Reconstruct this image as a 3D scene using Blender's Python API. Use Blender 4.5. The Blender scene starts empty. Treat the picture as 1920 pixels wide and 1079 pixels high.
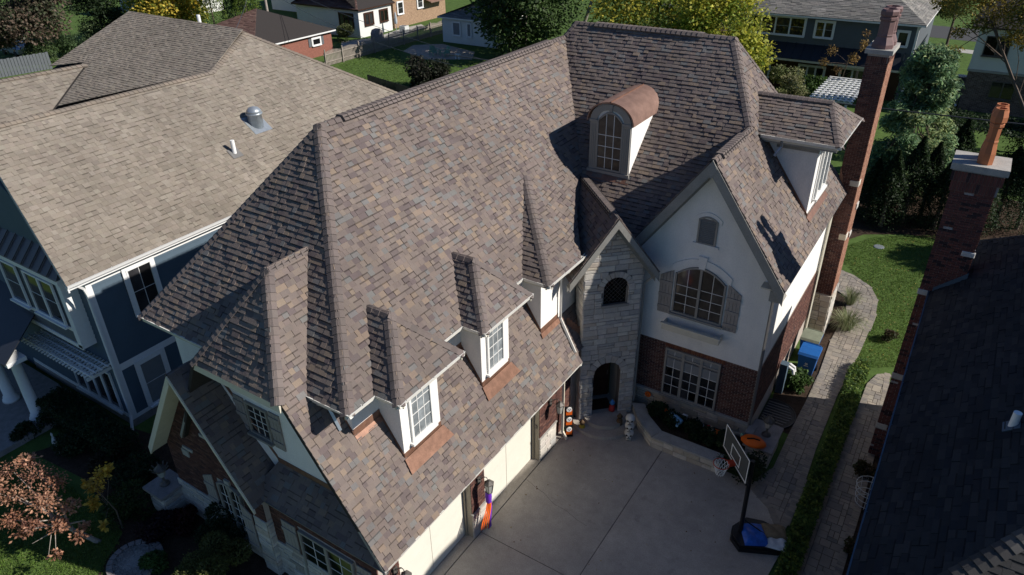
import bpy, math, random
import numpy as np
from mathutils import Matrix, Vector

# ------------------------------------------------------------------ camera, sky, sun, exposure
F = 1347.35                                   # focal length in photo pixels (1920 wide)
PITCH, ROLL, YAW = np.radians([-30.263, -0.9255, 33.335])
CAM = np.array([0.0, 0.0, 17.7])
def cam_matrix():
    cp, sp = np.cos(PITCH), np.sin(PITCH); cr, sr = np.cos(ROLL), np.sin(ROLL); cy, sy = np.cos(YAW), np.sin(YAW)
    Rx = np.array([[1, 0, 0], [0, cp, sp], [0, -sp, cp]]); Rz = np.array([[cr, -sr, 0], [sr, cr, 0], [0, 0, 1]])
    return Rz @ Rx @ np.array([[cy, sy, 0], [0, 0, -1], [-sy, cy, 0]])
CM = cam_matrix()
sc = bpy.context.scene
cd = bpy.data.cameras.new('camera'); cam = bpy.data.objects.new('camera', cd); sc.collection.objects.link(cam)
cd.sensor_width = 36; cd.lens = F * 36 / 1920; cd.clip_end = 2000; cd.clip_start = 0.1
cam.matrix_world = Matrix(((CM[0][0], -CM[1][0], -CM[2][0], CAM[0]), (CM[0][1], -CM[1][1], -CM[2][1], CAM[1]),
                           (CM[0][2], -CM[1][2], -CM[2][2], CAM[2]), (0, 0, 0, 1)))
sc.camera = cam
SUN = np.array([1.0, 0.37, 0.73]); SUN /= np.linalg.norm(SUN)      # towards the sun
world = bpy.data.worlds.new('World'); sc.world = world; world.use_nodes = True
wn = world.node_tree.nodes; wl = world.node_tree.links; wn.clear()
wo = wn.new('ShaderNodeOutputWorld'); bg = wn.new('ShaderNodeBackground'); sky = wn.new('ShaderNodeTexSky')
sky.sky_type = 'NISHITA'; sky.sun_disc = False; sky.sun_elevation = math.asin(SUN[2]); sky.sun_rotation = math.atan2(SUN[0], SUN[1])
sky.air_density = 1.0; sky.dust_density = 0.2; sky.ozone_density = 2.0
bg.inputs['Strength'].default_value = 0.05
tn = wn.new('ShaderNodeVectorMath'); tn.operation = 'MULTIPLY'; tn.inputs[1].default_value = (0.76, 0.98, 1.30)   # a deep clear autumn blue
wl.new(sky.outputs[0], tn.inputs[0]); wl.new(tn.outputs[0], bg.inputs['Color']); wl.new(bg.outputs[0], wo.inputs['Surface'])
sl = bpy.data.lights.new('sun', 'SUN'); sl.energy = 5.0; sl.angle = math.radians(0.53); sl.color = (1.0, 0.945, 0.87)
so = bpy.data.objects.new('sun', sl); sc.collection.objects.link(so)
so.rotation_euler = Vector(-SUN).to_track_quat('-Z', 'Y').to_euler(); so.location = (40, 20, 40)
sc.view_settings.view_transform = 'Standard'; sc.view_settings.look = 'None'
sc.view_settings.exposure = 0.28; sc.view_settings.gamma = 1.0; sc.view_settings.use_curve_mapping = False
sc.cycles.max_bounces = 5; sc.cycles.diffuse_bounces = 3; sc.cycles.glossy_bounces = 3; sc.cycles.transmission_bounces = 3
sc.cycles.transparent_max_bounces = 6; sc.cycles.use_denoising = True

# ------------------------------------------------------------------ pixel (1920x1079) -> point on a known plane
def ray(x, y): return CM.T @ np.array([(x - 960) / F, (y - 539.5) / F, 1.0])
def atz(x, y, z=0.0): d = ray(x, y); return CAM + (z - CAM[2]) / d[2] * d
def atx(x, y, X): d = ray(x, y); return CAM + (X - CAM[0]) / d[0] * d
def aty(x, y, Y): d = ray(x, y); return CAM + (Y - CAM[1]) / d[1] * d
def atpl(x, y, P, n): d = ray(x, y); n = np.array(n, float); return CAM + (n @ (np.array(P, float) - CAM)) / (n @ d) * d
def proj(P):
    c = CM @ (np.asarray(P, float) - CAM)
    return (960 + F * c[0] / c[2], 539.5 + F * c[1] / c[2], c[2])
V = lambda *a: np.array(a, float)
def nrm(a): a = np.asarray(a, float); return a / np.linalg.norm(a)
UP = V(0, 0, 1)
rnd = random.Random(7)

# ------------------------------------------------------------------ materials (all procedural)
MATS = {}
def mat(name, col=(0.5, 0.5, 0.5), rough=0.7, attr=False, noise=0.12, nscale=6.0, fine=0.0, bump=0.0, bscale=60.0,
        metal=0.0, spec=0.3, coat=0.0, trans=0.0, stretch=None, orand=0.0, spots=0.0, big=0.0):
    if name in MATS: return MATS[name]
    m = bpy.data.materials.new(name); MATS[name] = m; m.use_nodes = True
    N = m.node_tree.nodes; L = m.node_tree.links; b = N['Principled BSDF']; out = N['Material Output']
    b.inputs['Roughness'].default_value = rough; b.inputs['Metallic'].default_value = metal
    b.inputs['Specular IOR Level'].default_value = spec; b.inputs['Coat Weight'].default_value = coat
    tc = N.new('ShaderNodeTexCoord'); gm = N.new('ShaderNodeNewGeometry')
    mp = N.new('ShaderNodeMapping'); L.new(gm.outputs['Position'], mp.inputs['Vector'])
    if stretch: mp.inputs['Scale'].default_value = stretch
    if attr:
        a = N.new('ShaderNodeAttribute'); a.attribute_name = 'Col'; src = a.outputs['Color']
    else:
        r = N.new('ShaderNodeRGB'); r.outputs[0].default_value = (*col, 1); src = r.outputs[0]
    n1 = N.new('ShaderNodeTexNoise'); n1.inputs['Scale'].default_value = nscale; n1.inputs['Detail'].default_value = 5
    n1.inputs['Roughness'].default_value = 0.65; L.new(mp.outputs[0], n1.inputs['Vector'])
    mr = N.new('ShaderNodeMapRange'); mr.inputs[1].default_value = 0.25; mr.inputs[2].default_value = 0.75
    mr.inputs[3].default_value = 1 - noise; mr.inputs[4].default_value = 1 + noise; L.new(n1.outputs[0], mr.inputs[0])
    val = mr.outputs[0]
    if fine > 0:
        n2 = N.new('ShaderNodeTexNoise'); n2.inputs['Scale'].default_value = bscale; n2.inputs['Detail'].default_value = 3
        L.new(mp.outputs[0], n2.inputs['Vector'])
        m2 = N.new('ShaderNodeMapRange'); m2.inputs[1].default_value = 0.3; m2.inputs[2].default_value = 0.7
        m2.inputs[3].default_value = 1 - fine; m2.inputs[4].default_value = 1 + fine; L.new(n2.outputs[0], m2.inputs[0])
        mm = N.new('ShaderNodeMath'); mm.operation = 'MULTIPLY'; L.new(val, mm.inputs[0]); L.new(m2.outputs[0], mm.inputs[1]); val = mm.outputs[0]
    def mul(v2):
        q = N.new('ShaderNodeMath'); q.operation = 'MULTIPLY'; L.new(val, q.inputs[0]); L.new(v2, q.inputs[1]); return q.outputs[0]
    if orand > 0:
        oi = N.new('ShaderNodeObjectInfo'); mo = N.new('ShaderNodeMapRange'); mo.inputs[3].default_value = max(0.05, 1 - orand); mo.inputs[4].default_value = 1 + orand
        L.new(oi.outputs['Random'], mo.inputs[0]); val = mul(mo.outputs[0])
    for sc_, amt, lo, hi in ((0.32, big, 0.35, 0.65), (1.9, spots, 0.60, 0.72)):      # broad weathering, then dark blotches
        if amt > 0:
            nb_ = N.new('ShaderNodeTexNoise'); nb_.inputs['Scale'].default_value = sc_; nb_.inputs['Detail'].default_value = 6; nb_.inputs['Roughness'].default_value = 0.6
            L.new(mp.outputs[0], nb_.inputs['Vector']); mb_ = N.new('ShaderNodeMapRange'); mb_.inputs[1].default_value = lo; mb_.inputs[2].default_value = hi
            mb_.inputs[3].default_value = 1.0 + (amt * .6 if amt is big else 0); mb_.inputs[4].default_value = 1.0 - amt; L.new(nb_.outputs[0], mb_.inputs[0]); val = mul(mb_.outputs[0])
    mx = N.new('ShaderNodeVectorMath'); mx.operation = 'SCALE'; L.new(src, mx.inputs[0]); L.new(val, mx.inputs['Scale'])
    L.new(mx.outputs[0], b.inputs['Base Color'])
    if bump > 0:
        n3 = N.new('ShaderNodeTexNoise'); n3.inputs['Scale'].default_value = bscale; n3.inputs['Detail'].default_value = 4
        L.new(mp.outputs[0], n3.inputs['Vector'])
        bp = N.new('ShaderNodeBump'); bp.inputs['Strength'].default_value = bump; bp.inputs['Distance'].default_value = 0.02
        L.new(n3.outputs[0], bp.inputs['Height']); L.new(bp.outputs[0], b.inputs['Normal'])
    if trans > 0:
        tr = N.new('ShaderNodeBsdfTranslucent'); L.new(mx.outputs[0], tr.inputs['Color'])
        ms = N.new('ShaderNodeMixShader'); ms.inputs[0].default_value = trans
        L.new(b.outputs[0], ms.inputs[1]); L.new(tr.outputs[0], ms.inputs[2]); L.new(ms.outputs[0], out.inputs['Surface'])
    return m

mat('shingle', attr=True, rough=0.95, noise=0.10, nscale=1.1, fine=0.16, bscale=120, bump=0.35, spec=0.12, big=0.14)
mat('brick', attr=True, rough=0.9, noise=0.15, nscale=9, fine=0.12, bscale=90, bump=0.3, spec=0.15)
mat('stone', attr=True, rough=0.9, noise=0.14, nscale=7, fine=0.10, bscale=45, bump=0.6, spec=0.15)
mat('paver', attr=True, rough=0.92, noise=0.14, nscale=3, fine=0.12, bscale=90, bump=0.3, spec=0.15)
mat('leaf', attr=True, rough=0.6, noise=0.18, nscale=1.5, trans=0.40, spec=0.25)
mat('blade', attr=True, rough=0.7, noise=0.2, nscale=1.0, trans=0.3, spec=0.2)
mat('paint', attr=True, rough=0.55, noise=0.06, nscale=4, fine=0.03, bscale=70, spec=0.3)
mat('mortar', (0.40, 0.345, 0.30), rough=0.95, noise=0.15, nscale=5, fine=0.1, bscale=80)
mat('mortar_deep', (0.13, 0.12, 0.112), rough=0.95, noise=0.15, nscale=5)
mat('mortar_dark', (0.30, 0.28, 0.265), rough=0.95, noise=0.15, nscale=5, fine=0.1, bscale=80)
mat('underlay', (0.035, 0.03, 0.028), rough=0.95)
mat('stucco', (0.80, 0.775, 0.735), rough=0.93, noise=0.08, nscale=2.2, fine=0.06, bscale=40, bump=0.6, spec=0.15, stretch=(1, 1, 0.45), big=0.06)
mat('stucco_tan', (0.46, 0.40, 0.34), rough=0.93, noise=0.07, nscale=1.3, fine=0.05, bscale=40, bump=0.4, spec=0.15)
mat('trim_cream', (0.60, 0.56, 0.46), rough=0.6, noise=0.08, nscale=3, fine=0.04, bscale=30)
mat('rake_wood', (0.27, 0.26, 0.235), rough=0.75, noise=0.14, nscale=2.5, fine=0.10, bscale=25, bump=0.15)
mat('gutter', (0.72, 0.70, 0.64), rough=0.45, noise=0.07, nscale=3, spec=0.4)
mat('gutter_dark', (0.16, 0.155, 0.15), rough=0.5, noise=0.1)
mat('copper', (0.25, 0.135, 0.092), rough=0.40, noise=0.30, nscale=5, fine=0.10, bscale=30, metal=0.4, spec=0.4, big=0.2)
mat('copper_roof', (0.28, 0.175, 0.14), rough=0.45, noise=0.28, nscale=3, fine=0.06, bscale=30, metal=0.35, spec=0.4)
mat('shutter', (0.30, 0.27, 0.245), rough=0.75, noise=0.12, nscale=5, fine=0.1, bscale=35, stretch=(1, 1, 0.3))
mat('win_frame', (0.27, 0.255, 0.23), rough=0.5, noise=0.05)
mat('win_white', (0.74, 0.73, 0.70), rough=0.45, noise=0.04)
mat('glass', (0.020, 0.020, 0.022), rough=0.05, noise=0.5, nscale=2.5, spec=0.6, orand=0.85)  # base colour varies at random per pane, standing in for differing reflections
mat('glass_soft', (0.20, 0.22, 0.23), rough=0.08, noise=0.45, nscale=3.5, spec=0.5, orand=0.3)
mat('glass_tan', (0.050, 0.043, 0.036), rough=0.07, noise=0.6, nscale=2.4, spec=0.5, orand=0.4)
mat('blind', (0.20, 0.21, 0.22), rough=0.4, noise=0.08, spec=0.4)
mat('wood_dark', (0.045, 0.018, 0.010), rough=0.5, noise=0.2)
mat('garage_door', (0.70, 0.67, 0.58), rough=0.6, noise=0.04, nscale=2)
mat('jamb', (0.30, 0.26, 0.20), rough=0.7, noise=0.12, nscale=3, fine=0.08, bscale=30, stretch=(1, 1, 0.2))
mat('concrete', (0.40, 0.36, 0.31), rough=0.93, noise=0.12, nscale=3.0, fine=0.13, bscale=34, bump=0.15, spec=0.15, big=0.20, spots=0.22)
mat('concrete_light', (0.36, 0.345, 0.315), rough=0.92, noise=0.2, nscale=3, fine=0.12, bscale=40, bump=0.2)
mat('slate', (0.24, 0.22, 0.21), rough=0.85, noise=0.25, nscale=4, fine=0.1, bscale=30)
mat('lawn', (0.072, 0.118, 0.030), rough=0.95, noise=0.35, nscale=1.6, fine=0.3, bscale=35, bump=0.5, spec=0.1)
mat('soil', (0.055, 0.038, 0.028), rough=0.98, noise=0.4, nscale=4, fine=0.4, bscale=30, bump=0.6, spec=0.05)
mat('asphalt', (0.06, 0.06, 0.06), rough=0.95, noise=0.2)
mat('bark', (0.13, 0.10, 0.08), rough=0.95, noise=0.3, nscale=6, fine=0.2, bscale=40, bump=0.5)
mat('bark_pale', (0.33, 0.29, 0.25), rough=0.95, noise=0.3, nscale=6, fine=0.2, bscale=40, bump=0.4)
mat('siding_blue', (0.070, 0.105, 0.140), rough=0.7, noise=0.08, nscale=2, fine=0.04, bscale=40)
mat('siding_grey', (0.10, 0.115, 0.13), rough=0.7, noise=0.08, nscale=2)
mat('white_trim', (0.72, 0.72, 0.71), rough=0.5, noise=0.05)
mat('white_siding', (0.66, 0.66, 0.63), rough=0.7, noise=0.06, nscale=1)
mat('metal_roof', (0.045, 0.032, 0.030), rough=0.4, noise=0.12, spec=0.5)
mat('metal_roof_black', (0.016, 0.018, 0.024), rough=0.45, noise=0.12, spec=0.5)
mat('galv', (0.42, 0.46, 0.49), rough=0.35, noise=0.15, metal=0.6)
mat('pipe_white', (0.78, 0.78, 0.76), rough=0.5, noise=0.05)
mat('black_plastic', (0.012, 0.012, 0.014), rough=0.45, noise=0.15)
mat('bin_blue', (0.010, 0.10, 0.34), rough=0.45, noise=0.12, nscale=5, fine=0.06, bscale=30, spec=0.4)
mat('bin_lid_green', (0.20, 0.22, 0.16), rough=0.6, noise=0.2)
mat('terracotta', (0.42, 0.15, 0.065), rough=0.75, noise=0.12, nscale=5)
mat('pot_brown', (0.17, 0.10, 0.095), rough=0.6, noise=0.18, nscale=5)
mat('bronze', (0.11, 0.10, 0.09), rough=0.5, noise=0.2, metal=0.3)
mat('lamp_glass', (0.36, 0.36, 0.33), rough=0.2, noise=0.15)
mat('acrylic', (0.06, 0.065, 0.06), rough=0.08, spec=0.5, noise=0.02)
mat('iron_white', (0.55, 0.56, 0.55), rough=0.5, noise=0.08)
mat('fence_wood', (0.27, 0.235, 0.20), rough=0.9, noise=0.25, nscale=3, fine=0.15, bscale=30)
mat('fence_grey', (0.11, 0.12, 0.13), rough=0.85, noise=0.2)
mat('wire', (0.05, 0.05, 0.055), rough=0.5)
mat('adirondack', (0.16, 0.30, 0.21), rough=0.6, noise=0.1)
mat('gravel', (0.36, 0.35, 0.33), rough=0.95, noise=0.3, nscale=20, fine=0.3, bscale=60, bump=0.6)

# ------------------------------------------------------------------ objects
COL = sc.collection
def tag(o, label=None, cat=None, group=None, kind=None):
    if label: o['label'] = label
    if cat: o['category'] = cat
    if group: o['group'] = group
    if kind: o['kind'] = kind
    return o
def wloc(o):
    return V(*o['_w']) if '_w' in o else V(0, 0, 0)
WL = {}
def thing(name, loc, label, cat, group=None):
    o = bpy.data.objects.new(name, None); COL.objects.link(o); o.location = loc; o.empty_display_size = 0.3
    WL[o.name] = V(*loc); return tag(o, label, cat, group)
def link(me, name, center, parent=None):
    o = bpy.data.objects.new(name, me); COL.objects.link(o); o.location = center; WL[o.name] = V(*center)
    if parent is not None:
        o.parent = parent; o.matrix_parent_inverse = Matrix.Translation(-Vector(WL[parent.name]))
    return o
class MB:
    def __init__(s): s.v = []; s.f = []; s.c = []
    def add(s, vs, fs, col=(0.5, 0.5, 0.5)):
        k = len(s.v); s.v.extend([tuple(map(float, p)) for p in vs])
        multi = len(col) == len(fs) and hasattr(col[0], '__len__')
        for j_, f in enumerate(fs): s.f.append(tuple(i + k for i in f)); s.c.append(col[j_] if multi else col)
        return s
    def obox(s, o, u, v, w, a, b, c, col=(0.5, 0.5, 0.5), cap=True):
        o, u, v, w = (np.asarray(q, float) for q in (o, u, v, w))
        P = [o + u * x + v * y + w * z for z in c for y in b for x in a]
        fs = [(4, 5, 7, 6), (0, 1, 5, 4), (1, 3, 7, 5), (3, 2, 6, 7), (2, 0, 4, 6)]
        if cap: fs.append((0, 2, 3, 1))
        if np.dot(np.cross(u, v), w) < 0: fs = [f[::-1] for f in fs]
        return s.add(P, fs, col)
    def box(s, lo, hi, col=(0.5, 0.5, 0.5)):
        return s.obox((0, 0, 0), (1, 0, 0), (0, 1, 0), (0, 0, 1), (lo[0], hi[0]), (lo[1], hi[1]), (lo[2], hi[2]), col)
    def prism(s, pts, ext, col=(0.5, 0.5, 0.5)):
        pts = [np.asarray(p, float) for p in pts]; ext = np.asarray(ext, float); n = len(pts)
        c = np.mean(pts, axis=0); nn = sum(np.cross(pts[i] - c, pts[(i + 1) % n] - c) for i in range(n))
        if np.dot(nn, ext) < 0: pts = pts[::-1]
        vs = pts + [p + ext for p in pts]
        fs = [tuple(range(n))[::-1], tuple(range(n, 2 * n))] + [(i, (i + 1) % n, n + (i + 1) % n, n + i) for i in range(n)]
        return s.add(vs, fs, col)
    def tube(s, path, r, n=8, col=(0.5, 0.5, 0.5), cap=True):
        path = [np.asarray(p, float) for p in path]; m = len(path)
        rs = r if hasattr(r, '__len__') else [r] * m; vs = []; ref = None
        for i, p in enumerate(path):
            d = nrm(path[min(i + 1, m - 1)] - path[max(i - 1, 0)])
            if ref is None: ref = nrm(np.cross(d, V(0.31, 0.2, 0.93) if abs(d[2]) < 0.9 else V(1, 0.1, 0)))
            a = ref - d * np.dot(ref, d); a = nrm(a); b = np.cross(d, a); ref = a
            for j in range(n):
                t = 2 * math.pi * (j + 0.5) / n; vs.append(p + (a * math.cos(t) + b * math.sin(t)) * rs[i])
        fs = [(i * n + j, i * n + (j + 1) % n, (i + 1) * n + (j + 1) % n, (i + 1) * n + j) for i in range(m - 1) for j in range(n)]
        if cap: fs += [tuple(range(n))[::-1], tuple(range((m - 1) * n, m * n))]
        return s.add(vs, fs, col)
    def lathe(s, c, prof, n=16, col=(0.5, 0.5, 0.5), sx=1.0, sy=1.0, cap=True, rot=0.0):
        vs = [(c[0] + r * sx * math.cos(2 * math.pi * j / n + rot), c[1] + r * sy * math.sin(2 * math.pi * j / n + rot), c[2] + z) for r, z in prof for j in range(n)]
        m = len(prof)
        fs = [(i * n + j, i * n + (j + 1) % n, (i + 1) * n + (j + 1) % n, (i + 1) * n + j) for i in range(m - 1) for j in range(n)]
        if cap: fs += [tuple(range(n))[::-1], tuple(range((m - 1) * n, m * n))]
        return s.add(vs, fs, col)
    def ball(s, c, r, col=(0.5, 0.5, 0.5), n=10, m=7, sc_=(1, 1, 1)):
        return s.lathe(c, [(max(1e-3, r * math.sin(math.pi * i / m)), -r * math.cos(math.pi * i / m) * sc_[2]) for i in range(m + 1)], n, col, sc_[0], sc_[1])
    def mesh(s, name, m, center=None, smooth=False):
        vs = np.array(s.v); c = (vs.min(0) + vs.max(0)) / 2 if center is None else np.asarray(center)
        me = bpy.data.meshes.new(name); me.from_pydata((vs - c).tolist(), [], s.f)
        a = me.attributes.new('Col', 'FLOAT_COLOR', 'FACE')
        a.data.foreach_set('color', np.array([(*q[:3], 1.0) for q in s.c], dtype=np.float32).ravel())
        me.materials.append(MATS[m])
        if smooth: me.polygons.foreach_set('use_smooth', [True] * len(me.polygons))
        return me, c
    def build(s, name, m, parent=None, smooth=False):
        if not s.v: return None
        me, c = s.mesh(name, m, smooth=smooth)
        return link(me, name, c, parent)
def part(name, m, parent, fn, smooth=False):
    b = MB(); fn(b); return b.build(name, m, parent, smooth)
def jit(c, a=0.06, r=rnd):
    k = 1 + r.uniform(-a, a); return tuple(max(0, x * k * (1 + r.uniform(-a, a) * 0.25)) for x in c)

# pieces: list of (verts, faces, colour); the `limit` that show largest become objects, the rest one 'stuff' part
def pxsize(p):
    vs = p[0][:]; n = len(p[1][0]); q = [proj(p[0][i]) for i in p[1][0]]
    if any(k[2] < 0.5 for k in q): return 0
    cx = sum(k[0] for k in q) / n; cy = sum(k[1] for k in q) / n
    if not (-5 < cx < 1925 and -5 < cy < 1084): return 0
    a = 0
    for i in range(n):
        a += q[i][0] * q[(i + 1) % n][1] - q[(i + 1) % n][0] * q[i][1]
    return -a / 2          # front faces come out positive (image y runs down)
def emit(pieces, name, m, parent, limit=300, plural=None):
    if not pieces: return
    if limit > 0:
        order = sorted(range(len(pieces)), key=lambda i: -pxsize(pieces[i]))
        top = set(i for i in order[:limit] if pxsize(pieces[i]) > 0)
    else: top = set()
    rest = MB()
    for i, (vs, fs, c) in enumerate(pieces):
        if i in top:
            b = MB(); b.add(vs, fs, c); b.build(name, m, parent)
        else: rest.add(vs, fs, c)
    if rest.v:
        o = rest.build(plural or name + '_field', m, parent); o['kind'] = 'stuff'

def clip(poly, a, b):       # keep the side left of a->b (2D)
    out = []; n = len(poly); ex, ey = b[0] - a[0], b[1] - a[1]
    sd = [ex * (p[1] - a[1]) - ey * (p[0] - a[0]) for p in poly]
    for i in range(n):
        p, q, s, t = poly[i], poly[(i + 1) % n], sd[i], sd[(i + 1) % n]
        if s >= 0: out.append(p)
        if (s >= 0) != (t >= 0):
            k = s / (s - t); out.append((p[0] + (q[0] - p[0]) * k, p[1] + (q[1] - p[1]) * k))
    return out
def area2(p): return sum(p[i][0] * p[(i + 1) % len(p)][1] - p[(i + 1) % len(p)][0] * p[i][1] for i in range(len(p))) / 2

PAL_MAIN = [((0.172, 0.140, 0.124), 6), ((0.160, 0.130, 0.117), 4), ((0.215, 0.166, 0.130), 1.7), ((0.128, 0.103, 0.099), 2.6), ((0.158, 0.150, 0.144), 1.8), ((0.186, 0.149, 0.127), 2)]
PAL_LEFT = [((0.232, 0.200, 0.164), 5), ((0.214, 0.184, 0.151), 4), ((0.250, 0.218, 0.180), 3), ((0.195, 0.168, 0.139), 2)]
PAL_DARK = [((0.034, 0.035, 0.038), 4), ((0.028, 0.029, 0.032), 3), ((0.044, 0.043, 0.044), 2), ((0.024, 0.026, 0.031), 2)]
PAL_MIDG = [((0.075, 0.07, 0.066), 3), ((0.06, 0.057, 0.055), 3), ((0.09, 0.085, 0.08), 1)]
PAL_RED = [((0.165, 0.098, 0.080), 4), ((0.135, 0.078, 0.066), 3), ((0.20, 0.125, 0.10), 2)]
PAL_GREY = [((0.20, 0.19, 0.175), 4), ((0.165, 0.16, 0.15), 3), ((0.245, 0.23, 0.21), 2)]
def pick(pal, r): return jit(r.choices([p[0] for p in pal], [p[1] for p in pal])[0], 0.05, r)

def shingles(poly, pal, seed, expo=0.150, w=(0.11, 0.27), lift=0.020, thick=0.014, skip=None, origin=None, band_=0.42):
    r = random.Random(seed); P = [np.asarray(p, float) for p in poly]
    c = np.mean(P, axis=0); n = nrm(sum(np.cross(P[i] - c, P[(i + 1) % len(P)] - c) for i in range(len(P))))
    if n[2] < 0: n = -n; P = P[::-1]
    v = nrm(UP - n * n[2]); u = np.cross(v, n); o = P[0] if origin is None else np.asarray(origin, float)
    uv = [(float(np.dot(p - o, u)), float(np.dot(p - o, v))) for p in P]
    if area2(uv) < 0: uv = uv[::-1]
    v0 = min(q[1] for q in uv); v1 = max(q[1] for q in uv); vs0 = math.floor((v0 + 1e-4) / expo) * expo
    out = []; k = 0; m = len(uv)
    while vs0 + k * expo < v1 - 0.01:
        b0 = vs0 + k * expo; b1 = b0 + expo; k += 1
        band = [(-99, b0), (99, b0), (99, b1), (-99, b1)]
        for i in range(m):
            band = clip(band, uv[i], uv[(i + 1) % m])
            if len(band) < 3: break
        if len(band) < 3: continue
        ua = min(q[0] for q in band); ub = max(q[0] for q in band); x = ua - r.uniform(0, w[0])
        while x < ub:
            ww = r.uniform(*w); q = clip(clip(band, (x, b1), (x, b0)), (x + ww - 0.004, b0), (x + ww - 0.004, b1)); x += ww
            if len(q) < 3 or area2(q) < 2e-4: continue
            q = [q[i] for i in range(len(q)) if abs(q[i][0] - q[i - 1][0]) + abs(q[i][1] - q[i - 1][1]) > 1e-4]
            if len(q) < 3: continue
            cc = o + u * (sum(a[0] for a in q) / len(q)) + v * (sum(a[1] for a in q) / len(q))
            if skip and skip(cc): continue
            t = thick * r.choice((0.1, 0.7, 1.2)) + r.uniform(0, 0.003); nn = len(q)
            top = [o + u * a + v * b + n * (0.004 + t + lift * (1 - (b - b0) / expo)) for a, b in q]
            bot = [o + u * a + v * b - n * 0.004 for a, b in q]
            fs = [tuple(range(nn))] + [(i, nn + i, nn + (i + 1) % nn, (i + 1) % nn) for i in range(nn)]
            col = pick(pal, r); vs = top + bot; cols = [col] * len(fs)
            if band_ and r.random() < band_:                # the printed dark shadow line along the head of the exposed tab
                qb = clip(q, (-99, b1 - 0.036), (99, b1 - 0.036))
                if len(qb) > 2 and area2(qb) > 1e-4:
                    k0 = len(vs); vs = vs + [o + u * a + v * b + n * (0.0055 + t + lift * (1 - (b - b0) / expo)) for a, b in qb]
                    fs = fs + [tuple(range(k0, k0 + len(qb)))]; cols = cols + [tuple(x_ * 0.52 for x_ in col)]
            out.append((vs, fs, cols))
    return out

def caps(p0, p1, nA, nB, pal, seed, half=0.155, expo=0.19, up=0.026, drop=0.0):
    """folded cap shingles laid from the low end p0 to the high end p1 of a hip or ridge"""
    r = random.Random(seed); p0, p1 = np.asarray(p0, float), np.asarray(p1, float); L = np.linalg.norm(p1 - p0); d = (p1 - p0) / L
    nA, nB = nrm(nA), nrm(nB); a = np.cross(nA, d); b = np.cross(nB, d)
    if a[2] > 0: a = -a
    if b[2] > 0: b = -b
    if np.dot(a, nB) > 0.999: b = -b
    m = nrm(nA + nB); out = []; k = int(L / expo)
    for i in range(max(1, k)):
        s0, s1 = i * L / max(1, k), (i + 1) * L / max(1, k) + 0.02; h0, h1 = up + 0.024, up + 0.004; c = pick(pal, r)
        vs = []
        for s, h in ((s0, h0), (s1, h1)):
            q = p0 + d * s
            vs += [q + a * half + nA * h, q + a * 0.035 + nA * h + m * 0.004, q + b * 0.035 + nB * h + m * 0.004, q + b * half + nB * h]
        for s, h in ((s0, 0.0), (s1, 0.0)):
            q = p0 + d * s; vs += [q + a * half - nA * drop, q, q, q + b * half - nB * drop]
        fs = [(0, 1, 5, 4), (1, 2, 6, 5), (2, 3, 7, 6), (8, 9, 1, 0), (9, 10, 2, 1), (10, 11, 3, 2), (0, 4, 12, 8), (7, 3, 11, 15)]
        if np.dot(np.cross(vs[1] - vs[0], vs[4] - vs[0]), nA) < 0: fs = [f[::-1] for f in fs]
        out.append((vs, fs, c))
    return out
def fnorm(poly):
    P = [np.asarray(p, float) for p in poly]; c = np.mean(P, axis=0)
    n = nrm(sum(np.cross(P[i] - c, P[(i + 1) % len(P)] - c) for i in range(len(P)))); return n if n[2] > 0 else -n
def slab(b, poly, t=0.12, col=(0.5, 0.5, 0.5)):
    n = fnorm(poly); b.prism([np.asarray(p, float) - n * 0.006 for p in poly], -n * t, col)

PAL_BRICK = [((0.108, 0.052, 0.042), 5), ((0.088, 0.044, 0.038), 4), ((0.132, 0.066, 0.052), 3), ((0.062, 0.036, 0.034), 1.5), ((0.155, 0.085, 0.066), 1)]
PAL_BRICK_DK = [((0.150, 0.062, 0.052), 4), ((0.120, 0.052, 0.046), 4), ((0.046, 0.030, 0.032), 2), ((0.125, 0.054, 0.044), 2), ((0.36, 0.34, 0.33), 0.25)]
PAL_STONE = [((0.50, 0.46, 0.41), 4), ((0.44, 0.41, 0.37), 3), ((0.56, 0.52, 0.46), 3), ((0.46, 0.40, 0.335), 2), ((0.40, 0.385, 0.36), 1.5)]
PAL_BUFF = [((0.52, 0.45, 0.36), 3), ((0.46, 0.39, 0.30), 3), ((0.58, 0.52, 0.43), 2)]
def blockpiece(o, u, n, u0, u1, z0, z1, d, col, soft=0.0):
    o = np.asarray(o, float); bz = min(soft, (u1 - u0) * 0.3, (z1 - z0) * 0.3)
    P = lambda x, z, k: o + u * x + UP * z + n * k
    if soft <= 0:
        vs = [P(u0, z0, d), P(u1, z0, d), P(u1, z1, d), P(u0, z1, d), P(u0, z0, -0.02), P(u1, z0, -0.02), P(u1, z1, -0.02), P(u0, z1, -0.02)]
        fs = [(0, 1, 2, 3), (0, 4, 5, 1), (1, 5, 6, 2), (2, 6, 7, 3), (3, 7, 4, 0)]
    else:
        vs = [P(u0 + bz, z0 + bz, d), P(u1 - bz, z0 + bz, d), P(u1 - bz, z1 - bz, d), P(u0 + bz, z1 - bz, d),
              P(u0, z0, d - bz), P(u1, z0, d - bz), P(u1, z1, d - bz), P(u0, z1, d - bz),
              P(u0, z0, -0.02), P(u1, z0, -0.02), P(u1, z1, -0.02), P(u0, z1, -0.02)]
        fs = [(0, 1, 2, 3)] + [f for k in (0, 4) for f in [(k, k + 4, k + 5, k + 1), (k + 1, k + 5, k + 6, k + 2), (k + 2, k + 6, k + 7, k + 3), (k + 3, k + 7, k + 4, k)]]
    if np.dot(np.cross(u, UP), n) < 0: fs = [f[::-1] for f in fs]
    return (vs, fs, col)
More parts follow.
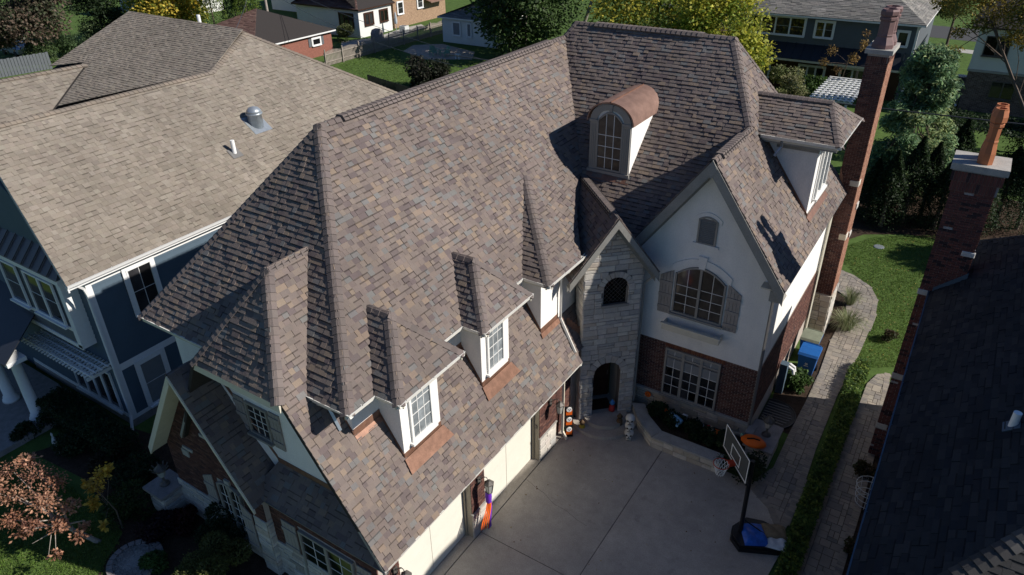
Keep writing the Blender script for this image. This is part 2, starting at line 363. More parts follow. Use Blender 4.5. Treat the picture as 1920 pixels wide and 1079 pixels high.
def cutspans(a, b, cuts, mn=0.03):
    sp = [(a, b)]
    for c0, c1 in cuts:
        nx = []
        for s, e in sp:
            if c1 <= s or c0 >= e: nx.append((s, e)); continue
            if c0 - s > mn: nx.append((s, c0))
            if e - c1 > mn: nx.append((c1, e))
        sp = nx
    return sp
def bricks(o, u, n, W, z0, z1, pal, seed, cuts=None, bl=0.203, bh=0.0677, gap=0.011, d=0.012, u0=0.0):
    """running bond on a wall: o = point at u=0,z=0; cuts(za, zb) -> list of openings (ua, ub)"""
    r = random.Random(seed); out = []; k = 0; z = z0; u = np.asarray(u, float); n = np.asarray(n, float)
    while z + bh * 0.6 < z1:
        zt = min(z + bh - gap, z1); x = u0 - (bl / 2 if k % 2 else 0); cc = cuts(z, zt) if cuts else []
        while x < W:
            for a, b in cutspans(max(u0, x), min(W, x + bl - gap), cc):
                if b - a > 0.02: out.append(blockpiece(o, u, n, a, b, z, zt, d + r.uniform(-0.003, 0.003), pick(pal, r)))
            x += bl
        z += bh; k += 1
    return out
def stones(o, u, n, W, z0, z1, pal, seed, cuts=None, hh=(0.10, 0.26), ww=(0.22, 0.75), d=0.03, gap=0.014, u0=0.0):
    r = random.Random(seed); out = []; z = z0; u = np.asarray(u, float); n = np.asarray(n, float)
    while z < z1 - 0.03:
        h = min(r.uniform(*hh), z1 - z)
        if z1 - z - h < 0.06: h = z1 - z
        x = u0
        while x < W - 1e-3:
            w = min(r.uniform(*ww), W - x)
            if W - x - w < 0.14: w = W - x
            split = [(z, z + h)]
            if h > 0.19 and r.random() < 0.35: k = r.uniform(0.4, 0.6); split = [(z, z + h * k), (z + h * k, z + h)]
            for za, zb in split:
                cc = cuts(za, zb) if cuts else []
                for a, b in cutspans(x, x + w - gap, cc, 0.05):
                    out.append(blockpiece(o, u, n, a, b, za, zb - gap, d + r.uniform(-0.012, 0.012), pick(pal, r), 0.012))
            x += w
        z += h
    return out
def wallpoly(b, pts, n, t=0.2, col=(0.5, 0.5, 0.5)):
    b.prism(pts, -np.asarray(n, float) * t, col)

def gutter(parent, p0, p1, out, m='gutter', hang=0.6, name='gutter'):
    p0, p1, out = np.asarray(p0, float), np.asarray(p1, float), nrm(out); L = np.linalg.norm(p1 - p0); d = (p1 - p0) / L
    prof = [(0, 0), (0.012, 0.014), (-0.020, 0.014), (-0.020, -0.012), (-0.035, -0.085), (-0.105, -0.085), (-0.11, 0.015), (-0.12, 0.015), (-0.12, -0.10), (-0.03, -0.10)]
    b = MB(); b.prism([p0 + out * a + UP * z for a, z in prof], d * L)
    k = int(L / hang)
    for i in range(k):
        s = (i + 0.5) * L / max(1, k); b.obox(p0 + d * s, d, out, UP, (-0.012, 0.012), (-0.118, 0.004), (0.0, 0.014))
    return b.build(name, m, parent)
def downspout(parent, path, m='gutter', r=0.05):
    return part('downspout', m, parent, lambda b: b.tube(path, r, 4))

def window(parent, o, u, n, W, H, cols, rows, fm='win_frame', gm='glass', fw=0.06, mull=1, sill=True, arch=0.0, recess=0.03, depth=0.07, mun=0.016, name='window', blind_top=0.0, transom=0.0, trim=0.0, trimm=None):
    """frame mesh with panes (one object each) and muntins; o = bottom centre on the wall face, u = along, n = outwards"""
    u, n = nrm(u), nrm(n); o = np.asarray(o, float) + n * recess; f = MB()
    def top(x): return H + (arch * (1 - (2 * x / W) ** 2) if arch else 0)
    f.obox(o, u, UP, n, (-W / 2, -W / 2 + fw), (0, top(-W / 2 + fw / 2)), (-recess, depth - recess)); f.obox(o, u, UP, n, (W / 2 - fw, W / 2), (0, top(W / 2 - fw / 2)), (-recess, depth - recess))
    f.obox(o, u, UP, n, (-W / 2 + fw, W / 2 - fw), (0, fw), (-recess, depth - recess - 0.002))
    seg = 10 if arch else 1
    for i in range(seg):
        xa = -W / 2 + fw + (W - 2 * fw) * i / seg; xb = -W / 2 + fw + (W - 2 * fw) * (i + 1) / seg
        f.prism([o + u * xa + UP * (top(xa) - fw) - n * recess, o + u * xb + UP * (top(xb) - fw) - n * recess, o + u * xb + UP * top(xb) - n * recess, o + u * xa + UP * top(xa) - n * recess], n * (depth - 0.002))
    cellw = (W - 2 * fw - (mull - 1) * fw * 1.4) / mull; cells = []
    for k in range(mull):
        x0 = -W / 2 + fw + k * (cellw + fw * 1.4); cells.append((x0, x0 + cellw))
        if k: f.obox(o, u, UP, n, (x0 - fw * 1.4, x0), (fw, top(x0 - fw * .7) - fw), (-recess, depth - recess - 0.004))
    if transom: f.obox(o, u, UP, n, (-W / 2 + fw, W / 2 - fw), (H - transom - fw, H - transom), (-recess, depth - recess - 0.006))
    if sill: f.obox(o, u, UP, n, (-W / 2 - 0.06, W / 2 + 0.06), (-0.07, 0), (-recess, depth + 0.05))
    if trim and not trimm:
        f.obox(o, u, UP, n, (-W / 2 - trim, -W / 2), (0, H), (-0.01, 0.025)); f.obox(o, u, UP, n, (W / 2, W / 2 + trim), (0, H), (-0.01, 0.025)); f.obox(o, u, UP, n, (-W / 2 - trim, W / 2 + trim), (H, H + trim), (-0.01, 0.03))
    w = f.build(name, fm, parent); mb = MB(); zb = fw; zt = H - fw - ((transom + fw) if transom else 0) * 1.0
    zones = [(zb, zt, rows)]
    if transom: zones.append((H - transom, H - fw, 1))
    for x0, x1 in cells:
        for za, zc, rw in zones:
            for i in range(cols):
                for j in range(rw):
                    a = x0 + (x1 - x0) * i / cols + (mun / 2 if i else 0); b = x0 + (x1 - x0) * (i + 1) / cols - (mun / 2 if i < cols - 1 else 0)
                    c = za + (zc - za) * j / rw + (mun / 2 if j else 0); e = za + (zc - za) * (j + 1) / rw - (mun / 2 if j < rw - 1 else 0)
                    tl, tr = (top(a) - fw, top(b) - fw) if (arch and j == rw - 1) else (e, e)
                    g = gm if not (blind_top and (c + e) / 2 > H * (1 - blind_top)) else 'blind'
                    p = MB(); k = -recess + 0.015 + rnd.uniform(-.001, .001); tl_ = rnd.uniform(-0.0015, 0.0015)
                    p.prism([o + u * a + UP * c + n * (k + tl_), o + u * b + UP * c + n * k, o + u * b + UP * tr + n * (k - tl_), o + u * a + UP * tl + n * k], n * 0.004)
                    p.build('pane', g, w)
            for i in range(1, cols):
                x = x0 + (x1 - x0) * i / cols; mb.obox(o, u, UP, n, (x - mun / 2, x + mun / 2), (za, top(x) - fw if arch and za == zb else zc), (-recess + 0.004, -recess + 0.03))
            for j in range(1, rw):
                z = za + (zc - za) * j / rw; mb.obox(o, u, UP, n, (x0, x1), (z - mun / 2, z + mun / 2), (-recess + 0.004, -recess + 0.028))
    mb.build('muntin_grid', 'win_white' if fm in ('win_frame', 'win_white') else fm, w)
    return w
def shutter(parent, o, u, n, W, H, toph=0.0, boards=4):
    o, u, n = np.asarray(o, float), nrm(u), nrm(n); b0 = MB()
    b0.obox(o, u, UP, n, (.012, W - .012), (.01, H - .01), (-0.01, 0.012)); s = b0.build('shutter', 'shutter', parent)
    for z in (0.16, 0.5, 0.84): part('batten', 'shutter', s, lambda b: b.obox(o, u, UP, n, (0, W), (H * z - 0.06, H * z + 0.06), (0.031, 0.055)))
    for i in range(boards):
        x0, x1 = W * i / boards + 0.006, W * (i + 1) / boards - 0.006; h0 = H + toph * (x0 / W); h1 = H + toph * (x1 / W)
        p = MB(); p.prism([o + u * x0 + n * .004, o + u * x1 + n * .004, o + u * x1 + UP * h1 + n * .004, o + u * x0 + UP * h0 + n * .004], n * 0.026); p.build('board', 'shutter', s)
    return s

# ------------------------------------------------------------------ foliage
def leafmesh(name, m, pts, size, cols, seed, parent=None, aspect=0.6, up=0.35, kind=None):
    rs = np.random.default_rng(seed); n = len(pts); pts = np.asarray(pts)
    s = rs.uniform(*size, n)[:, None]; a = rs.normal(size=(n, 3)); a /= np.linalg.norm(a, axis=1)[:, None]
    nn = rs.normal(size=(n, 3)); nn[:, 2] = np.abs(nn[:, 2]) + up; nn /= np.linalg.norm(nn, axis=1)[:, None]
    b = np.cross(nn, a); b /= np.linalg.norm(b, axis=1)[:, None]; a = np.cross(b, nn)
    q = np.stack([pts - a * s, pts - b * s * aspect + nn * s * 0.15, pts + a * s, pts + b * s * aspect + nn * s * 0.15], 1).reshape(-1, 3)
    c = (q.min(0) + q.max(0)) / 2; q = q - c
    me = bpy.data.meshes.new(name); me.vertices.add(4 * n); me.vertices.foreach_set('co', q.ravel().astype(np.float32))
    me.loops.add(4 * n); me.loops.foreach_set('vertex_index', np.arange(4 * n, dtype=np.int32))
    me.polygons.add(n); me.polygons.foreach_set('loop_start', np.arange(0, 4 * n, 4, dtype=np.int32))
    try: me.polygons.foreach_set('loop_total', np.full(n, 4, dtype=np.int32))
    except Exception: pass
    me.update(calc_edges=True); at = me.attributes.new('Col', 'FLOAT_COLOR', 'FACE')
    at.data.foreach_set('color', np.concatenate([np.asarray(cols), np.ones((n, 1))], 1).astype(np.float32).ravel()); me.materials.append(MATS[m])
    o = link(me, name, c, parent)
    if kind: o['kind'] = kind
    return o
def blobpts(blobs, n, rs, shell=0.55):
    w = np.array([b[3] * b[4] * b[5] for b in blobs]) ** 0.75; k = rs.choice(len(blobs), n, p=w / w.sum()); B = np.array(blobs)[k]
    d = rs.normal(size=(n, 3)); d /= np.linalg.norm(d, axis=1)[:, None]
    rr = (shell + (1 - shell) * rs.random(n)) ** 0.9 * (1 + 0.13 * rs.normal(size=n) * 0.7)
    return B[:, :3] + d * B[:, 3:6] * rr[:, None], k
def crownblobs(c, R, H, nb, seed, taper=0.5, size=(0.28, 0.45)):
    rs = np.random.default_rng(seed); out = []
    for i in range(nb):
        t = rs.random(); z = -H / 2 + H * t; rad = R * math.sqrt(max(0.05, 1 - (2 * t - 1) ** 2 * 0.85)) * (1 - taper * max(0, t - 0.5))
        a = rs.uniform(0, 2 * math.pi); q = rad * math.sqrt(rs.uniform(0.15, 1)) * 0.8; s = R * rs.uniform(*size)
        out.append((c[0] + q * math.cos(a), c[1] + q * math.sin(a), c[2] + z * 0.85, s, s, s * 0.8))
    return out
def leafcols(pal, k, n, rs, var=0.3):
    pal = np.array(pal); pc = rs.integers(0, len(pal), k.max() + 1); mixc = rs.random(n) < 0.35
    idx = np.where(mixc, rs.integers(0, len(pal), n), pc[k]); return pal[idx] * (1 + var * (rs.random(n)[:, None] - 0.5) * 2)
def trunkmesh(b, base, top, r0, r1, branches, seed, col=(0.5, 0.5, 0.5)):
    r = random.Random(seed); base, top = np.asarray(base, float), np.asarray(top, float)
    mid = (base + top) / 2 + V(r.uniform(-.15, .15), r.uniform(-.15, .15), 0)
    b.tube([base, base + (mid - base) * .1, mid, top], [r0 * 1.25, r0, (r0 + r1) / 2, r1], 8)
    for e in branches:
        t = r.uniform(0.45, 0.95); s = base + (top - base) * t; e = np.asarray(e, float); m_ = (s + e) / 2 + V(r.uniform(-.2, .2), r.uniform(-.2, .2), r.uniform(0, .3)); rr = r1 * r.uniform(.5, .9)
        b.tube([s, m_, e], [rr, rr * .65, rr * .2], 5)
def tree(name, base, H, R, label, cat='tree', pal=None, seed=1, n=7000, leaf=(0.10, 0.2), cb=0.35, nb=26, tr=0.16, taper=0.5, group=None, bark='bark', shell=0.45, bare=0):
    base = np.asarray(base, float); t = thing(name, base, label, cat, group); rs = np.random.default_rng(seed)
    z0 = H * cb; c = base + V(0, 0, (z0 + H) / 2); bl = crownblobs(c, R, (H - z0), nb, seed, taper)
    pts, k = blobpts(bl, n, rs, shell); leafmesh('crown', 'leaf', pts, leaf, leafcols(pal, k, n, rs), seed, t)
    b = MB(); trunkmesh(b, base - V(0, 0, .1), base + V(0, 0, H * .82), tr, tr * .35, [x[:3] for x in bl[:18 + bare]], seed); b.build('trunk', bark, t)
    return t
def shrub(name, c, R, H, label, pal, seed=1, n=2500, leaf=(0.04, 0.08), cat='shrub', group=None, nb=14, shell=0.6, stem='bark'):
    c = np.asarray(c, float); t = thing(name, c, label, cat, group); rs = np.random.default_rng(seed)
    bl = crownblobs(c + V(0, 0, H * .52), R, H * .9, nb, seed, 0.3, (0.35, 0.5)); pts, k = blobpts(bl, n, rs, shell)
    pts[:, 2] = np.maximum(pts[:, 2], c[2] + 0.02)
    leafmesh('foliage', 'leaf', pts, leaf, leafcols(pal, k, n, rs), seed, t)
    b = MB(); trunkmesh(b, c - V(0, 0, .05), c + V(0, 0, H * .6), 0.03, 0.012, [x[:3] for x in bl[:8]], seed); b.build('stem', stem, t); return t
# ================================================================== GROUND AND PAVING (setting)
def sheet(name, pts, z, m, kind='structure'):
    b = MB(); b.add([(p[0], p[1], z) for p in pts], [tuple(range(len(pts)))] if area2([(p[0], p[1]) for p in pts]) > 0 else [tuple(range(len(pts)))[::-1]])
    o = b.build(name, m); o['kind'] = kind; return o
g = MB(); R_ = 420
g.add([(-R_, -60, 0), (R_, -60, 0), (R_, R_, 0), (-R_, R_, 0)], [(0, 1, 2, 3)]); g.build('ground', 'lawn')['kind'] = 'structure'
gp = lambda *px: [atz(*p)[:2] for p in px]

# concrete drive: apron strip at the doors, slabs with open joints, rounded outer corner
drv = [(-9.34, -8.0), (-2.2, -8.0)] + [tuple(p) for p in gp((1440, 1079), (1462, 1040), (1465, 1010), (1455, 970), (1440, 940), (1415, 912), (1395, 900))] + [(-6.75, 18.9), (-7.6, 19.8), (-9.34, 18.4)]
drive = sheet('driveway', drv, 0.008, 'asphalt')
def slabpoly(poly, z0=0.009, z1=0.035):
    b = MB(); b.prism([(p[0], p[1], z0) for p in poly], (0, 0, z1 - z0)); return b.build('slab', 'concrete', drive)
def clipbox(poly, x0, x1, y0, y1):
    q = [tuple(p) for p in poly]
    if area2(q) < 0: q = q[::-1]
    for a, b in (((x0, y1), (x0, y0)), ((x1, y0), (x1, y1)), ((x0, y0), (x1, y0)), ((x1, y1), (x0, y1))): q = clip(q, a, b)
    return q
j = 0.012; jx = -6.02
jy = float(atz(903, 1000)[1])
for x0, x1 in ((-9.34 + j, jx - j), (jx + j, 0)):
    for y0, y1 in ((-8, jy - j), (jy + j, 21)):
        q = clipbox(drv, x0, x1, y0, y1)
        if len(q) > 2: slabpoly(q)
part('apron', 'concrete', drive, lambda b: b.box((-9.75, 8.3, 0.009), (-9.352, 17.6, 0.045)))

ck = [(985, 898), (1003, 915), (1018, 924), (1040, 945), (1062, 957), (1085, 978), (1100, 985)]
part('crack', 'asphalt', drive, lambda b: b.tube([atz(px + rnd.uniform(-2, 2), py + rnd.uniform(-2, 2), .0345) for px, py in ck], .004, 4))
# paver paths: each paver a piece
def inpoly(x, y, P):
    c = False; n = len(P)
    for i in range(n):
        (x1, y1), (x2, y2) = P[i], P[(i + 1) % n]
        if (y1 > y) != (y2 > y) and x < (x2 - x1) * (y - y1) / (y2 - y1) + x1: c = not c
    return c
PAL_PAVER = [((0.27, 0.238, 0.198), 3), ((0.24, 0.213, 0.182), 3), ((0.30, 0.262, 0.215), 2), ((0.21, 0.19, 0.17), 1.5)]
def pave(name, poly, seed, label_z=0.006):
    poly = [tuple(p) for p in poly]; base = sheet(name, poly, label_z, 'soil'); r = random.Random(seed); out = []
    xs = [p[0] for p in poly]; ys = [p[1] for p in poly]; c = 0.152
    nx, ny = int((max(xs) - min(xs)) / c) + 2, int((max(ys) - min(ys)) / c) + 2; used = set()
    for iy in range(ny):
        for ix in range(nx):
            if (ix, iy) in used: continue
            w, h = r.choice(((2, 2), (2, 2), (2, 1), (1, 2), (1, 1), (2, 3), (3, 2)))
            while any((ix + a, iy + b) in used for a in range(w) for b in range(h)): w, h = (max(1, w - 1), h) if w > 1 else (w, max(1, h - 1))
            x0 = min(xs) + ix * c; y0 = min(ys) + iy * c
            cells = [(ix + a, iy + b) for a in range(w) for b in range(h)]
            if not all(inpoly(min(xs) + (a + .5) * c, min(ys) + (b + .5) * c, poly) for a, b in cells):
                w = h = 1; cells = [(ix, iy)]
            used.update(cells)
            if not inpoly(x0 + w * c / 2, y0 + h * c / 2, poly): continue
            z = 0.048 + r.uniform(-.003, .003); gp_ = 0.006; bv = 0.008
            a0, a1, b0, b1 = x0 + gp_, x0 + w * c - gp_, y0 + gp_, y0 + h * c - gp_
            vs = [(a0 + bv, b0 + bv, z), (a1 - bv, b0 + bv, z), (a1 - bv, b1 - bv, z), (a0 + bv, b1 - bv, z), (a0, b0, z - bv), (a1, b0, z - bv), (a1, b1, z - bv), (a0, b1, z - bv), (a0, b0, .008), (a1, b0, .008), (a1, b1, .008), (a0, b1, .008)]
            fs = [(0, 1, 2, 3)] + [f for k in (0, 4) for f in [(k, k + 4, k + 5, k + 1), (k + 1, k + 5, k + 6, k + 2), (k + 2, k + 6, k + 7, k + 3), (k + 3, k + 7, k + 4, k)]]
            out.append(([V(*p) for p in vs], fs, pick(PAL_PAVER, r)))
    q = poly if area2(poly) > 0 else poly[::-1]
    for a, b in zip(q, q[1:] + q[:1]):                     # soldier course along the edge
        a, b = V(a[0], a[1], 0), V(b[0], b[1], 0); L_ = float(np.linalg.norm(b - a))
        if L_ < .05: continue
        u = (b - a) / L_; n_ = V(-u[1], u[0], 0); k = max(1, int(L_ / .105))
        for i in range(k):
            s0, s1 = i * L_ / k + .004, (i + 1) * L_ / k - .004; z = .056 + r.uniform(-.003, .003)
            P = [a + u * s0 - n_ * .02, a + u * s1 - n_ * .02, a + u * s1 + n_ * .19, a + u * s0 + n_ * .19]
            out.append(([p + UP * z for p in P] + [p + UP * .008 for p in P], [(0, 1, 2, 3), (0, 4, 5, 1), (1, 5, 6, 2), (2, 6, 7, 3), (3, 7, 4, 0)], pick(PAL_PAVER, r)))
    emit(out, 'paver', 'paver', base, 300, 'paver_field'); return base
pathA = gp((1400, 910), (1440, 955), (1462, 1010), (1490, 960), (1528, 845), (1570, 740), (1612, 660), (1640, 595), (1645, 565), (1632, 540), (1600, 518), (1575, 508), (1560, 540), (1590, 560), (1585, 590), (1558, 640), (1530, 720), (1480, 815), (1450, 880))
pathB = gp((1478, 1085), (1530, 960), (1575, 850), (1608, 770), (1626, 722), (1645, 704), (1668, 703), (1663, 745), (1640, 850), (1612, 960), (1575, 1085))
pave('garden_path', pathA, 3); pave('side_path', pathB, 4)
bedA = gp((1440, 800), (1478, 815), (1530, 722), (1560, 640), (1585, 590), (1600, 560), (1590, 520), (1570, 540), (1545, 625), (1500, 690), (1450, 740))
sheet('planting_bed', bedA, 0.010, 'soil')
sheet('planting_bed', gp((1575, 1085), (1612, 960), (1640, 850), (1660, 760), (1700, 760), (1640, 1085)), 0.0045, 'soil')
sheet('planting_bed', gp((1560, 460), (1620, 440), (1700, 440), (1800, 455), (1920, 455), (1920, 380), (1640, 330), (1590, 400)), 0.004, 'soil')

# ================================================================== MAIN HOUSE
house = thing('brick_and_stucco_house', (-10.5, 17, 0), 'large house with steep mottled brown shingle roofs, stone entry tower and row of copper-trimmed dormers', 'house')
ZE = 7.05                                                   # upper eave
s_u = 1.25; XR, ZR = -14.09, 12.075                         # garage wing ridge
m_m = 0.954; YM, ZM = 25.9, 12.533                          # main ridge
mz = lambda y: 11.674 + m_m * (y - 25)
s_w = 1.386; XW, ZW = -6.0, 10.276                          # stucco wing ridge
s_l = 1.64; lz = lambda x: 3.1 + s_l * (-8.97 - x)          # lower garage roof
fz = lambda y: ZE + 1.25 * (y - 8.46)
A0, B0 = V(-10.07, 8.46, ZE), V(-18.03, 8.46, ZE); APX = V(XR, 12.48, ZR); RB = V(XR, 25.42, ZR); V0 = V(-10.07, 20.15, ZE)
Rm, Lm = V(-7.62, YM, ZM), V(-13.87, YM, ZM); V1 = V(-8.327, 20.15, ZE); J = V(XW, 23.535, ZW); AW = V(XW, 19.95, ZW)
EW, EL = V(-3.33, 19.95, 6.576), V(-8.67, 19.95, 6.576); EJ = V(-3.33, 23.535, 6.576); ER = V(-3.33, 29.4, 6.576)
roofs = {
 'garage_right': [A0, V0, RB, APX], 'garage_front': [B0, A0, APX],
 'main_front': [Rm, Lm, RB, V0, V1, J], 'wing_left': [AW, J, V1, EL], 'wing_right': [EW, EJ, J, AW], 'main_right': [EJ, ER, Rm, J]}
roof = MB()
for p in roofs.values(): slab(roof, p, 0.15)
slab(roof, [B0, APX, RB, V(-18.03, 26.5, ZE)], 0.15); slab(roof, [Rm, ER, V(-17.5, 31.3, 6.6), Lm], 0.15); slab(roof, [RB, Lm, V(-17.5, 31.3, 6.6), V(-18.03, 26.5, ZE)], 0.15)
# bay (dormer) hip roofs
bays = [(9.33, 11.84, -9.30), (12.79, 15.21, -9.31)]
bayf = []
for y0, y1, xf in bays:
    yc = (y0 + y1) / 2; h = (y1 - y0) / 2 * 1.17; z = ZE + h; pk = V(xf - h / 1.22, yc, z); bk = V(-10.07 - h / s_u, yc, z)
    L_ = [V(xf, y0, ZE), pk, bk, V(-10.07, y0, ZE)]; F_ = [V(xf, y0, ZE), V(xf, y1, ZE), pk]; R__ = [V(xf, y1, ZE), V(-10.07, y1, ZE), bk, pk]
    bayf.append((L_, F_, R__, pk, bk, y0, y1, xf))
pk3, bk3 = V(-11.64, 18.58, 9.08), V(-11.69, 18.58, 9.08)
L3 = [V(-9.12, 15.86, ZE), pk3, bk3, V(-10.07, 15.86, ZE)]; F3 = [V(-9.12, 15.86, ZE), V(-9.12, 17.8, ZE), pk3]; R3 = [V(-9.12, 17.8, ZE), V(-10.9, 20.6, 8.09), bk3]
bayf.append((L3, F3, R3, pk3, bk3, 15.86, 20.0, -9.12))
for L_, F_, R__, *_ in bayf:
    for p in (L_, F_, R__):
        if p: slab(roof, p, 0.06)
# lower garage roof and clipped front gable
XG = -12.98; ZG = lz(XG); YG0 = 9.25; YG1 = 8.46 + (ZG - ZE) / 1.25
XC0, XC1, YC, ZC = -11.50, -14.62, 7.72, lz(-11.50)
low_front = [V(-8.97, 7.88, 3.1), V(-8.97, 9.0, 3.1), V(XG, YG1, ZG), V(XG, YG0, ZG), V(XC0, 7.80, ZC)]
low_main = [V(-8.97, 9.0, 3.1), V(-8.97, 17.9, 3.1), V(-10.75, 17.9, lz(-10.75)), V(-10.75, 9.0, lz(-10.75))]
low_upper = [V(-10.75, 9.0, lz(-10.75)), V(-8.97, 9.0, 3.1), V(XG, YG1, ZG)]
low_tower = [V(-9.16, 17.9, lz(-9.16)), V(-9.16, 18.9, lz(-9.16)), V(-10.75, 19.2, lz(-10.75)), V(-10.75, 17.9, lz(-10.75))]
clip_hip = [V(XC1, YC, ZC), V(XC0, YC, ZC), V(XG, YG0, ZG)]
for p in (low_front, low_main, low_upper, low_tower, clip_hip): slab(roof, p, 0.1)
slab(roof, [V(XC1, YC, ZC), V(XG, YG0, ZG), V(XG, YG1, ZG), V(-16.6, 9.0, 3.8), V(-16.6, 7.9, 3.8)], 0.1)
# pent roof and brick gable roof at the front
pent = [V(-13.84, 7.88, 3.06), V(-8.97, 7.88, 3.06), V(-9.55, 8.6, 3.90), V(-13.3, 8.6, 3.90)]
XB, YB, ZB = -15.62, 7.54, 6.58; sb = (ZB - 3.05) / 2.33
bg_r = [V(XB + 2.33, YB, 3.05), V(XB + 2.33, 8.6, 3.05), V(XB, 9.6, ZB), V(XB, YB, ZB)]; bg_l = [V(XB - 2.33, YB, 3.05), V(XB, YB, ZB), V(XB, 9.6, ZB), V(XB - 2.33, 9.6, 3.05)]
bg_r2 = [V(XB + 2.33, 8.6, 3.05), V(XB, 10.6, ZB), V(XB, 9.6, ZB)]
for p in (pent, bg_r, bg_l): slab(roof, p, 0.08)
# tower roof (turned 45 degrees)
TD = nrm(V(1, 1, 0)); TN = nrm(V(1, -1, 0)); TA = V(-8.30, 18.70, 8.31); TL = TA - TD * 1.52 + UP * (6.22 - 8.31); TR = TA + TD * 1.52 + UP * (6.22 - 8.31)
TBk = V(-11.08, 21.47, 8.31)
t_left = [TA, TL, TL - TN * 2.4, TBk]; t_right = [TA, TBk, TR - TN * 2.4, TR]
for p in (t_left, t_right): slab(roof, p, 0.07)
# side dormer on the right slope
gz = 9.98; dy0, dy1, dxf = 23.72, 27.24, -3.19; dyc = (dy0 + dy1) / 2
zr_d = float(aty(1563, 193, dyc)[2]); hd = zr_d - gz; rx = lambda z: -3.33 - (z - 6.576) / s_w
d_pk = V(float(aty(1563, 193, dyc)[0]), dyc, zr_d); d_bk = V(rx(zr_d), dyc, zr_d)
sd_f = [V(dxf, dy0, gz), d_pk, d_bk, V(rx(gz), dy0, gz)]; sd_r = [V(dxf, dy0, gz), V(dxf, dy1, gz), d_pk]; sd_b = [V(dxf, dy1, gz), V(rx(gz), dy1, gz), d_bk, d_pk]
for p in (sd_f, sd_r, sd_b): slab(roof, p, 0.06)
roof_o = roof.build('roof', 'underlay', house)

sh = []
def hid_bays(c):
    for y0, y1, xf in bays:
        h = (y1 - y0) / 2; yc = (y0 + y1) / 2; z = ZE + 1.17 * (h - abs(c[1] - yc))
        if c[2] < z - 0.06 and y0 < c[1] < y1 and c[2] < ZE + 1.5: return True
    return 15.95 < c[1] < 18.2 and c[2] < 7.05 + 0.746 * (c[1] - 15.86) - 0.1 and c[2] < 7.05 + .805 * (-9.12 - c[0]) - .08
sh += shingles(roofs['garage_right'], PAL_MAIN, 11, skip=hid_bays, origin=A0)
sh += shingles(roofs['garage_front'], PAL_MAIN, 12, skip=lambda c: c[2] < lz(c[0]) - 0.1 and c[2] < ZG and c[0] > XG, origin=A0)
hid_main = lambda c: -10.8 < c[0] < -9.5 and 21.75 < c[1] < 23.4 and c[2] < 10.0
sh += shingles(roofs['main_front'], PAL_MAIN, 13, skip=hid_main, origin=V0)
sh += shingles(roofs['wing_left'], PAL_MAIN, 14, origin=V1)
hid_sd = lambda c: dy0 + .4 < c[1] < dy1 - .3 and -6.2 < c[0] < -3.95 and c[2] > 7.6 and c[2] < zr_d - abs(c[1] - dyc) * 0.6
sh += shingles(roofs['wing_right'], PAL_MAIN, 15, skip=hid_sd, origin=EW) + shingles(roofs['main_right'], PAL_MAIN, 16, skip=hid_sd, origin=EW)
for i, (L_, F_, R__, *_) in enumerate(bayf):
    for k, p in enumerate((L_, F_, R__)):
        if p: sh += shingles(p, PAL_MAIN, 30 + i * 3 + k, origin=p[0])
def hid_low(c):
    if c[0] < -10.62 and c[1] > 9.05 and c[2] < fz(c[1]) - .5: return True
    if -10.7 < c[0] < -9.93 and (10.0 < c[1] < 11.35 or 13.45 < c[1] < 14.75 or c[1] > 16.75): return True
    return c[0] < -10.7 and c[2] < fz(c[1]) - 0.5 and c[1] > 9.1
for i, p in enumerate((low_front, low_main, low_upper, low_tower)): sh += shingles(p, PAL_MAIN, 50 + i, skip=hid_low, origin=V(-8.97, 8, 3.1))
sh += shingles(clip_hip, PAL_MAIN, 56, origin=clip_hip[0])
for i, p in enumerate((pent, bg_r, bg_r2, bg_l)): sh += shingles(p, PAL_MAIN, 60 + i, origin=p[0])
for i, p in enumerate((t_left, t_right)): sh += shingles(p, PAL_MAIN, 66 + i, origin=TL if i == 0 else TR)
for i, p in enumerate((sd_f, sd_r, sd_b)): sh += shingles(p, PAL_MAIN, 70 + i, origin=p[0])
emit(sh, 'shingle', 'shingle', roof_o, 300, 'shingle_field')
# ridge and hip caps
NR, NF, NL = V(s_u, 0, 1), V(0, -1.25, 1), V(-s_u, 0, 1); NMF = V(0, -m_m, 1); NWR, NWL = V(s_w, 0, 1), V(-s_w, 0, 1); NMB = V(0, 1.0, 1)
PC = [((0.158, 0.130, 0.119), 3), ((0.142, 0.118, 0.110), 2)]
cp = []
cp += caps(A0, APX, NR, NF, PC, 1, half=.17) + caps(B0, APX, NF, NL, PC, 2)
cp += caps(APX, APX + V(0, .75, 0), NR, NL, PC, 3) + caps(APX + V(0, .75, 0), RB - V(0, 1.2, 0), NR, NL, PC, 4, half=.19, up=.085) + caps(RB - V(0, 1.2, 0), RB, NR, NL, PC, 5)
cp += caps(RB, Lm, NMF, NL, PC, 6) + caps(Lm, Lm + V(.9, 0, 0), NMF, NMB, PC, 7) + caps(Lm + V(.9, 0, 0), Rm - V(1.1, 0, 0), NMF, NMB, PC, 8, half=.19, up=.085) + caps(Rm - V(1.1, 0, 0), Rm, NMF, NMB, PC, 9)
cp += caps(J, Rm, NMF, NWR, PC, 10, half=.17) + caps(ER, Rm, NWR, NMB, PC, 11) + caps(AW, AW + V(0, .5, 0), NWR, NWL, PC, 12) + caps(AW + V(0, .5, 0), J - V(0, .9, 0), NWR, NWL, PC, 13, half=.19, up=.085) + caps(J - V(0, .9, 0), J, NWR, NWL, PC, 131)
for i, (L_, F_, R__, pk, bk, y0, y1, xf) in enumerate(bayf):
    nl, nf = fnorm(L_), fnorm(F_); cp += caps(V(xf, y0, ZE), pk, nl, nf, PC, 20 + i)
    if R__ and i < 2: cp += caps(V(xf, y1, ZE), pk, nf, fnorm(R__), PC, 25 + i); cp += caps(pk, bk, nl, fnorm(R__), PC, 28 + i)
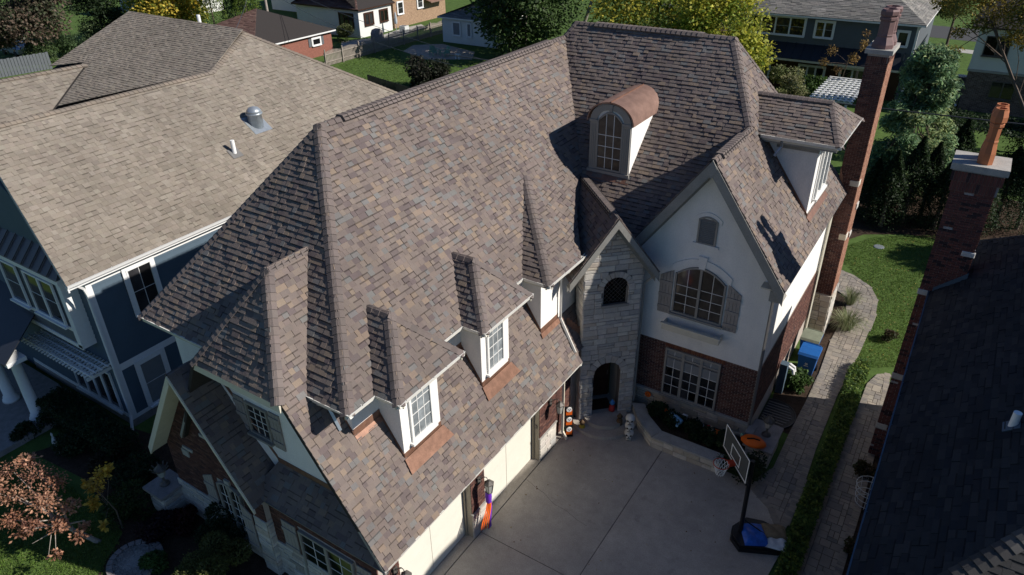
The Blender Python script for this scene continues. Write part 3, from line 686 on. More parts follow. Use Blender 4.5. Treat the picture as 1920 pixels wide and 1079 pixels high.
NLW = V(s_l, 0, 1); nch = fnorm(clip_hip)
cp += caps(V(XC0, YC, ZC), V(XG, YG0, ZG), NLW, nch, PC, 40, half=.17) + caps(V(XC1, YC, ZC), V(XG, YG0, ZG), nch, V(-s_l, 0, 1), PC, 41) + caps(V(XG, YG0, ZG), V(XG, YG1 + .1, ZG), NLW, V(-s_l, 0, 1), PC, 42)
cp += caps(V(XB, YB, ZB), V(XB, 9.7, ZB), fnorm(bg_r), fnorm(bg_l), PC, 43, half=.12)
cp += caps(TA, TA - TN * .5, fnorm(t_left), fnorm(t_right), PC, 44) + caps(TA - TN * .5, TBk, fnorm(t_left), fnorm(t_right), PC, 45, half=.17, up=.07)
cp += caps(d_pk, d_bk, fnorm(sd_f), fnorm(sd_b), PC, 46, up=.06) + caps(V(dxf, dy0, gz), d_pk, fnorm(sd_f), fnorm(sd_r), PC, 47) + caps(V(dxf, dy1, gz), d_pk, fnorm(sd_r), fnorm(sd_b), PC, 48)
emit(cp, 'ridge_cap', 'shingle', roof_o, 300, 'ridge_cap_field')
# vent slots under the raised ridge caps
vb = MB()
for p0, p1, a in ((APX + V(0, .75, 0), RB - V(0, 1.2, 0), V(1, 0, 0)), (Lm + V(.9, 0, 0), Rm - V(1.1, 0, 0), V(0, 1, 0)), (AW + V(0, .5, 0), J - V(0, .9, 0), V(1, 0, 0)), (TA - TN * .5, TBk, TD)):
    d = nrm(p1 - p0); vb.obox(p0, d, a, UP, (0.02, np.linalg.norm(p1 - p0) - .02), (-.15, .15), (-.14, .0))
vb.build('ridge_vent', 'underlay', roof_o)

# ---- walls
X1, Y1 = V(1, 0, 0), V(0, 1, 0)
wall = MB()   # stucco
wall.box((-17.5, 9.0, 2.9), (-10.6, 26, 7.0))                                   # upper storey of the garage wing
wall.box((-10.7, 18.0, 2.9), (-10.05, 20.2, 6.9))
for y0, y1 in ((9.93, 11.42), (13.40, 14.82), (16.70, 20.0)): wall.box((-10.7, y0, 3.9), (-9.90, y1, 6.96))
wy = 20.4
wall.prism([(-8.4, wy, 3.2), (-3.71, wy, 3.2), (-3.71, wy, 6.8), (XW, wy, ZW - .32), (-8.4, wy, 6.9)], (0, 0.3, 0))
wall.box((-4.0, wy + .3, 3.2), (-3.71, 29, 6.9)); wall.box((-8.3, 21.0, 3.2), (-4.0, 29, 6.5))
wall.prism([(-13.2, 8.6, 3.3), (-9.6, 8.6, 3.6), (-9.55, 8.6, 3.9), (-11.6, 8.6, 7.12), (-14.55, 8.6, 7.12), (-15.6, 8.6, 6.0)], (0, .3, 0))   # clipped gable front
wall.build('stucco_wall', 'stucco', house)
low = MB()
low.box((-17.4, 9.2, 0), (-10.2, 19.5, 3.0)); low.box((-10.3, 18.2, 0), (-9.5, 20, 3.2)); low.box((-8.2, wy + .06, 0), (-3.75, 29, 3.25)); low.box((-10.2, 8.3, 2.62), (-9.40, 17.6, 3.12))
low.build('wall_core', 'mortar', house)
soff = MB()
soff.box((-9.42, 7.95, 2.98), (-9.08, 17.9, 3.03)); soff.box((-18.0, 8.5, 6.9), (-10.1, 9.05, 6.95)); soff.box((-10.65, 8.5, 6.9), (-10.15, 20, 6.95))
for y0, y1, xf in bays + [(15.86, 20.1, -9.12)]: soff.box((-10.6, y0 + .06, 6.90), (xf - .07, y1 - .06, 6.947))
soff.box((-4.05, 20.0, 6.48), (-3.4, 29.4, 6.53))
soff.build('soffit', 'trim_cream', house)

# bay copper aprons, side flashings
def cuP(pts, ext): return part('copper_flashing', 'copper', house, lambda b: b.prism(pts, ext))
for y0, y1, win in ((9.93, 11.42, 1), (13.40, 14.82, 1), (16.70, 17.8, 0)):
    a = V(-9.90, 0, lz(-9.90)); dn = nrm(V(1, 0, -s_l)); nn_ = nrm(NLW)
    cuP([a + V(0, y0 - .05, 0) + nn_ * .045 + UP * .02, a + V(0, y1 + .05, 0) + nn_ * .045 + UP * .02, a + V(0, y1 + .22, 0) + nn_ * .05 + dn * (.42 if win else .16), a + V(0, y0 - .08, 0) + nn_ * .05 + dn * (.42 if win else .16)], nn_ * .012)
    cuP([V(-9.895, y0 - .01, lz(-9.9) - .05), V(-9.895, y1 + .01, lz(-9.9) - .05), V(-9.895, y1 + .01, lz(-9.9) + .20), V(-9.895, y0 - .01, lz(-9.9) + .20)], V(.012, 0, 0))
    cuP([V(-9.89, y0 - .004, lz(-9.9)), V(-10.7, y0 - .004, lz(-10.7)), V(-10.7, y0 - .004, lz(-10.7) + .17), V(-9.89, y0 - .004, lz(-9.9) + .17)], V(0, -.012, 0))
for y0, y1 in ((9.0, 9.93), (11.42, 13.4), (14.82, 16.7)):
    cuP([V(-10.595, y0, lz(-10.6) - .02), V(-10.595, y1, lz(-10.6) - .02), V(-10.595, y1, lz(-10.6) + .22), V(-10.595, y0, lz(-10.6) + .22)], V(.012, 0, 0))
    cuP([V(-10.58, y0, lz(-10.58) + .04), V(-10.58, y1, lz(-10.58) + .04), V(-10.5, y1, lz(-10.5) + .05), V(-10.5, y0, lz(-10.5) + .05)], V(.01, 0, .012))
cuP([V(-10.59, 8.994, lz(-10.6)), V(-11.3, 8.994, lz(-11.3)), V(-11.3, 8.994, lz(-11.3) + .15), V(-10.59, 8.994, lz(-10.6) + .15)], V(0, -.012, 0))
cuP([V(-13.3, 8.594, 3.86), V(-9.75, 8.594, 3.86), V(-9.9, 8.594, 4.08), V(-13.3, 8.594, 4.08)], V(0, -.014, 0))
cuP([V(-13.25, 8.594, 3.95), V(-13.3, 8.594, 4.15), V(-15.3, 8.594, 6.45), V(-15.25, 8.594, 6.2)], V(0, -.014, 0))
# stepped copper where the low roof meets the tower
stp = MB()
for i in range(9):
    q = V(-9.72 + .062 * i, 18.12 + .068 * i, 0); z = lz(q[0]); stp.obox(V(q[0], q[1], z), TD, TN, UP, (-.02, .085), (0.05, .075), (-.05, .22 - .0 * i))
stp.build('step_flashing', 'copper', house)

# windows in the bays
for (y0, y1), (wa, wb) in (((9.93, 11.42), (10.24, 11.12)), ((13.40, 14.82), (13.66, 14.52))):
    yc = (wa + wb) / 2; window(house, (-9.90, yc, 4.98), Y1, X1, wb - wa, 1.62, 3, 4, 'win_white', 'glass_soft', fw=.075, recess=.02, depth=.06, mun=.018)
# stucco gable: big arched window, shutters, vent, planter box, trims
wo_ = aty(1310, 607, wy); wc = -6.02
window(house, (wc, wy, 4.52), X1, -Y1, 1.72, 1.50, 2, 4, 'win_frame', 'glass_tan', fw=.06, mull=2, arch=0.42, recess=.02, depth=.07, mun=.016, sill=True)
shutter(house, (wc - 1.38, wy - .01, 4.40), X1, -Y1, .46, 1.42, .30); shutter(house, (wc + 1.38, wy - .01, 4.40), -X1, -Y1, .46, 1.42, .30)
def archtrim(b, cx, y, z0, half, rise, w, d=.05, seg=10, foot=0.0):
    f = lambda x: z0 + rise * (1 - (x / half) ** 2)
    for i in range(seg):
        a = -half + 2 * half * i / seg; c = -half + 2 * half * (i + 1) / seg
        b.prism([(cx + a, y, f(a)), (cx + c, y, f(c)), (cx + c * 1.03, y, f(c) + w), (cx + a * 1.03, y, f(a) + w)], (0, -d, 0))
def tr_(b):
    archtrim(b, wc, wy, 6.08, .98, .42, .24)
    b.prism([(wc - .10, wy, 6.42), (wc + .10, wy, 6.42), (wc + .15, wy, 6.86), (wc - .15, wy, 6.86)], (0, -.085, 0))
part('window_surround', 'stucco', house, tr_)
part('vent_surround', 'stucco', house, lambda b: archtrim(b, wc, wy, 8.04, .42, .20, .15, .03)); part('vent_sill', 'stucco', house, lambda b: b.box((wc - .42, wy - .07, 7.22), (wc + .42, wy + .01, 7.30)))
def louv(b):
    for i in range(13): b.obox((wc, wy, 7.36 + i * .062), X1, nrm(V(0, -1, -.6)), nrm(V(0, -.6, 1)), (-.24, .24), (0.0, .05), (-.004, .006))
def vfr(b):
    b.box((wc - .31, wy - .05, 7.30), (wc - .25, wy + .01, 8.10)); b.box((wc + .25, wy - .05, 7.30), (wc + .31, wy + .01, 8.10)); b.box((wc - .25, wy - .05, 7.30), (wc + .25, wy + .01, 7.35)); archtrim(b, wc, wy, 8.08, .31, .13, .06, .05, 8)
gv = part('gable_vent', 'win_frame', house, vfr); part('louvre', 'win_frame', gv, louv)
part('vent_back', 'gutter_dark', gv, lambda b: b.box((wc - .25, wy - .012, 7.33), (wc + .25, wy + .01, 8.16)))
def fbox(b):
    x0, x1 = wc - 1.02, wc + .98; b.box((x0, wy - .42, 3.98), (x1, wy - .36, 4.20)); b.box((x0, wy - .36, 3.98), (x0 + .05, wy, 4.20)); b.box((x1 - .05, wy - .36, 3.98), (x1, wy, 4.20)); b.box((x0 + .05, wy - .36, 3.98), (x1 - .05, wy, 4.02))
    b.prism([(x0 - .04, wy - .46, 4.20), (x1 + .04, wy - .46, 4.20), (x1 + .04, wy - .34, 4.20), (x0 - .04, wy - .34, 4.20)], (0, 0, .05))
wb_ = part('window_box', 'trim_cream', house, fbox)
for k in (-.66, 0, .66): part('bracket', 'trim_cream', wb_, lambda b: b.prism([(wc + k - .09, wy, 3.98), (wc + k - .09, wy - .26, 3.98), (wc + k - .09, wy - .22, 3.84), (wc + k - .09, wy, 3.74)], (.18, 0, 0)))
# rake boards of the stucco gable
def rake(name, a, b_, outn, w=.30, t=.06, over=0.0, mm='rake_wood', dz=-.03):
    def f(b):
        a_, c_ = np.asarray(a, float) + UP * dz, np.asarray(b_, float) + UP * dz
        b.prism([a_, c_, c_ - UP * w, a_ - UP * w], np.asarray(outn) * t)
    return part(name, mm, house, f)
rake('rake_board', AW + V(0, .03, 0), EW + V(0, .03, 0), -Y1, .46); rake('rake_board', AW + V(0, .03, 0), EL + V(0, .03, 0), -Y1, .46)
def und(b):
    for E_ in (EW, EL):
        d = nrm(E_ - AW); b.prism([AW + V(0, .04, -.36), E_ + V(0, .04, -.36), E_ + V(0, .46, -.36), AW + V(0, .46, -.36)], (0, 0, .03))
        b.prism([AW + V(0, .38, -.36), E_ * .86 + AW * .14 + V(0, .38, -.36), E_ * .86 + AW * .14 + V(0, .38, -.60), AW + V(0, .38, -.60)], (0, .08, 0))
part('rake_soffit', 'rake_wood', house, und)
part('rake_return', 'rake_wood', house, lambda b: b.box((-3.75, 20.0, 6.12), (-3.42, 20.42, 6.50)))
part('gable_crown', 'rake_wood', house, lambda b: b.prism([AW + V(-.16, -.05, -.28), AW + V(0, -.05, -.02), AW + V(.16, -.05, -.28), AW + V(0, -.05, -.62)], (0, .04, 0)))
# tower rake boards
rake('rake_board', TA + TN * -.03, TR + TN * -.03, TN, .30); rake('rake_board', TA + TN * -.03, TL + TN * -.03, TN, .30)
def tund(b):
    for E_ in (TL, TR): b.prism([TA - TN * .03 - UP * .30, E_ - TN * .03 - UP * .30, E_ - TN * .36 - UP * .30, TA - TN * .36 - UP * .30], UP * .03); b.prism([TA - TN * .28 - UP * .3, E_ - TN * .28 - UP * .3, E_ - TN * .28 - UP * .5, TA - TN * .28 - UP * .5], -TN * .06)
part('rake_soffit', 'rake_wood', house, tund)

# brick under the stucco gable, with the triple window
bx0, bx1 = -8.2, -3.73; by = wy + 0.05
tw0, tw1, tz0, tz1 = -6.93, -4.93, 0.98, 3.0
br = bricks((bx0, by, 0), X1, -Y1, bx1 - bx0, .82, 3.22, PAL_BRICK, 101, cuts=lambda a, b: [(tw0 - bx0, tw1 - bx0)] if b > tz0 and a < tz1 else [])
bw = MB(); bw.box((bx0, by - .002, 0), (tw0, by + .05, 3.22)); bw.box((tw1, by - .002, 0), (bx1, by + .05, 3.22)); bw.box((tw0, by - .002, 0), (tw1, by + .05, tz0)); bw.box((tw0, by - .002, tz1), (tw1, by + .05, 3.22))
bw = bw.build('brick_wall', 'mortar', house)
# soldier course over the window
r_ = random.Random(5); x = tw0 - .05
while x < tw1 + .05: br.append(blockpiece((0, by, 0), X1, -Y1, x, x + .058, 3.0, 3.19, .016, pick([((0.20, .085, .045), 1), ((.15, .055, .035), 1)], r_))); x += .0677
window(house, ((tw0 + tw1) / 2, by - .03, tz0), X1, -Y1, tw1 - tw0, tz1 - tz0, 2, 4, 'win_frame', 'glass', fw=.07, mull=3, transom=.26, recess=.0, depth=.06, mun=.016, blind_top=.30)
part('stone_sill', 'concrete_light', house, lambda b: b.box((-8.2, by - .10, .86), (-3.68, by + .02, .96)))
sw = stones((bx0, by - .04, 0), X1, -Y1, bx1 - bx0 + .04, .0, .86, PAL_BUFF, 102, hh=(.16, .26), ww=(.3, .8), d=.025)
# right wall of the wing: stucco above, brick below (seen edge on)
br += bricks((-3.70, wy + .02, 0), Y1, X1, 8.2, .9, 3.15, PAL_BRICK, 103)
part('brick_wall', 'mortar', house, lambda b: b.box((-3.9, wy + .06, 0), (-3.702, 28.9, 3.18)))
# garage piers: brick over stone
br += bricks((-9.40, 11.92, 0), Y1, X1, .68, 1.02, 2.66, PAL_BRICK, 104) + bricks((-9.40, 15.82, 0), Y1, X1, 1.1, 1.02, 2.66, PAL_BRICK, 105) + bricks((-9.40, 8.3, 0), Y1, X1, .45, 1.02, 2.66, PAL_BRICK, 106)
for a, b_ in ((11.92, 12.6), (15.82, 16.92), (8.3, 8.75)):
    sw += stones((-9.40, a, 0), Y1, X1, b_ - a, .02, 1.0, PAL_STONE, int(a * 10), d=.05, hh=(.16, .3), ww=(.25, .5)); part('pier', 'mortar', house, lambda b: b.box((-9.95, a, 0), (-9.402, b_, 2.66)))
    part('stone_cap', 'concrete_light', house, lambda b: b.box((-9.43, a - .02, 1.0), (-9.34, b_ + .02, 1.05)))
# recess beside the tower
br += bricks((-9.55, 16.92, 0), Y1, X1, 1.35, .02, 2.66, PAL_BRICK, 107); part('brick_wall', 'mortar', house, lambda b: b.box((-9.8, 16.92, 0), (-9.552, 18.3, 2.66)))
# garage doors with sections
for y0, y1 in ((8.75, 11.92), (12.6, 15.82)):
    gd = part('garage_door', 'garage_door', house, lambda b: [b.box((-9.74, y0, .05), (-9.695, y1, 2.62))])
    for i in range(4):
        for k in range(2):
            a, c = y0 + .06 + (y1 - y0 - .12) * k / 2, y0 + .06 + (y1 - y0 - .12) * (k + 1) / 2
            part('panel', 'garage_door', gd, lambda b: b.obox((-9.694, 0, 0), Y1, UP, X1, (a + .012, c - .012), (.07 + i * .635, .07 + (i + 1) * .635 - .005), (0, .012)))
    part('door_jamb', 'jamb', house, lambda b: [b.box((-9.75, y1 - .001, 0.04), (-9.41, y1 + .03, 2.64)), b.box((-9.66, y1 - .05, 0.04), (-9.60, y1, 2.62)), b.box((-9.74, y0, 2.6), (-9.42, y1, 2.64))])
part('keypad', 'bronze', house, lambda b: b.box((-9.56, 15.79, 1.45), (-9.49, 15.82, 1.60)))
# ---- front (street side) brick gable and windows under the pent roof
fy = 8.05
fb = bricks((-17.9, fy, 0), X1, -Y1, 8.45, .9, 6.2, PAL_BRICK, 108, cuts=lambda a, b: [(0, 2.28 - max(0, (6.35 - b) / 1.515)), (2.28 + max(0, (6.35 - b) / 1.515), 9)] if b > 3.0 else ([(2.2, 3.3), (5.6, 7.7)] if a < 2.5 else []))
br += fb
fw_ = MB(); fw_.prism([(-17.9, fy, 0), (-9.5, fy, 0), (-9.5, fy, 2.95), (-13.4, fy, 2.95), (XB, fy, 6.3), (-17.85, fy, 2.95)], (0, .4, 0)); fw_.build('brick_wall', 'mortar', house)
sw += stones((-17.95, fy - .03, 0), X1, -Y1, 8.5, 0, 1.35, PAL_STONE, 109, cuts=lambda a, b: [(2.2, 3.3)] if b > .6 else [], d=.03)
sw += stones((-13.95, fy - .2, 0), X1, -Y1, .55, 0, 2.2, PAL_STONE, 110, d=.03) + stones((-13.4, fy - .2, 0), Y1, X1, .2, 0, 2.2, PAL_STONE, 111, d=.03); part('pier', 'mortar', house, lambda b: b.box((-13.95, fy - .2, 0), (-13.4, fy, 2.2)))
br += bricks((-13.95, fy - .2, 0), X1, -Y1, .55, 2.2, 2.9, PAL_BRICK, 112)
part('pier', 'mortar', house, lambda b: b.box((-13.94, fy - .19, 2.2), (-13.41, fy, 2.9)))
window(house, (-15.15, fy - .02, .62), X1, -Y1, 1.02, 1.75, 2, 5, 'win_frame', 'glass', fw=.07, mull=2, arch=.2); window(house, (-11.25, fy - .02, .45), X1, -Y1, 2.0, 2.0, 2, 5, 'win_frame', 'glass', fw=.07, mull=2)
shutter(house, (-16.35, fy - .02, .60), X1, -Y1, .48, 1.7, .25); shutter(house, (-13.98 + .0, fy - .24, .60), -X1, -Y1, .42, 1.6, .25); shutter(house, (-12.95, fy - .02, .5), X1, -Y1, .55, 1.95); shutter(house, (-10.15, fy - .02, .5), X1, -Y1, .5, 1.95)
def lst(b):
    b.box((-17.0, fy - .05, 3.05), (-16.55, fy + .02, 3.15)); b.box((-17.1, fy - .05, 2.75), (-16.8, fy + .02, 3.0)); b.box((-15.85, fy - .06, 4.05), (-14.85, fy + .02, 4.15)); b.box((-15.25, fy - .07, 2.32), (-15.02, fy + .02, 2.72))
part('limestone_trim', 'concrete_light', house, lst)
# rakes of the brick gable
rake('rake_board', V(XB, YB + .02, ZB), V(XB + 2.33, YB + .02, 3.05), -Y1, .14, mm='trim_cream'); rake('rake_board', V(XB, YB + .02, ZB), V(XB - 2.33, YB + .02, 3.05), -Y1, .30, mm='trim_cream')
part('rake_soffit', 'trim_cream', house, lambda b: b.prism([V(XB, YB + .03, ZB - .3), V(XB - 2.33, YB + .03, 2.75), V(XB - 2.33, fy, 2.75), V(XB, fy, ZB - .3)], UP * .04))
# clipped gable window with shutters, rake edge, eave board
window(house, (-13.72, 8.6, 4.62), X1, -Y1, .86, 1.05, 3, 4, 'win_frame', 'glass', fw=.06); shutter(house, (-14.62, 8.59, 4.5), X1, -Y1, .40, 1.2, boards=3); shutter(house, (-13.24, 8.59, 4.5), X1, -Y1, .40, 1.2, boards=3)
rake('rake_board', V(XC0, 7.92, ZC), V(-8.97, 7.92, 3.1), -Y1, .16, mm='rake_wood'); rake('rake_board', V(XC1, 7.92, ZC), V(-16.6, 7.92, 3.9), -Y1, .16)
part('eave_board', 'trim_cream', house, lambda b: [b.box((XC1 - .05, YC + .02, ZC - .24), (XC0 + .02, YC + .07, ZC - .03)), b.box((XC1, YC + .07, ZC - .06), (XC0, 8.6, ZC - .02))])
emit(br, 'brick', 'brick', bw, 260, 'brick_field')

# ---- stone tower, 45 degrees, arched door and arched window
C1, C2 = V(-9.20, 18.30, 0), V(-7.78, 19.72, 0); TW = float(np.linalg.norm(C2 - C1)); tc = TW / 2 - .02
dw, dz0, dzs, dzt = .50, .33, 2.15, 2.62            # door half width, threshold, spring, crown
ww_, wz0, wzs, wzt = .44, 4.98, 5.60, 6.04
def tcuts(a, b):
    m_ = (a + b) / 2; o = []
    if m_ < dzt + .26:
        h = dw if m_ < dzs else (dw + .26) * math.sqrt(max(0, 1 - ((m_ - dzs) / (dzt - dzs + .26)) ** 2)); o.append((tc - h, tc + h))
    if wz0 < m_ < wzt + .2:
        h = ww_ if m_ < wzs else (ww_ + .2) * math.sqrt(max(0, 1 - ((m_ - wzs) / (wzt - wzs + .2)) ** 2)); o.append((tc + .12 - h, tc + .12 + h))
    if m_ > 5.9: k = TW / 2 - (8.0 - m_) / 1.37; o += [(-1, k), (TW - k, 9)]
    return o
ts = stones(C1, TD, TN, TW, 0, 7.85, PAL_STONE, 120, cuts=tcuts, hh=(.11, .25), ww=(.22, .62), d=.03)
ts += stones(C1 - TN * .75, TN, -TD, .75 + .03, 0, 6.4, PAL_STONE, 121, hh=(.11, .25), ww=(.3, .6), d=.03)
ts += stones(C2, -TN, TD, .5, 0, 6.4, PAL_STONE, 122, hh=(.11, .25), ww=(.3, .6), d=.03)
def vous(cx, z0, rx, rz, w, n, d, key=True):
    for i in range(n):
        a0, a1 = math.pi * i / n + .018, math.pi * (i + 1) / n - .018; k = 1.25 if key and i == n // 2 else 1.0
        pts = [(cx + rx * math.cos(a0), z0 + rz * math.sin(a0)), (cx + (rx + w * k) * math.cos(a0), z0 + (rz + w * k) * math.sin(a0)), (cx + (rx + w * k) * math.cos(a1), z0 + (rz + w * k) * math.sin(a1)), (cx + rx * math.cos(a1), z0 + rz * math.sin(a1))]
        b = MB(); b.prism([C1 + TD * p[0] + UP * p[1] - TN * .12 for p in pts], TN * (.12 + d * k)); ts.append((b.v, b.f[1:] + b.f[:1], pick(PAL_STONE, rnd)))
vous(tc, dzs, dw, dzt - dzs, .26, 9, .05); vous(tc + .12, wzs, ww_, wzt - wzs, .20, 11, .045, False)
tb = MB()
def twall(z0, z1, u0, u1): tb.obox(C1, TD, UP, TN, (u0, u1), (z0, z1), (-.3, 0))
twall(0, dzt, 0, tc - dw); twall(0, dzt, tc + dw, TW); twall(dzt, wz0, 0, TW); twall(wz0, wzt, 0, tc + .12 - ww_); twall(wz0, wzt, tc + .12 + ww_, TW)
tb.prism([C1 + UP * wzt, C1 + TD * TW + UP * wzt, C1 + TD * TW / 2 + UP * 7.98], -TN * .3)
tb.obox(C1, TD, UP, TN, (0.002, .3), (0, 6.35), (-1.6, -.3)); tb.obox(C1, TD, UP, TN, (TW - .3, TW - .002), (0, 6.35), (-1.6, -.3))
tw_o = tb.build('tower_wall', 'mortar_deep', house)
emit(ts, 'stone', 'stone', tw_o, 300, 'stone_field'); emit(sw, 'stone', 'stone', bw, 160, 'stone_field')
door = part('door', 'wood_dark', house, lambda b: b.obox(C1, TD, UP, TN, (tc - .46, tc + .46), (dz0, 2.62), (-1.05, -1.0)))
for i in range(2):
    for k in range(3): part('door_panel', 'wood_dark', door, lambda b: b.obox(C1, TD, UP, TN, (tc - .40 + i * .42, tc - .04 + i * .42), (dz0 + .15 + k * .72, dz0 + .75 + k * .72), (-1.0, -.98)))
part('door_handle', 'bronze', door, lambda b: b.obox(C1, TD, UP, TN, (tc + .36, tc + .39), (1.3, 1.5), (-.99, -.94)))
part('vestibule', 'win_frame', house, lambda b: [b.obox(C1, TD, UP, TN, (tc + .52, tc + .56), (.3, 2.7), (-1.05, -.3)), b.obox(C1, TD, UP, TN, (tc - .56, tc - .52), (.3, 2.7), (-1.05, -.3)), b.obox(C1, TD, UP, TN, (tc - .56, tc + .56), (2.62, 2.7), (-1.05, -.3)), b.obox(C1, TD, UP, TN, (tc - .52, tc + .52), (.26, .325), (-1.05, 0))])
part('door_mat', 'wood_dark', house, lambda b: b.obox(C1, TD, UP, TN, (tc - .40, tc + .36), (.326, .34), (-.78, -.2)))
def leaded(b):
    for s in (-1, 1):
        for i in range(-4, 9):
            a = V(0, 0); x0 = -ww_ + .02; pts = []
            p0, p1 = (x0, wz0 + i * .16), (ww_ - .02, wz0 + i * .16 + s * .9)
            n_ = 16; inside = [(p0[0] + (p1[0] - p0[0]) * t / n_, p0[1] + (p1[1] - p0[1]) * t / n_) for t in range(n_ + 1)]
            inside = [p for p in inside if wz0 + .03 < p[1] < wzs + (wzt - wzs - .03) * math.sqrt(max(0, 1 - (p[0] / ww_) ** 2))]
            if len(inside) > 1: b.tube([C1 + TD * (tc + .12 + p[0]) + UP * p[1] - TN * .085 for p in (inside[0], inside[-1])], .006, 4)
wn_ = part('window', 'win_frame', house, lambda b: [b.obox(C1, TD, UP, TN, (tc + .12 - ww_ - .05, tc + .12 + ww_ + .05), (wz0 - .10, wz0), (-.1, .05)), b.obox(C1, TD, UP, TN, (tc + .12 - ww_, tc + .12 - ww_ + .04), (wz0, wzs), (-.12, -.05)), b.obox(C1, TD, UP, TN, (tc + .12 + ww_ - .04, tc + .12 + ww_), (wz0, wzs), (-.12, -.05))])
part('pane', 'glass', wn_, lambda b: b.obox(C1, TD, UP, TN, (tc + .12 - ww_, tc + .12 + ww_), (wz0, wzt), (-.11, -.10))); part('leading', 'bronze', wn_, leaded)
# ---- gutters and downspouts
gutter(house, V(-8.95, 7.86, 3.12), V(-8.95, 17.88, 3.10), X1); gutter(house, V(-8.95, 17.9, 3.1), V(-9.2, 17.9, 3.1), Y1); gutter(house, V(-13.84, 7.86, 3.08), V(-8.96, 7.86, 3.08), -Y1, 'gutter_dark')
gutter(house, V(-18.05, 8.44, ZE + .02), V(-14.3, 8.44, ZE + .02), -Y1); gutter(house, V(-11.5, 8.44, ZE + .02), V(-10.0, 8.44, ZE + .02), -Y1)
segs = [((-10.0, 8.44), (-10.0, 9.33), X1), ((-10.05, 9.31), (-9.26, 9.31), -Y1), ((-9.26, 9.31), (-9.26, 11.86), X1), ((-9.26, 11.86), (-10.0, 11.86), Y1), ((-10.0, 11.86), (-10.0, 12.79), X1), ((-10.05, 12.77), (-9.27, 12.77), -Y1), ((-9.27, 12.77), (-9.27, 15.23), X1), ((-9.27, 15.23), (-10.0, 15.23), Y1), ((-10.0, 15.23), (-10.0, 15.86), X1), ((-10.05, 15.84), (-9.08, 15.84), -Y1), ((-9.08, 15.84), (-9.08, 18.3), X1)]
for a, b_, o in segs: gutter(house, V(*a, ZE + .02), V(*b_, ZE + .02), o, hang=.5)
fas = MB()
for a, b_, o in segs:
    p0, p1 = V(*a, ZE - .02) - np.asarray(o) * .13, V(*b_, ZE - .02) - np.asarray(o) * .13; fas.prism([p0, p1, p1 - UP * .12, p0 - UP * .12], -np.asarray(o) * .03)
fas.box((-18.0, 8.57, ZE - .14), (-10.1, 8.6, ZE - .02)); fas.box((-9.10, 7.95, 2.96), (-9.07, 17.9, 3.09)); fas.box((-3.50, 19.98, 6.44), (-3.46, 29.3, 6.56))
fas.build('fascia', 'trim_cream', house)
gutter(house, V(-3.30, 19.97, 6.59), V(-3.30, 28.8, 6.59), X1, 'gutter_dark'); gutter(house, V(rx(gz) + .1, dy0 - .02, gz + .02), V(dxf + .03, dy0 - .02, gz + .02), -Y1); gutter(house, V(dxf + .03, dy0 - .02, gz + .02), V(dxf + .03, dy1, gz + .02), X1)
downspout(house, [(-9.30, 17.75, 6.9), (-9.45, 17.65, 6.6), (-9.80, 17.82, 6.3), (-9.80, 17.82, lz(-9.8) + .2), (-9.15, 17.75, lz(-9.15) + .14)])
downspout(house, [TR - TN * .3 - UP * .12, TR - TN * .3 - UP * .25, C2 + TD * .12 - TN * .1 + UP * 5.6, C2 + TD * .12 - TN * .1 + UP * .6], 'rake_wood')
downspout(house, [(-9.05, 17.35, 3.0), (-9.3, 17.25, 2.7), (-9.3, 17.25, .35), (-9.1, 17.22, .1)], 'trim_cream', .055)
downspout(house, [(-11.1, 8.5, 6.95), (-11.05, 8.75, 6.7), (-10.75, 8.75, 6.1)], 'galv'); downspout(house, [(-5.0, 23.78, 9.85), (-5.0, 23.9, 9.65), (-5.15, 23.75, 9.35)], 'galv')
downspout(house, [(-3.45, 28.55, 6.45), (-3.62, 28.55, 6.2), (-3.62, 28.55, .1)], 'trim_cream', .055); downspout(house, [(-3.5, 20.32, 6.4), (-3.68, 20.36, 6.1), (-3.66, 20.36, .2)], 'gutter_dark', .05)
# ---- side dormer walls and window
dw_y0 = dy0 + .42
part('dormer_wall', 'stucco', house, lambda b: b.prism([(-3.86, dw_y0, 7.2), (-3.86, dw_y0, gz - .1), (rx(gz) - .6, dw_y0, gz - .1), (rx(gz) - .6, dw_y0, 9.2)], (0, dy1 - .42 - dw_y0, 0)))
part('soffit', 'trim_cream', house, lambda b: b.box((-6.0, dy0 + .08, gz - .16), (dxf - .08, dy1 - .08, gz - .11)))
part('fascia', 'rake_wood', house, lambda b: [b.box((-5.6, dy0 + .10, gz - .22), (dxf - .1, dy0 + .14, gz - .02)), b.box((-5.2, dw_y0 - .05, gz - .42), (-3.84, dw_y0, gz - .16))])
window(house, (-3.86, (dw_y0 + dy1 - .42) / 2, 7.75), Y1, X1, 1.5, 1.85, 2, 4, 'win_white', 'glass_soft', fw=.1, mull=2, recess=.01, depth=.1, trim=.14)
part('copper_flashing', 'copper', house, lambda b: [b.prism([(-3.80, dw_y0 - .02, 6.576 + s_w * (-3.33 + 3.80) + .02), (rx(gz), dw_y0 - .02, gz - .03), (rx(gz), dw_y0 - .02, gz + .12), (-3.80, dw_y0 - .02, 6.576 + s_w * (-3.33 + 3.80) + .17)], (0, -.015, 0))])
part('copper_flashing', 'copper', house, lambda b: [b.prism([(-3.84, dw_y0 - .05, 7.28), (-3.84, dy1 - .4, 7.28), (-3.70, dy1 - .4, 7.14), (-3.70, dw_y0 - .05, 7.14)], (.02, 0, .03))])
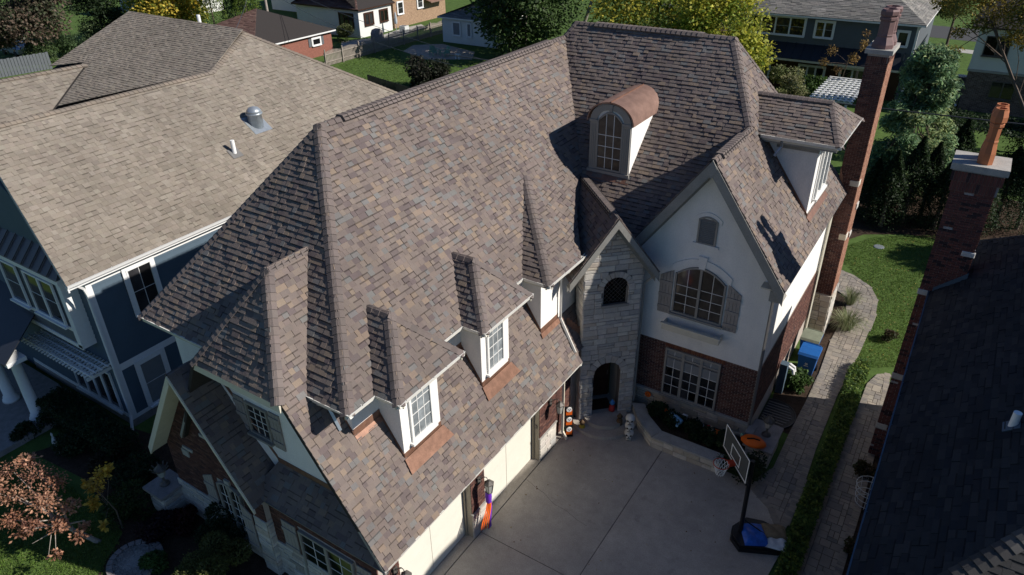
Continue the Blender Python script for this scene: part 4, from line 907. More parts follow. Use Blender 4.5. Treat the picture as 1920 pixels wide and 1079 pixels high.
# ---- barrel dormer
by0 = 21.66; bX0, bX1 = -10.92, -9.37; bc = (bX0 + bX1) / 2; bh = (bX1 - bX0) / 2; bz0, bzs, bzc = 8.42, 10.28, 10.90
yb = lambda z: 25 + (z - 11.674) / m_m
arc = [(bc + bh * math.cos(math.pi * i / 14), bzs + (bzc - bzs) * math.sin(math.pi * i / 14)) for i in range(15)]
bd = MB(); ring = [(bX1, bz0)] + arc + [(bX0, bz0)]
bd.add([V(x, by0, z) for x, z in ring] + [V(x, max(by0 + .02, yb(z)), z) for x, z in ring], [tuple(range(len(ring)))] + [(i, i + 1, len(ring) + i + 1, len(ring) + i) for i in range(len(ring) - 1)])
bdo = bd.build('barrel_dormer', 'stucco', house)
def bcop(b):
    o = [(bc + (bh + .10) * math.cos(math.pi * i / 18), bzs - .03 + (bzc - bzs + .09) * math.sin(math.pi * i / 18)) for i in range(19)]; n_ = len(o)
    i_ = [(bc + (bh + .06) * math.cos(math.pi * i / 18), bzs - .04 + (bzc - bzs + .05) * math.sin(math.pi * i / 18)) for i in range(19)]
    b.add([V(x, by0 - .10, z) for x, z in o] + [V(x, yb(z) + .05, z) for x, z in o] + [V(x, by0 - .10, z) for x, z in i_], [(i, i + 1, n_ + i + 1, n_ + i) for i in range(n_ - 1)] + [(i, i + 1, 2 * n_ + i + 1, 2 * n_ + i) for i in range(n_ - 1)])
cr = part('dormer_roof', 'copper_roof', house, bcop, True)
part('seam', 'copper', cr, lambda b: b.obox((bc, 0, bzc + .06), Y1, X1, UP, (by0 - .1, yb(bzc) + .0), (-.012, .012), (-.02, .03)))
def bfr(b):
    y = by0
    for s in (-1, 1):
        b.box((bc + s * .62 - .13, y - .06, bz0 + .12), (bc + s * .62 + .13, y, bzs - .02)); b.box((bc + s * .62 - .15, y - .09, bzs - .06), (bc + s * .62 + .15, y, bzs + .02))
        for k in (-.07, 0, .07): b.box((bc + s * .62 + k - .015, y - .075, bz0 + .25), (bc + s * .62 + k + .015, y, bzs - .15))
    b.box((bX0 - .03, y - .10, bz0 - .02), (bX1 + .03, y + .02, bz0 + .12))
    for i in range(12):
        a0, a1 = math.pi * i / 12, math.pi * (i + 1) / 12; P = lambda r1, r2, a: (bc + r1 * math.cos(a), y, bzs + r2 * math.sin(a))
        b.prism([P(.50, .40, a0), P(.76, .60, a0), P(.76, .60, a1), P(.50, .40, a1)], (0, -.055, 0))
    b.prism([(bc - .05, y, bzs + .36), (bc + .05, y, bzs + .36), (bc + .08, y, bzs + .60), (bc - .08, y, bzs + .60)], (0, -.09, 0))
part('dormer_front', 'win_frame', bdo, bfr)
window(house, (bc, by0 - .03, bz0 + .14), X1, -Y1, .98, bzs - bz0 - .16, 3, 4, 'win_frame', 'glass_tan', fw=.06, arch=.36, recess=.0, depth=.045, mun=.02, sill=False)
part('copper_flashing', 'copper', house, lambda b: [b.prism([(bX0 - .08, by0 - .02, bz0 + .02), (bX1 + .08, by0 - .02, bz0 + .02), (bX1 + .10, by0 - .26, bz0 - .16), (bX0 - .10, by0 - .26, bz0 - .16)], (0, -.01, .02))])
# ---- main chimney
ch = MB(); cx0, cx1, cy0, cy1, cz = -3.70, -2.98, 28.88, 30.3, 11.85
ch.box((cx0 + .01, cy0 + .01, 0), (cx1 - .01, cy1 - .01, cz)); cho = ch.build('chimney', 'mortar', house)
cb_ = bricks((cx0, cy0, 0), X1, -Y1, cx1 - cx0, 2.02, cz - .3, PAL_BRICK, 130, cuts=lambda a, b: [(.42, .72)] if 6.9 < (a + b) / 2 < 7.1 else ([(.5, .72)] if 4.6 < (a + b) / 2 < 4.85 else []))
cb_ += bricks((cx1, cy0, 0), Y1, X1, cy1 - cy0, 2.02, cz - .3, [((.30, .155, .105), 3), ((.26, .125, .085), 2), ((.34, .19, .13), 1)], 131)  # right face: sunlight painted in as lighter, more orange brick colours
x = cx0
while x < cx1 - .05: cb_.append(blockpiece((0, cy0, 0), X1, -Y1, x, x + .058, cz - .29, cz - .09, .02, pick(PAL_BRICK, rnd))); x += .0677
x = cy0
while x < cy1 - .05: cb_.append(blockpiece((cx1, 0, 0), Y1, X1, x, x + .058, cz - .29, cz - .09, .02, pick(PAL_BRICK, rnd))); x += .0677
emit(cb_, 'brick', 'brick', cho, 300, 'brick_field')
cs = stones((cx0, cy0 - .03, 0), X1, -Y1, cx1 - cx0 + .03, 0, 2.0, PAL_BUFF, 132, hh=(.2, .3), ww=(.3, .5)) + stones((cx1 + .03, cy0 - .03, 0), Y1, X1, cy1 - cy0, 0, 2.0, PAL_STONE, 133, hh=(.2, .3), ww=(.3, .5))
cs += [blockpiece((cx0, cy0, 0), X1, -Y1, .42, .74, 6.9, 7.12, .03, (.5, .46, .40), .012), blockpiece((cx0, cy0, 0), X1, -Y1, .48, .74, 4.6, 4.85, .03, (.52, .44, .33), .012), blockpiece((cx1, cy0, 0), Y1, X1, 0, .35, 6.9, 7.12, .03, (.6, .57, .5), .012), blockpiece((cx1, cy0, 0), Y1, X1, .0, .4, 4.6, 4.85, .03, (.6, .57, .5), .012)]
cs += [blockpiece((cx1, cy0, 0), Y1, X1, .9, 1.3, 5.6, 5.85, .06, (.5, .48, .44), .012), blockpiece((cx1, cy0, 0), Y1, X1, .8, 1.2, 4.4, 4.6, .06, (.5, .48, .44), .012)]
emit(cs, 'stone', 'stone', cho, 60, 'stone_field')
part('chimney_cap', 'concrete_light', cho, lambda b: b.box((cx0 - .10, cy0 - .10, cz), (cx1 + .10, cy1 + .10, cz + .16)))
part('copper_flashing', 'copper', cho, lambda b: b.prism([(cx0 - .01, cy0 - .022, 6.45), (cx0 + .34, cy0 - .022, 6.45), (cx0 + .22, cy0 - .022, 6.8), (cx0 + .12, cy0 - .022, 7.2), (cx0 - .01, cy0 - .022, 7.6)], (0, -.014, 0)))
def pot(c, s=1.0, base=.30):
    return [(.37, 0), (.37, .14), (.36, .16), (.26, .38), (.26, .42), (.275, .44), (.26, .48), (.255, .92), (.30, .95), (.30, 1.03), (.265, 1.05), (.31, 1.12), (.31, 1.24), (.26, 1.30), (.21, 1.30), (.21, 1.1)]
for k in (0, 1): part('chimney_pot', 'pot_brown', cho, lambda b: b.lathe((cx0 + .38, cy0 + .36 + k * .68, cz + .16), pot(0), 8, rot=math.pi / 8))
# ---- wall lanterns beside the garage doors
def lantern(y, z=2.15):
    o = V(-9.36, y, z)
    l = part('wall_lantern', 'bronze', house, lambda b: [b.obox(o, Y1, UP, X1, (-.07, .07), (-.12, .16), (0, .03)), b.tube([o + V(.02, 0, .05), o + V(.18, .05, .22), o + V(.30, 0, .30), o + V(.38, 0, .16)], .012, 5), b.tube([o + V(.02, 0, -.05), o + V(.16, -.06, .1), o + V(.10, -.05, .25), o + V(.24, 0, .27)], .01, 5), b.lathe(o + V(.38, 0, -.24), [(.02, -.05), (.07, -.02), (.10, 0), (.10, .02), (.02, .02)], 6), b.lathe(o + V(.38, 0, .10), [(.16, 0), (.15, .03), (.05, .11), (.02, .16)], 6)] + [b.tube([o + V(.38 + .10 * math.cos(a), .10 * math.sin(a), -.22), o + V(.38 + .15 * math.cos(a), .15 * math.sin(a), .10)], .009, 4) for a in [math.pi / 3 * q for q in range(6)]])
    part('lamp_glass', 'lamp_glass', l, lambda b: b.lathe(o + V(.38, 0, -.22), [(.09, 0), (.135, .31)], 6))
for y in (12.27, 16.45, 8.55): lantern(y)
# ================================================================== LEFT NEIGHBOUR (blue siding)
lh = thing('blue_siding_house', (-27, 16, 0), 'two storey dark blue clapboard house with pale tan shingle roof and white trim', 'house')
sL = 0.70; lp = lambda x, y: V(x, y, 6.4 + sL * (-22.7 - x)); LP, LN = V(-22.7, 0, 6.4), V(sL, 0, 1)
rf, r2, h_, e1 = lp(-28.2, 9.9), lp(-28.2, 19.4), lp(-29.6, 22.6), lp(-22.7, 29.7)
NX = V(0, -.36, 1); shade = [h_] + [atpl(*p, h_, NX) for p in ((245, 27), (97, 130), (160, 123), (95, 209))] + [atpl(400, 140, h_, NX)]
WP, WN = V(-28.3, 0, 10.12), V(.5, 0, 1); wing = [atpl(*p, WP, WN) for p in ((-30, 158), (160, 122), (95, 211), (-30, 246))]
lr = MB(); Lr1 = [lp(-22.7, 8.8), lp(-22.7, 19.4), r2, rf]; Lr2 = [lp(-22.7, 19.4), e1, h_, r2]
for p in [Lr1, Lr2, wing] + [[shade[k] for k in tri] for tri in ([0, 1, 3], [1, 2, 3], [0, 3, 5], [3, 4, 5])]: slab(lr, p, .12)
slab(lr, [h_, e1, V(-38, 30, 6.4), shade[1]], .12); slab(lr, [rf, r2, V(-34, 19.4, 7), V(-34, 9.9, 7)], .12)
lro = lr.build('roof', 'underlay', lh)
ls = shingles(Lr1, PAL_LEFT, 201, origin=Lr1[0], lift=.010, thick=.009, expo=.19, band_=.3) + shingles(Lr2, PAL_LEFT, 202, origin=Lr1[0], lift=.010, thick=.009, expo=.19, band_=.3)
for i, tri in enumerate(([0, 1, 3], [1, 2, 3], [0, 3, 5], [3, 4, 5])): ls += shingles([shade[k] for k in tri], PAL_LEFT, 203 + i * 7, origin=r2, lift=.011, thick=.008)
ls += shingles(wing, PAL_LEFT, 204, origin=wing[3], lift=.010, thick=.009, expo=.19, band_=.3)
emit(ls, 'shingle', 'shingle', lro, 300, 'shingle_field')
PCL = [((0.215, 0.178, 0.143), 2), ((0.195, 0.165, 0.136), 2)]; NSW = V(-.5, 0, 1)
lc = caps(rf, r2, LN, NSW, PCL, 1, half=.16, up=.05) + caps(r2, h_, LN, NX, PCL, 2, half=.18) + caps(shade[1], h_, NX, V(0, .7, 1), PCL, 3, up=.06) + caps(e1, h_, LN, V(0, .7, 1), PCL, 4) + caps(wing[0], wing[1], WN, NSW, PCL, 5, up=.05)
emit(lc, 'ridge_cap', 'shingle', lro, 160, 'ridge_cap_field')
lx, ly = -23.1, 9.5
lw = MB(); lw.box((-36, ly, 0), (lx, 28, 6.35)); lw.prism([(-36, ly, 6.35), (lx, ly, 6.35), (-28.2, ly, 9.9)], (0, .3, 0)); lw.build('wall', 'siding_blue', lh)
for i in range(33):                                        # clapboards, each a plank
    z = .45 + i * .18
    if z > 6.1: break
    part('clapboard', 'siding_blue', lh, lambda b: b.prism([(lx, ly + .12, z), (lx + .028, ly + .12, z), (lx + .006, ly + .12, z + .185), (lx, ly + .12, z + .185)], (0, 9.5, 0)))
    part('clapboard', 'siding_blue', lh, lambda b: b.prism([(-30, ly, z), (-30, ly - .028, z), (-30, ly - .006, z + .185), (-30, ly, z + .185)], (6.8, 0, 0)))
tmx = [((lx - .16, ly - .035, 0), (lx + .04, ly + .16, 6.3)), ((lx, ly + .16, 2.42), (lx + .04, 19, 2.68)), ((lx, ly + .16, 5.95), (lx + .045, 19, 6.30)), ((lx - .1, ly - .05, .30), (lx + .05, 19, .45)), ((-30, ly - .04, .30), (lx - .16, ly, .48)), ((-30, ly - .04, 6.0), (lx - .16, ly, 6.3))]
for lo, hi in tmx: part('trim_board', 'white_trim', lh, lambda b: b.box(lo, hi))
part('foundation', 'slate', lh, lambda b: b.box((-30, ly - .06, 0), (lx + .06, 19, .30)))
window(lh, (lx + .03, 11.32, 4.1), Y1, X1, .95, 1.85, 2, 2, 'white_trim', 'glass', fw=.06, trim=.13, sill=True); window(lh, (lx + .03, 10.72, .45), Y1, X1, .95, 1.9, 1, 2, 'white_trim', 'blind', fw=.06, trim=.13)
gutter(lh, V(-22.66, 8.8, 6.42), V(-22.66, 24, 6.42), X1, 'white_trim'); part('fascia', 'white_trim', lh, lambda b: [b.box((-22.83, 8.8, 6.2), (-22.79, 24, 6.40)), b.box((-23.1, 8.9, 6.18), (-22.83, 24, 6.22))])
part('rake_board', 'white_trim', lh, lambda b: b.prism([lp(-22.7, 8.79) - UP * .02, rf - V(0, .01, .02), rf - V(0, .01, .22), lp(-22.7, 8.79) - UP * .22], (0, .05, 0)))
downspout(lh, [(-22.8, 9.1, 6.3), (-22.95, 9.35, 6.0), (-23.0, 9.42, 5.7), (-23.0, 9.42, .6), (-22.8, 9.2, .1)], 'white_trim', .055)
# upper bay with standing seam roof
bx_a, bx_b, bfy = -28.0, -23.75, 9.02
part('bay_wall', 'siding_grey', lh, lambda b: b.box((bx_a, bfy, 3.55), (bx_b, ly, 6.2)))
for lo, hi in (((bx_b - .25, bfy - .03, 3.5), (bx_b + .03, ly, 6.2)), ((bx_a, bfy - .03, 3.45), (bx_b, bfy, 3.62)), ((bx_a, bfy - .03, 4.15), (bx_b - .25, bfy, 4.3)), ((bx_a, bfy - .08, 6.05), (bx_b + .08, ly, 6.25))): part('trim_board', 'white_trim', lh, lambda b: b.box(lo, hi))
window(lh, (-25.15, bfy - .03, 4.32), X1, -Y1, 1.9, 1.68, 1, 2, 'white_trim', 'glass', fw=.07, mull=2); window(lh, (-27.2, bfy - .03, 4.32), X1, -Y1, 1.2, 1.68, 1, 2, 'white_trim', 'glass', fw=.07, mull=1)
mr_ = part('bay_roof', 'metal_roof', lh, lambda b: b.prism([(-29, bfy - .12, 6.26), (bx_b + .12, bfy - .12, 6.26), (bx_b - .35, ly + .1, 7.0), (-29, ly + .1, 7.0)], (0, .02, .03)))
for i in range(9):
    x = -28.6 + i * .55
    part('seam', 'metal_roof', mr_, lambda b: b.prism([(x, bfy - .12, 6.29), (x + .03, bfy - .12, 6.29), (x + .03, ly + .1, 7.03), (x, ly + .1, 7.03)], (0, 0, .05)))
# trellis over the lower windows
tre = part('trellis', 'white_trim', lh, lambda b: [b.box((-27.5, 8.72, 2.62), (-23.15, 8.78, 2.74)), b.box((-27.4, 8.75, 2.5), (-27.34, ly, 2.62)), b.box((-23.4, 8.6, 2.5), (-23.34, ly, 2.62))])
for i in range(22): part('slat', 'white_trim', tre, lambda b: b.box((-27.5 + i * .2, 8.52, 2.74), (-27.45 + i * .2, ly, 2.80)))
for i in range(4): part('slat', 'white_trim', tre, lambda b: b.box((-27.55, 8.62 + i * .22, 2.80), (-23.1, 8.66 + i * .22, 2.85)))
window(lh, (-25.0, ly - .03, .5), X1, -Y1, 2.9, 1.75, 1, 1, 'white_trim', 'glass', fw=.07, mull=4)
# porch: columns, slab, low roof
part('porch_floor', 'slate', lh, lambda b: b.box((-34, 5.6, 0), (-25.6, 9.2, .22)))
for x in (-26.3, -28.3): part('porch_column', 'white_trim', lh, lambda b: [b.lathe((x, 7.7, .22), [(.30, 0), (.30, .10), (.25, .12), (.25, .22), (.20, .26), (.165, 2.55), (.22, 2.62), (.24, 2.72)], 14)], True)
part('porch_roof', 'metal_roof_black', lh, lambda b: b.prism([(-36, 7.2, 3.1), (-25.7, 7.2, 3.1), (-27.0, 9.5, 4.1), (-36, 9.5, 4.1)], (0, 0, .05)))
part('porch_beam', 'white_trim', lh, lambda b: b.box((-36, 7.3, 2.92), (-25.8, 7.95, 3.08)))
q = atpl(480, 232, LP, LN); nl_ = nrm(LN)
vt = part('roof_vent', 'galv', lh, lambda b: [b.lathe(q, [(.31, -.2), (.30, .40), (.345, .40), (.345, .48)], 20), b.lathe(q + UP * .48, [(.32, 0), (.30, .10), (.20, .21), (.02, .26)], 20)], True)
part('flange', 'galv', vt, lambda b: b.obox(q - UP * .02, Y1, np.cross(nl_, Y1), nl_, (-.45, .45), (-.52, .45), (.035, .05)))
q2 = atpl(440, 288, LP, LN); part('vent_pipe', 'pipe_white', lh, lambda b: b.tube([q2 - UP * .1, q2 + UP * .55], .085, 12)); part('pipe_flashing', 'gutter_dark', lh, lambda b: b.obox(q2, Y1, np.cross(nl_, Y1), nl_, (-.24, .24), (-.26, .22), (.03, .045)))
q3 = aty(375, 46, 23.2); part('vent_pipe', 'pipe_white', lh, lambda b: b.tube([V(q3[0], 23.2, 10.6), V(q3[0], 23.2, 11.6)], .09, 10))

# ================================================================== RIGHT NEIGHBOUR (brick, dark roof)
rh = thing('brick_house', (6, 17, 0), 'brick house with dark grey shingle roof and tall brick chimney at its side', 'house')
rE, rz, sR = .325, 6.6, .86; rp = lambda x, y: V(x, y, rz + sR * (x - rE)); yf, yb_ = 8.8, 25.8; xr = rE + 8.4
Rp = [rp(rE, yf), rp(xr, yf + 8.4), rp(xr, yb_ - 8.4), rp(rE, yb_)]; Rf = [rp(rE, yf), V(18, yf, rz), rp(xr, yf + 8.4)]; Rb = [rp(rE, yb_), rp(xr, yb_ - 8.4), V(18, yb_, rz)]
rr = MB()
for p in (Rp, Rf, Rb): slab(rr, p, .12)
slab(rr, [Rp[1], V(18, yf, rz), V(18, yb_, rz), Rp[2]], .12); rro = rr.build('roof', 'underlay', rh)
rs_ = shingles(Rp, PAL_DARK, 210, origin=Rp[0], w=(.2, .4), skip=lambda c: c[0] > 4.5) + shingles(Rf, PAL_MIDG, 211, origin=Rf[0], lift=.010, thick=.008, skip=lambda c: c[0] > 5) + shingles(Rb, PAL_DARK, 212, origin=Rb[0], skip=lambda c: c[0] > 5)  # front slope coloured paler as sunlit, the other slopes darker as shaded
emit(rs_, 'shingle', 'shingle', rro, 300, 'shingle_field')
emit(caps(Rp[0], Rp[1], fnorm(Rp), V(0, -.86, 1), PAL_MIDG, 1) + caps(Rp[3], Rp[2], fnorm(Rp), V(0, .86, 1), PAL_DARK, 2), 'ridge_cap', 'shingle', rro, 60, 'ridge_cap_field')
gutter(rh, V(rE - .04, yf, rz + .02), V(rE - .04, yb_, rz + .02), -X1, 'siding_blue')
part('fascia', 'siding_blue', rh, lambda b: b.box((rE + .08, yf, rz - .18), (rE + .12, yb_, rz - .01)))
part('wall', 'mortar', rh, lambda b: b.box((.72, yf + .4, 0), (17.5, yb_ - .4, 6.5)))
part('chimney_flashing', 'siding_blue', rh, lambda b: b.prism([rp(rE + .05, 22.14) + UP * .02, rp(1.12, 22.14) + UP * .02, rp(1.12, 22.14) + UP * .2, rp(rE + .05, 22.14) + UP * .14], (0, .03, 0)))
rcx0, rcx1, rcy0, rcy1, rcz = .04, 1.08, 22.2, 23.05, 10.45
rc = part('chimney', 'mortar_dark', rh, lambda b: b.box((rcx0 + .01, rcy0 + .01, 0), (rcx1 - .01, rcy1 - .01, rcz)))
rb = bricks((rcx0, rcy0, 0), X1, -Y1, rcx1 - rcx0, 0, rcz - .62, PAL_BRICK_DK, 220, bl=.232, bh=.078, cuts=lambda a, b: [(.0, .30)] if 6.45 < (a + b) / 2 < 6.62 else ([(.74, 1.1)] if 7.95 < (a + b) / 2 < 8.1 else ([(0, .32)] if abs((a + b) / 2 - 3.4) < .1 or abs((a + b) / 2 - 1.3) < .12 else [])))
rb += bricks((rcx1, rcy0, 0), Y1, X1, rcy1 - rcy0, 6.8, rcz - .62, PAL_BRICK_DK, 221, bl=.232, bh=.078)
for k, (z0, zz) in enumerate(((rcz - .62, rcz - .34), (rcz - .33, rcz - .06))):
    x = rcx0 - .05 * (k + 1)
    while x < rcx1 + .05 * (k + 1) - .06: rb.append(blockpiece((0, rcy0 - .03 * (k + 1), 0), X1, -Y1, x, x + .068, z0, zz, .02, pick(PAL_BRICK_DK, rnd))); x += .078
    part('corbel', 'mortar_dark', rc, lambda b: b.box((rcx0 - .05 * (k + 1), rcy0 - .03 * (k + 1), z0 - .01), (rcx1 + .05 * (k + 1), rcy1 + .03, zz + .06)))
emit(rb, 'brick', 'brick', rc, 300, 'brick_field')
rst = [blockpiece((rcx0, rcy0, 0), X1, -Y1, -.03, .29, 6.45, 6.63, .03, (.42, .41, .39), .02), blockpiece((rcx0, rcy0, 0), X1, -Y1, .74, 1.08, 7.95, 8.11, .04, (.55, .54, .52), .02), blockpiece((rcx0, rcy0, 0), X1, -Y1, -.02, .32, 3.3, 3.5, .03, (.45, .42, .38), .02), blockpiece((rcx0, rcy0, 0), X1, -Y1, -.02, .32, 1.2, 1.42, .03, (.45, .42, .38), .02)]
emit(rst, 'stone', 'stone', rc, 20)
cap = part('chimney_cap', 'concrete_light', rc, lambda b: b.prism([(rcx0 - .16, rcy0 - .16, rcz), (rcx1 + .16, rcy0 - .16, rcz), (rcx1 + .16, rcy1 + .16, rcz), (rcx0 - .16, rcy1 + .16, rcz)], (0, 0, .18)))
for k in (0, 1):
    prof = [(.20, 0), (.20, .30), (.155, .55), (.155, .60), (.165, .62), (.145, .66), (.15, 1.0), (.18, 1.03), (.18, 1.10), (.155, 1.12), (.205, 1.16), (.205, 1.30), (.15, 1.46), (.15, 1.50), (.115, 1.50), (.115, 1.3)]
    part('chimney_pot', 'terracotta', rc, lambda b: b.lathe((.62, rcy0 + .22 + k * .44, rcz + .18), prof, 8, rot=math.pi / 8))
q4 = atpl(1898, 800, Rp[0], fnorm(Rp)); part('vent_pipe', 'pipe_white', rh, lambda b: b.tube([q4 - UP * .2, q4 + UP * .34], .075, 14)); part('pipe_flashing', 'siding_blue', rh, lambda b: b.obox(q4, Y1, np.cross(fnorm(Rp), Y1), fnorm(Rp), (-.16, .16), (-.16, .16), (.02, .04)))

# ================================================================== BACKGROUND HOUSES
def simple_house(name, x0, x1, y0, y1, zE, label, wm, pal, slope=.5, ridge='x', over=.4, wins=(), ch=None, frame='white_trim', seed=1, hipped=True, shn=True, cat='house', gables=False):
    t = thing(name, ((x0 + x1) / 2, (y0 + y1) / 2, 0), label, cat); part('wall', wm, t, lambda b: b.box((x0, y0, 0), (x1, y1, zE)))
    a0, a1, b0, b1 = x0 - over, x1 + over, y0 - over, y1 + over; w = (b1 - b0) / 2 if ridge == 'x' else (a1 - a0) / 2; zr = zE + w * slope; k = w if hipped else 0
    if ridge == 'x': P0, P1 = V(a0 + k, (b0 + b1) / 2, zr), V(a1 - k, (b0 + b1) / 2, zr)
    else: P0, P1 = V((a0 + a1) / 2, b0 + k, zr), V((a0 + a1) / 2, b1 - k, zr)
    c = [V(a0, b0, zE), V(a1, b0, zE), V(a1, b1, zE), V(a0, b1, zE)]
    fc = [[c[0], c[1], P1, P0], [c[1], c[2], P1], [c[2], c[3], P0, P1], [c[3], c[0], P0]] if ridge == 'x' else [[c[0], c[1], P0], [c[1], c[2], P1, P0], [c[2], c[3], P1], [c[3], c[0], P0, P1]]
    rb = MB()
    for f in fc: slab(rb, f, .12) if (hipped or fnorm(f)[2] < .99) else None
    ro = rb.build('roof', 'underlay', t)
    if shn:
        s = []
        for i, f in enumerate(fc):
            nn = fnorm(f)
            if np.dot(nn, CAM - f[0]) > 0 and nn[2] < .999 and nn[2] > .1: s += shingles(f, pal, seed * 10 + i, expo=.2, w=(.4, .9), lift=.015, origin=f[0])
        emit(s, 'shingle', 'shingle', ro, 0, 'shingle_field')
    if not hipped:
        gb = MB()
        for f in fc:
            if len(f) == 3: gb.prism([p - UP * .05 for p in f], (0, .1, 0) if ridge == 'y' else (.1, 0, 0))
        gb.build('gable', wm, t)
    part('fascia', frame, t, lambda b: [b.box((a0, b0, zE - .16), (a1, b0 + .04, zE - .02)), b.box((a1 - .04, b0, zE - .16), (a1, b1, zE - .02))])
    for side, u, z, w_, h, cl, rw, mu, gl in wins:
        if side == 'f': window(t, (u, y0 - .05, z), X1, -Y1, w_, h, cl, rw, frame, gl, fw=.10, mull=mu, trim=.1)
        else: window(t, (x1 + .05, u, z), Y1, X1, w_, h, cl, rw, frame, gl, fw=.10, mull=mu, trim=.1)
    return t
bhx1 = float(aty(1712, 100, 69)[0]); e_ = aty(1390, 40, 69)
X69 = lambda px, py: float(aty(px, py, 69)[0])
bgh = simple_house('grey_house', -27, bhx1, 69, 82, 6.35, 'large slate grey house with black metal porch roof and white windows behind the shrubs', 'siding_grey', PAL_GREY, .55, 'x', .5, seed=31,
    wins=[('f', (X69(1400, 50) + X69(1508, 60)) / 2, 4.55, X69(1508, 60) - X69(1400, 50), 1.55, 1, 2, 4, 'glass'), ('f', X69(1548, 45), 4.6, 1.5, 1.35, 1, 2, 2, 'glass'), ('f', X69(1697, 55), 4.5, .85, 1.2, 1, 1, 1, 'glass'),
          ('f', X69(1425, 110), .7, 2.0, 1.7, 1, 1, 3, 'glass'), ('f', X69(1520, 140), .1, 2.2, 2.05, 1, 1, 3, 'glass'), ('f', X69(1600, 130), .4, 2.0, 1.9, 1, 1, 2, 'glass')])
part('brick_skirt', 'wood_dark', bgh, lambda b: b.box((-27, 68.96, 0), (bhx1 - .5, 69, 2.9)))
pr = part('porch_roof', 'metal_roof_black', bgh, lambda b: b.prism([(-27, 67.6, 2.85), (bhx1 - .4, 67.6, 2.85), (bhx1 - .9, 69.02, 3.95), (-27, 69.02, 3.95)], (0, 0, .05)))
for i in range(22): part('seam', 'metal_roof_black', pr, lambda b: b.prism([(-22 + i * .8, 67.6, 2.9), (-21.96 + i * .8, 67.6, 2.9), (-21.96 + i * .8, 69.0, 4.0), (-22 + i * .8, 69.0, 4.0)], (0, 0, .06)))
part('porch_fascia', 'trim_cream', bgh, lambda b: b.box((-27, 67.58, 2.68), (bhx1 - .4, 67.66, 2.85)))
for i in range(30): part('clapboard', 'siding_grey', bgh, lambda b: b.prism([(-27, 69, 3.95 + i * .2), (-27, 68.97, 3.95 + i * .2), (-27, 68.995, 4.15 + i * .2), (-27, 69, 4.15 + i * .2)], (bhx1 + 27, 0, 0))) if i < 11 else None
part('corner_board', 'white_trim', bgh, lambda b: [b.box((bhx1 - .14, 68.95, 0), (bhx1 + .04, 69.1, 6.3)), b.box((bhx1, 69.1, 5.9), (bhx1 + .05, 82, 6.3))])
# pergola
PQ = [atz(*p, 2.7) for p in ((1548, 142), (1615, 150), (1600, 192), (1530, 172))]; gx0, gx1, gy0, gy1 = PQ[3][0], PQ[1][0] + .6, PQ[2][1], PQ[0][1]
pg = thing('garden_pergola', ((gx0 + gx1) / 2, (gy0 + gy1) / 2, 0), 'white slatted garden pergola in front of the slate grey house', 'pergola')
for x in (gx0 + .4, gx1 - .4):
    for y in (gy0 + .4, gy1 - .4): part('post', 'white_trim', pg, lambda b: b.box((x - .08, y - .08, 0), (x + .08, y + .08, 2.35)))
for y in (gy0 + .4, gy1 - .4): part('beam', 'white_trim', pg, lambda b: b.box((gx0, y - .06, 2.35), (gx1, y + .06, 2.5)))
for i in range(8): part('rafter', 'white_trim', pg, lambda b: b.prism([(gx0 + (gx1 - gx0) * i / 7.5, gy0, 2.55), (gx0 + (gx1 - gx0) * i / 7.5, gy1, 2.5), (gx0 + (gx1 - gx0) * i / 7.5, gy1, 2.68), (gx0 + (gx1 - gx0) * i / 7.5, gy0 - .1, 2.68)], (.09, 0, 0)))
for i in range(11): part('slat', 'white_trim', pg, lambda b: b.box((gx0 - .1, gy0 + (gy1 - gy0) * i / 10.5, 2.68), (gx1 + .1, gy0 + (gy1 - gy0) * i / 10.5 + .16, 2.75)))
# brick and stucco house at the far right
X69b = -1.2
rbh = thing('stucco_and_brick_house', (6, 73, 0), 'cream stucco house with dark brick ground floor beyond the arborvitae', 'house')
part('wall', 'mortar_dark', rbh, lambda b: b.box((X69b, 69.1, 0), (14, 80, 3.2))); part('stucco_wall', 'white_siding', rbh, lambda b: b.box((X69b - .05, 69.05, 3.3), (14, 80, 6.6))); part('stone_band', 'concrete_light', rbh, lambda b: b.box((X69b - .1, 69.0, 3.12), (14, 80, 3.3)))
emit(bricks((X69b, 69.08, 0), X1, -Y1, 9, 0, 3.1, [((.17, .13, .11), 3), ((.13, .095, .08), 3), ((.22, .17, .14), 1)], 240, bl=.3, bh=.1, gap=.02), 'brick', 'brick', rbh, 120, 'brick_field')
slab_ = MB(); slab(slab_, [V(X69b - .6, 68.5, 6.6), V(14.5, 68.5, 6.6), V(10, 74.5, 9.8), V(3.5, 74.5, 9.8)], .15); slab(slab_, [V(X69b - .6, 68.5, 6.6), V(3.5, 74.5, 9.8), V(X69b - .6, 80.5, 6.6)], .15); slab_.build('roof', 'underlay', rbh)
for (u, z, w_, h) in ((float(aty(1885, 150, 69)[0]), 1.2, 1.7, 1.35), (float(aty(1880, 55, 69)[0]), 4.4, 1.7, 1.5)): window(rbh, (u, 69.04, z), X1, -Y1, w_, h, 1, 1, 'bronze', 'glass', fw=.07, mull=2)
for k, (px, py) in enumerate(((1800, 148), (1793, 165), (1783, 185), (1774, 203))):
    p = atz(px, py + 12); a = thing('condenser_unit', (p[0], p[1], 0), ['dark condenser with pale top set deepest along the far brick wall', 'dark condenser with pale top, second deepest along the far brick wall', 'dark condenser with pale top next to the last one by the wall corner', 'dark condenser with pale top standing right at the wall corner'][k], 'condenser', 'condensers along the far brick wall')
    part('case', 'gutter_dark', a, lambda b: b.box((p[0] - .45, p[1] - .4, 0), (p[0] + .45, p[1] + .4, .8))); part('top_grille', 'iron_white', a, lambda b: b.lathe((p[0], p[1], .8), [(.52, 0), (.52, .05), (.1, .09)], 14))
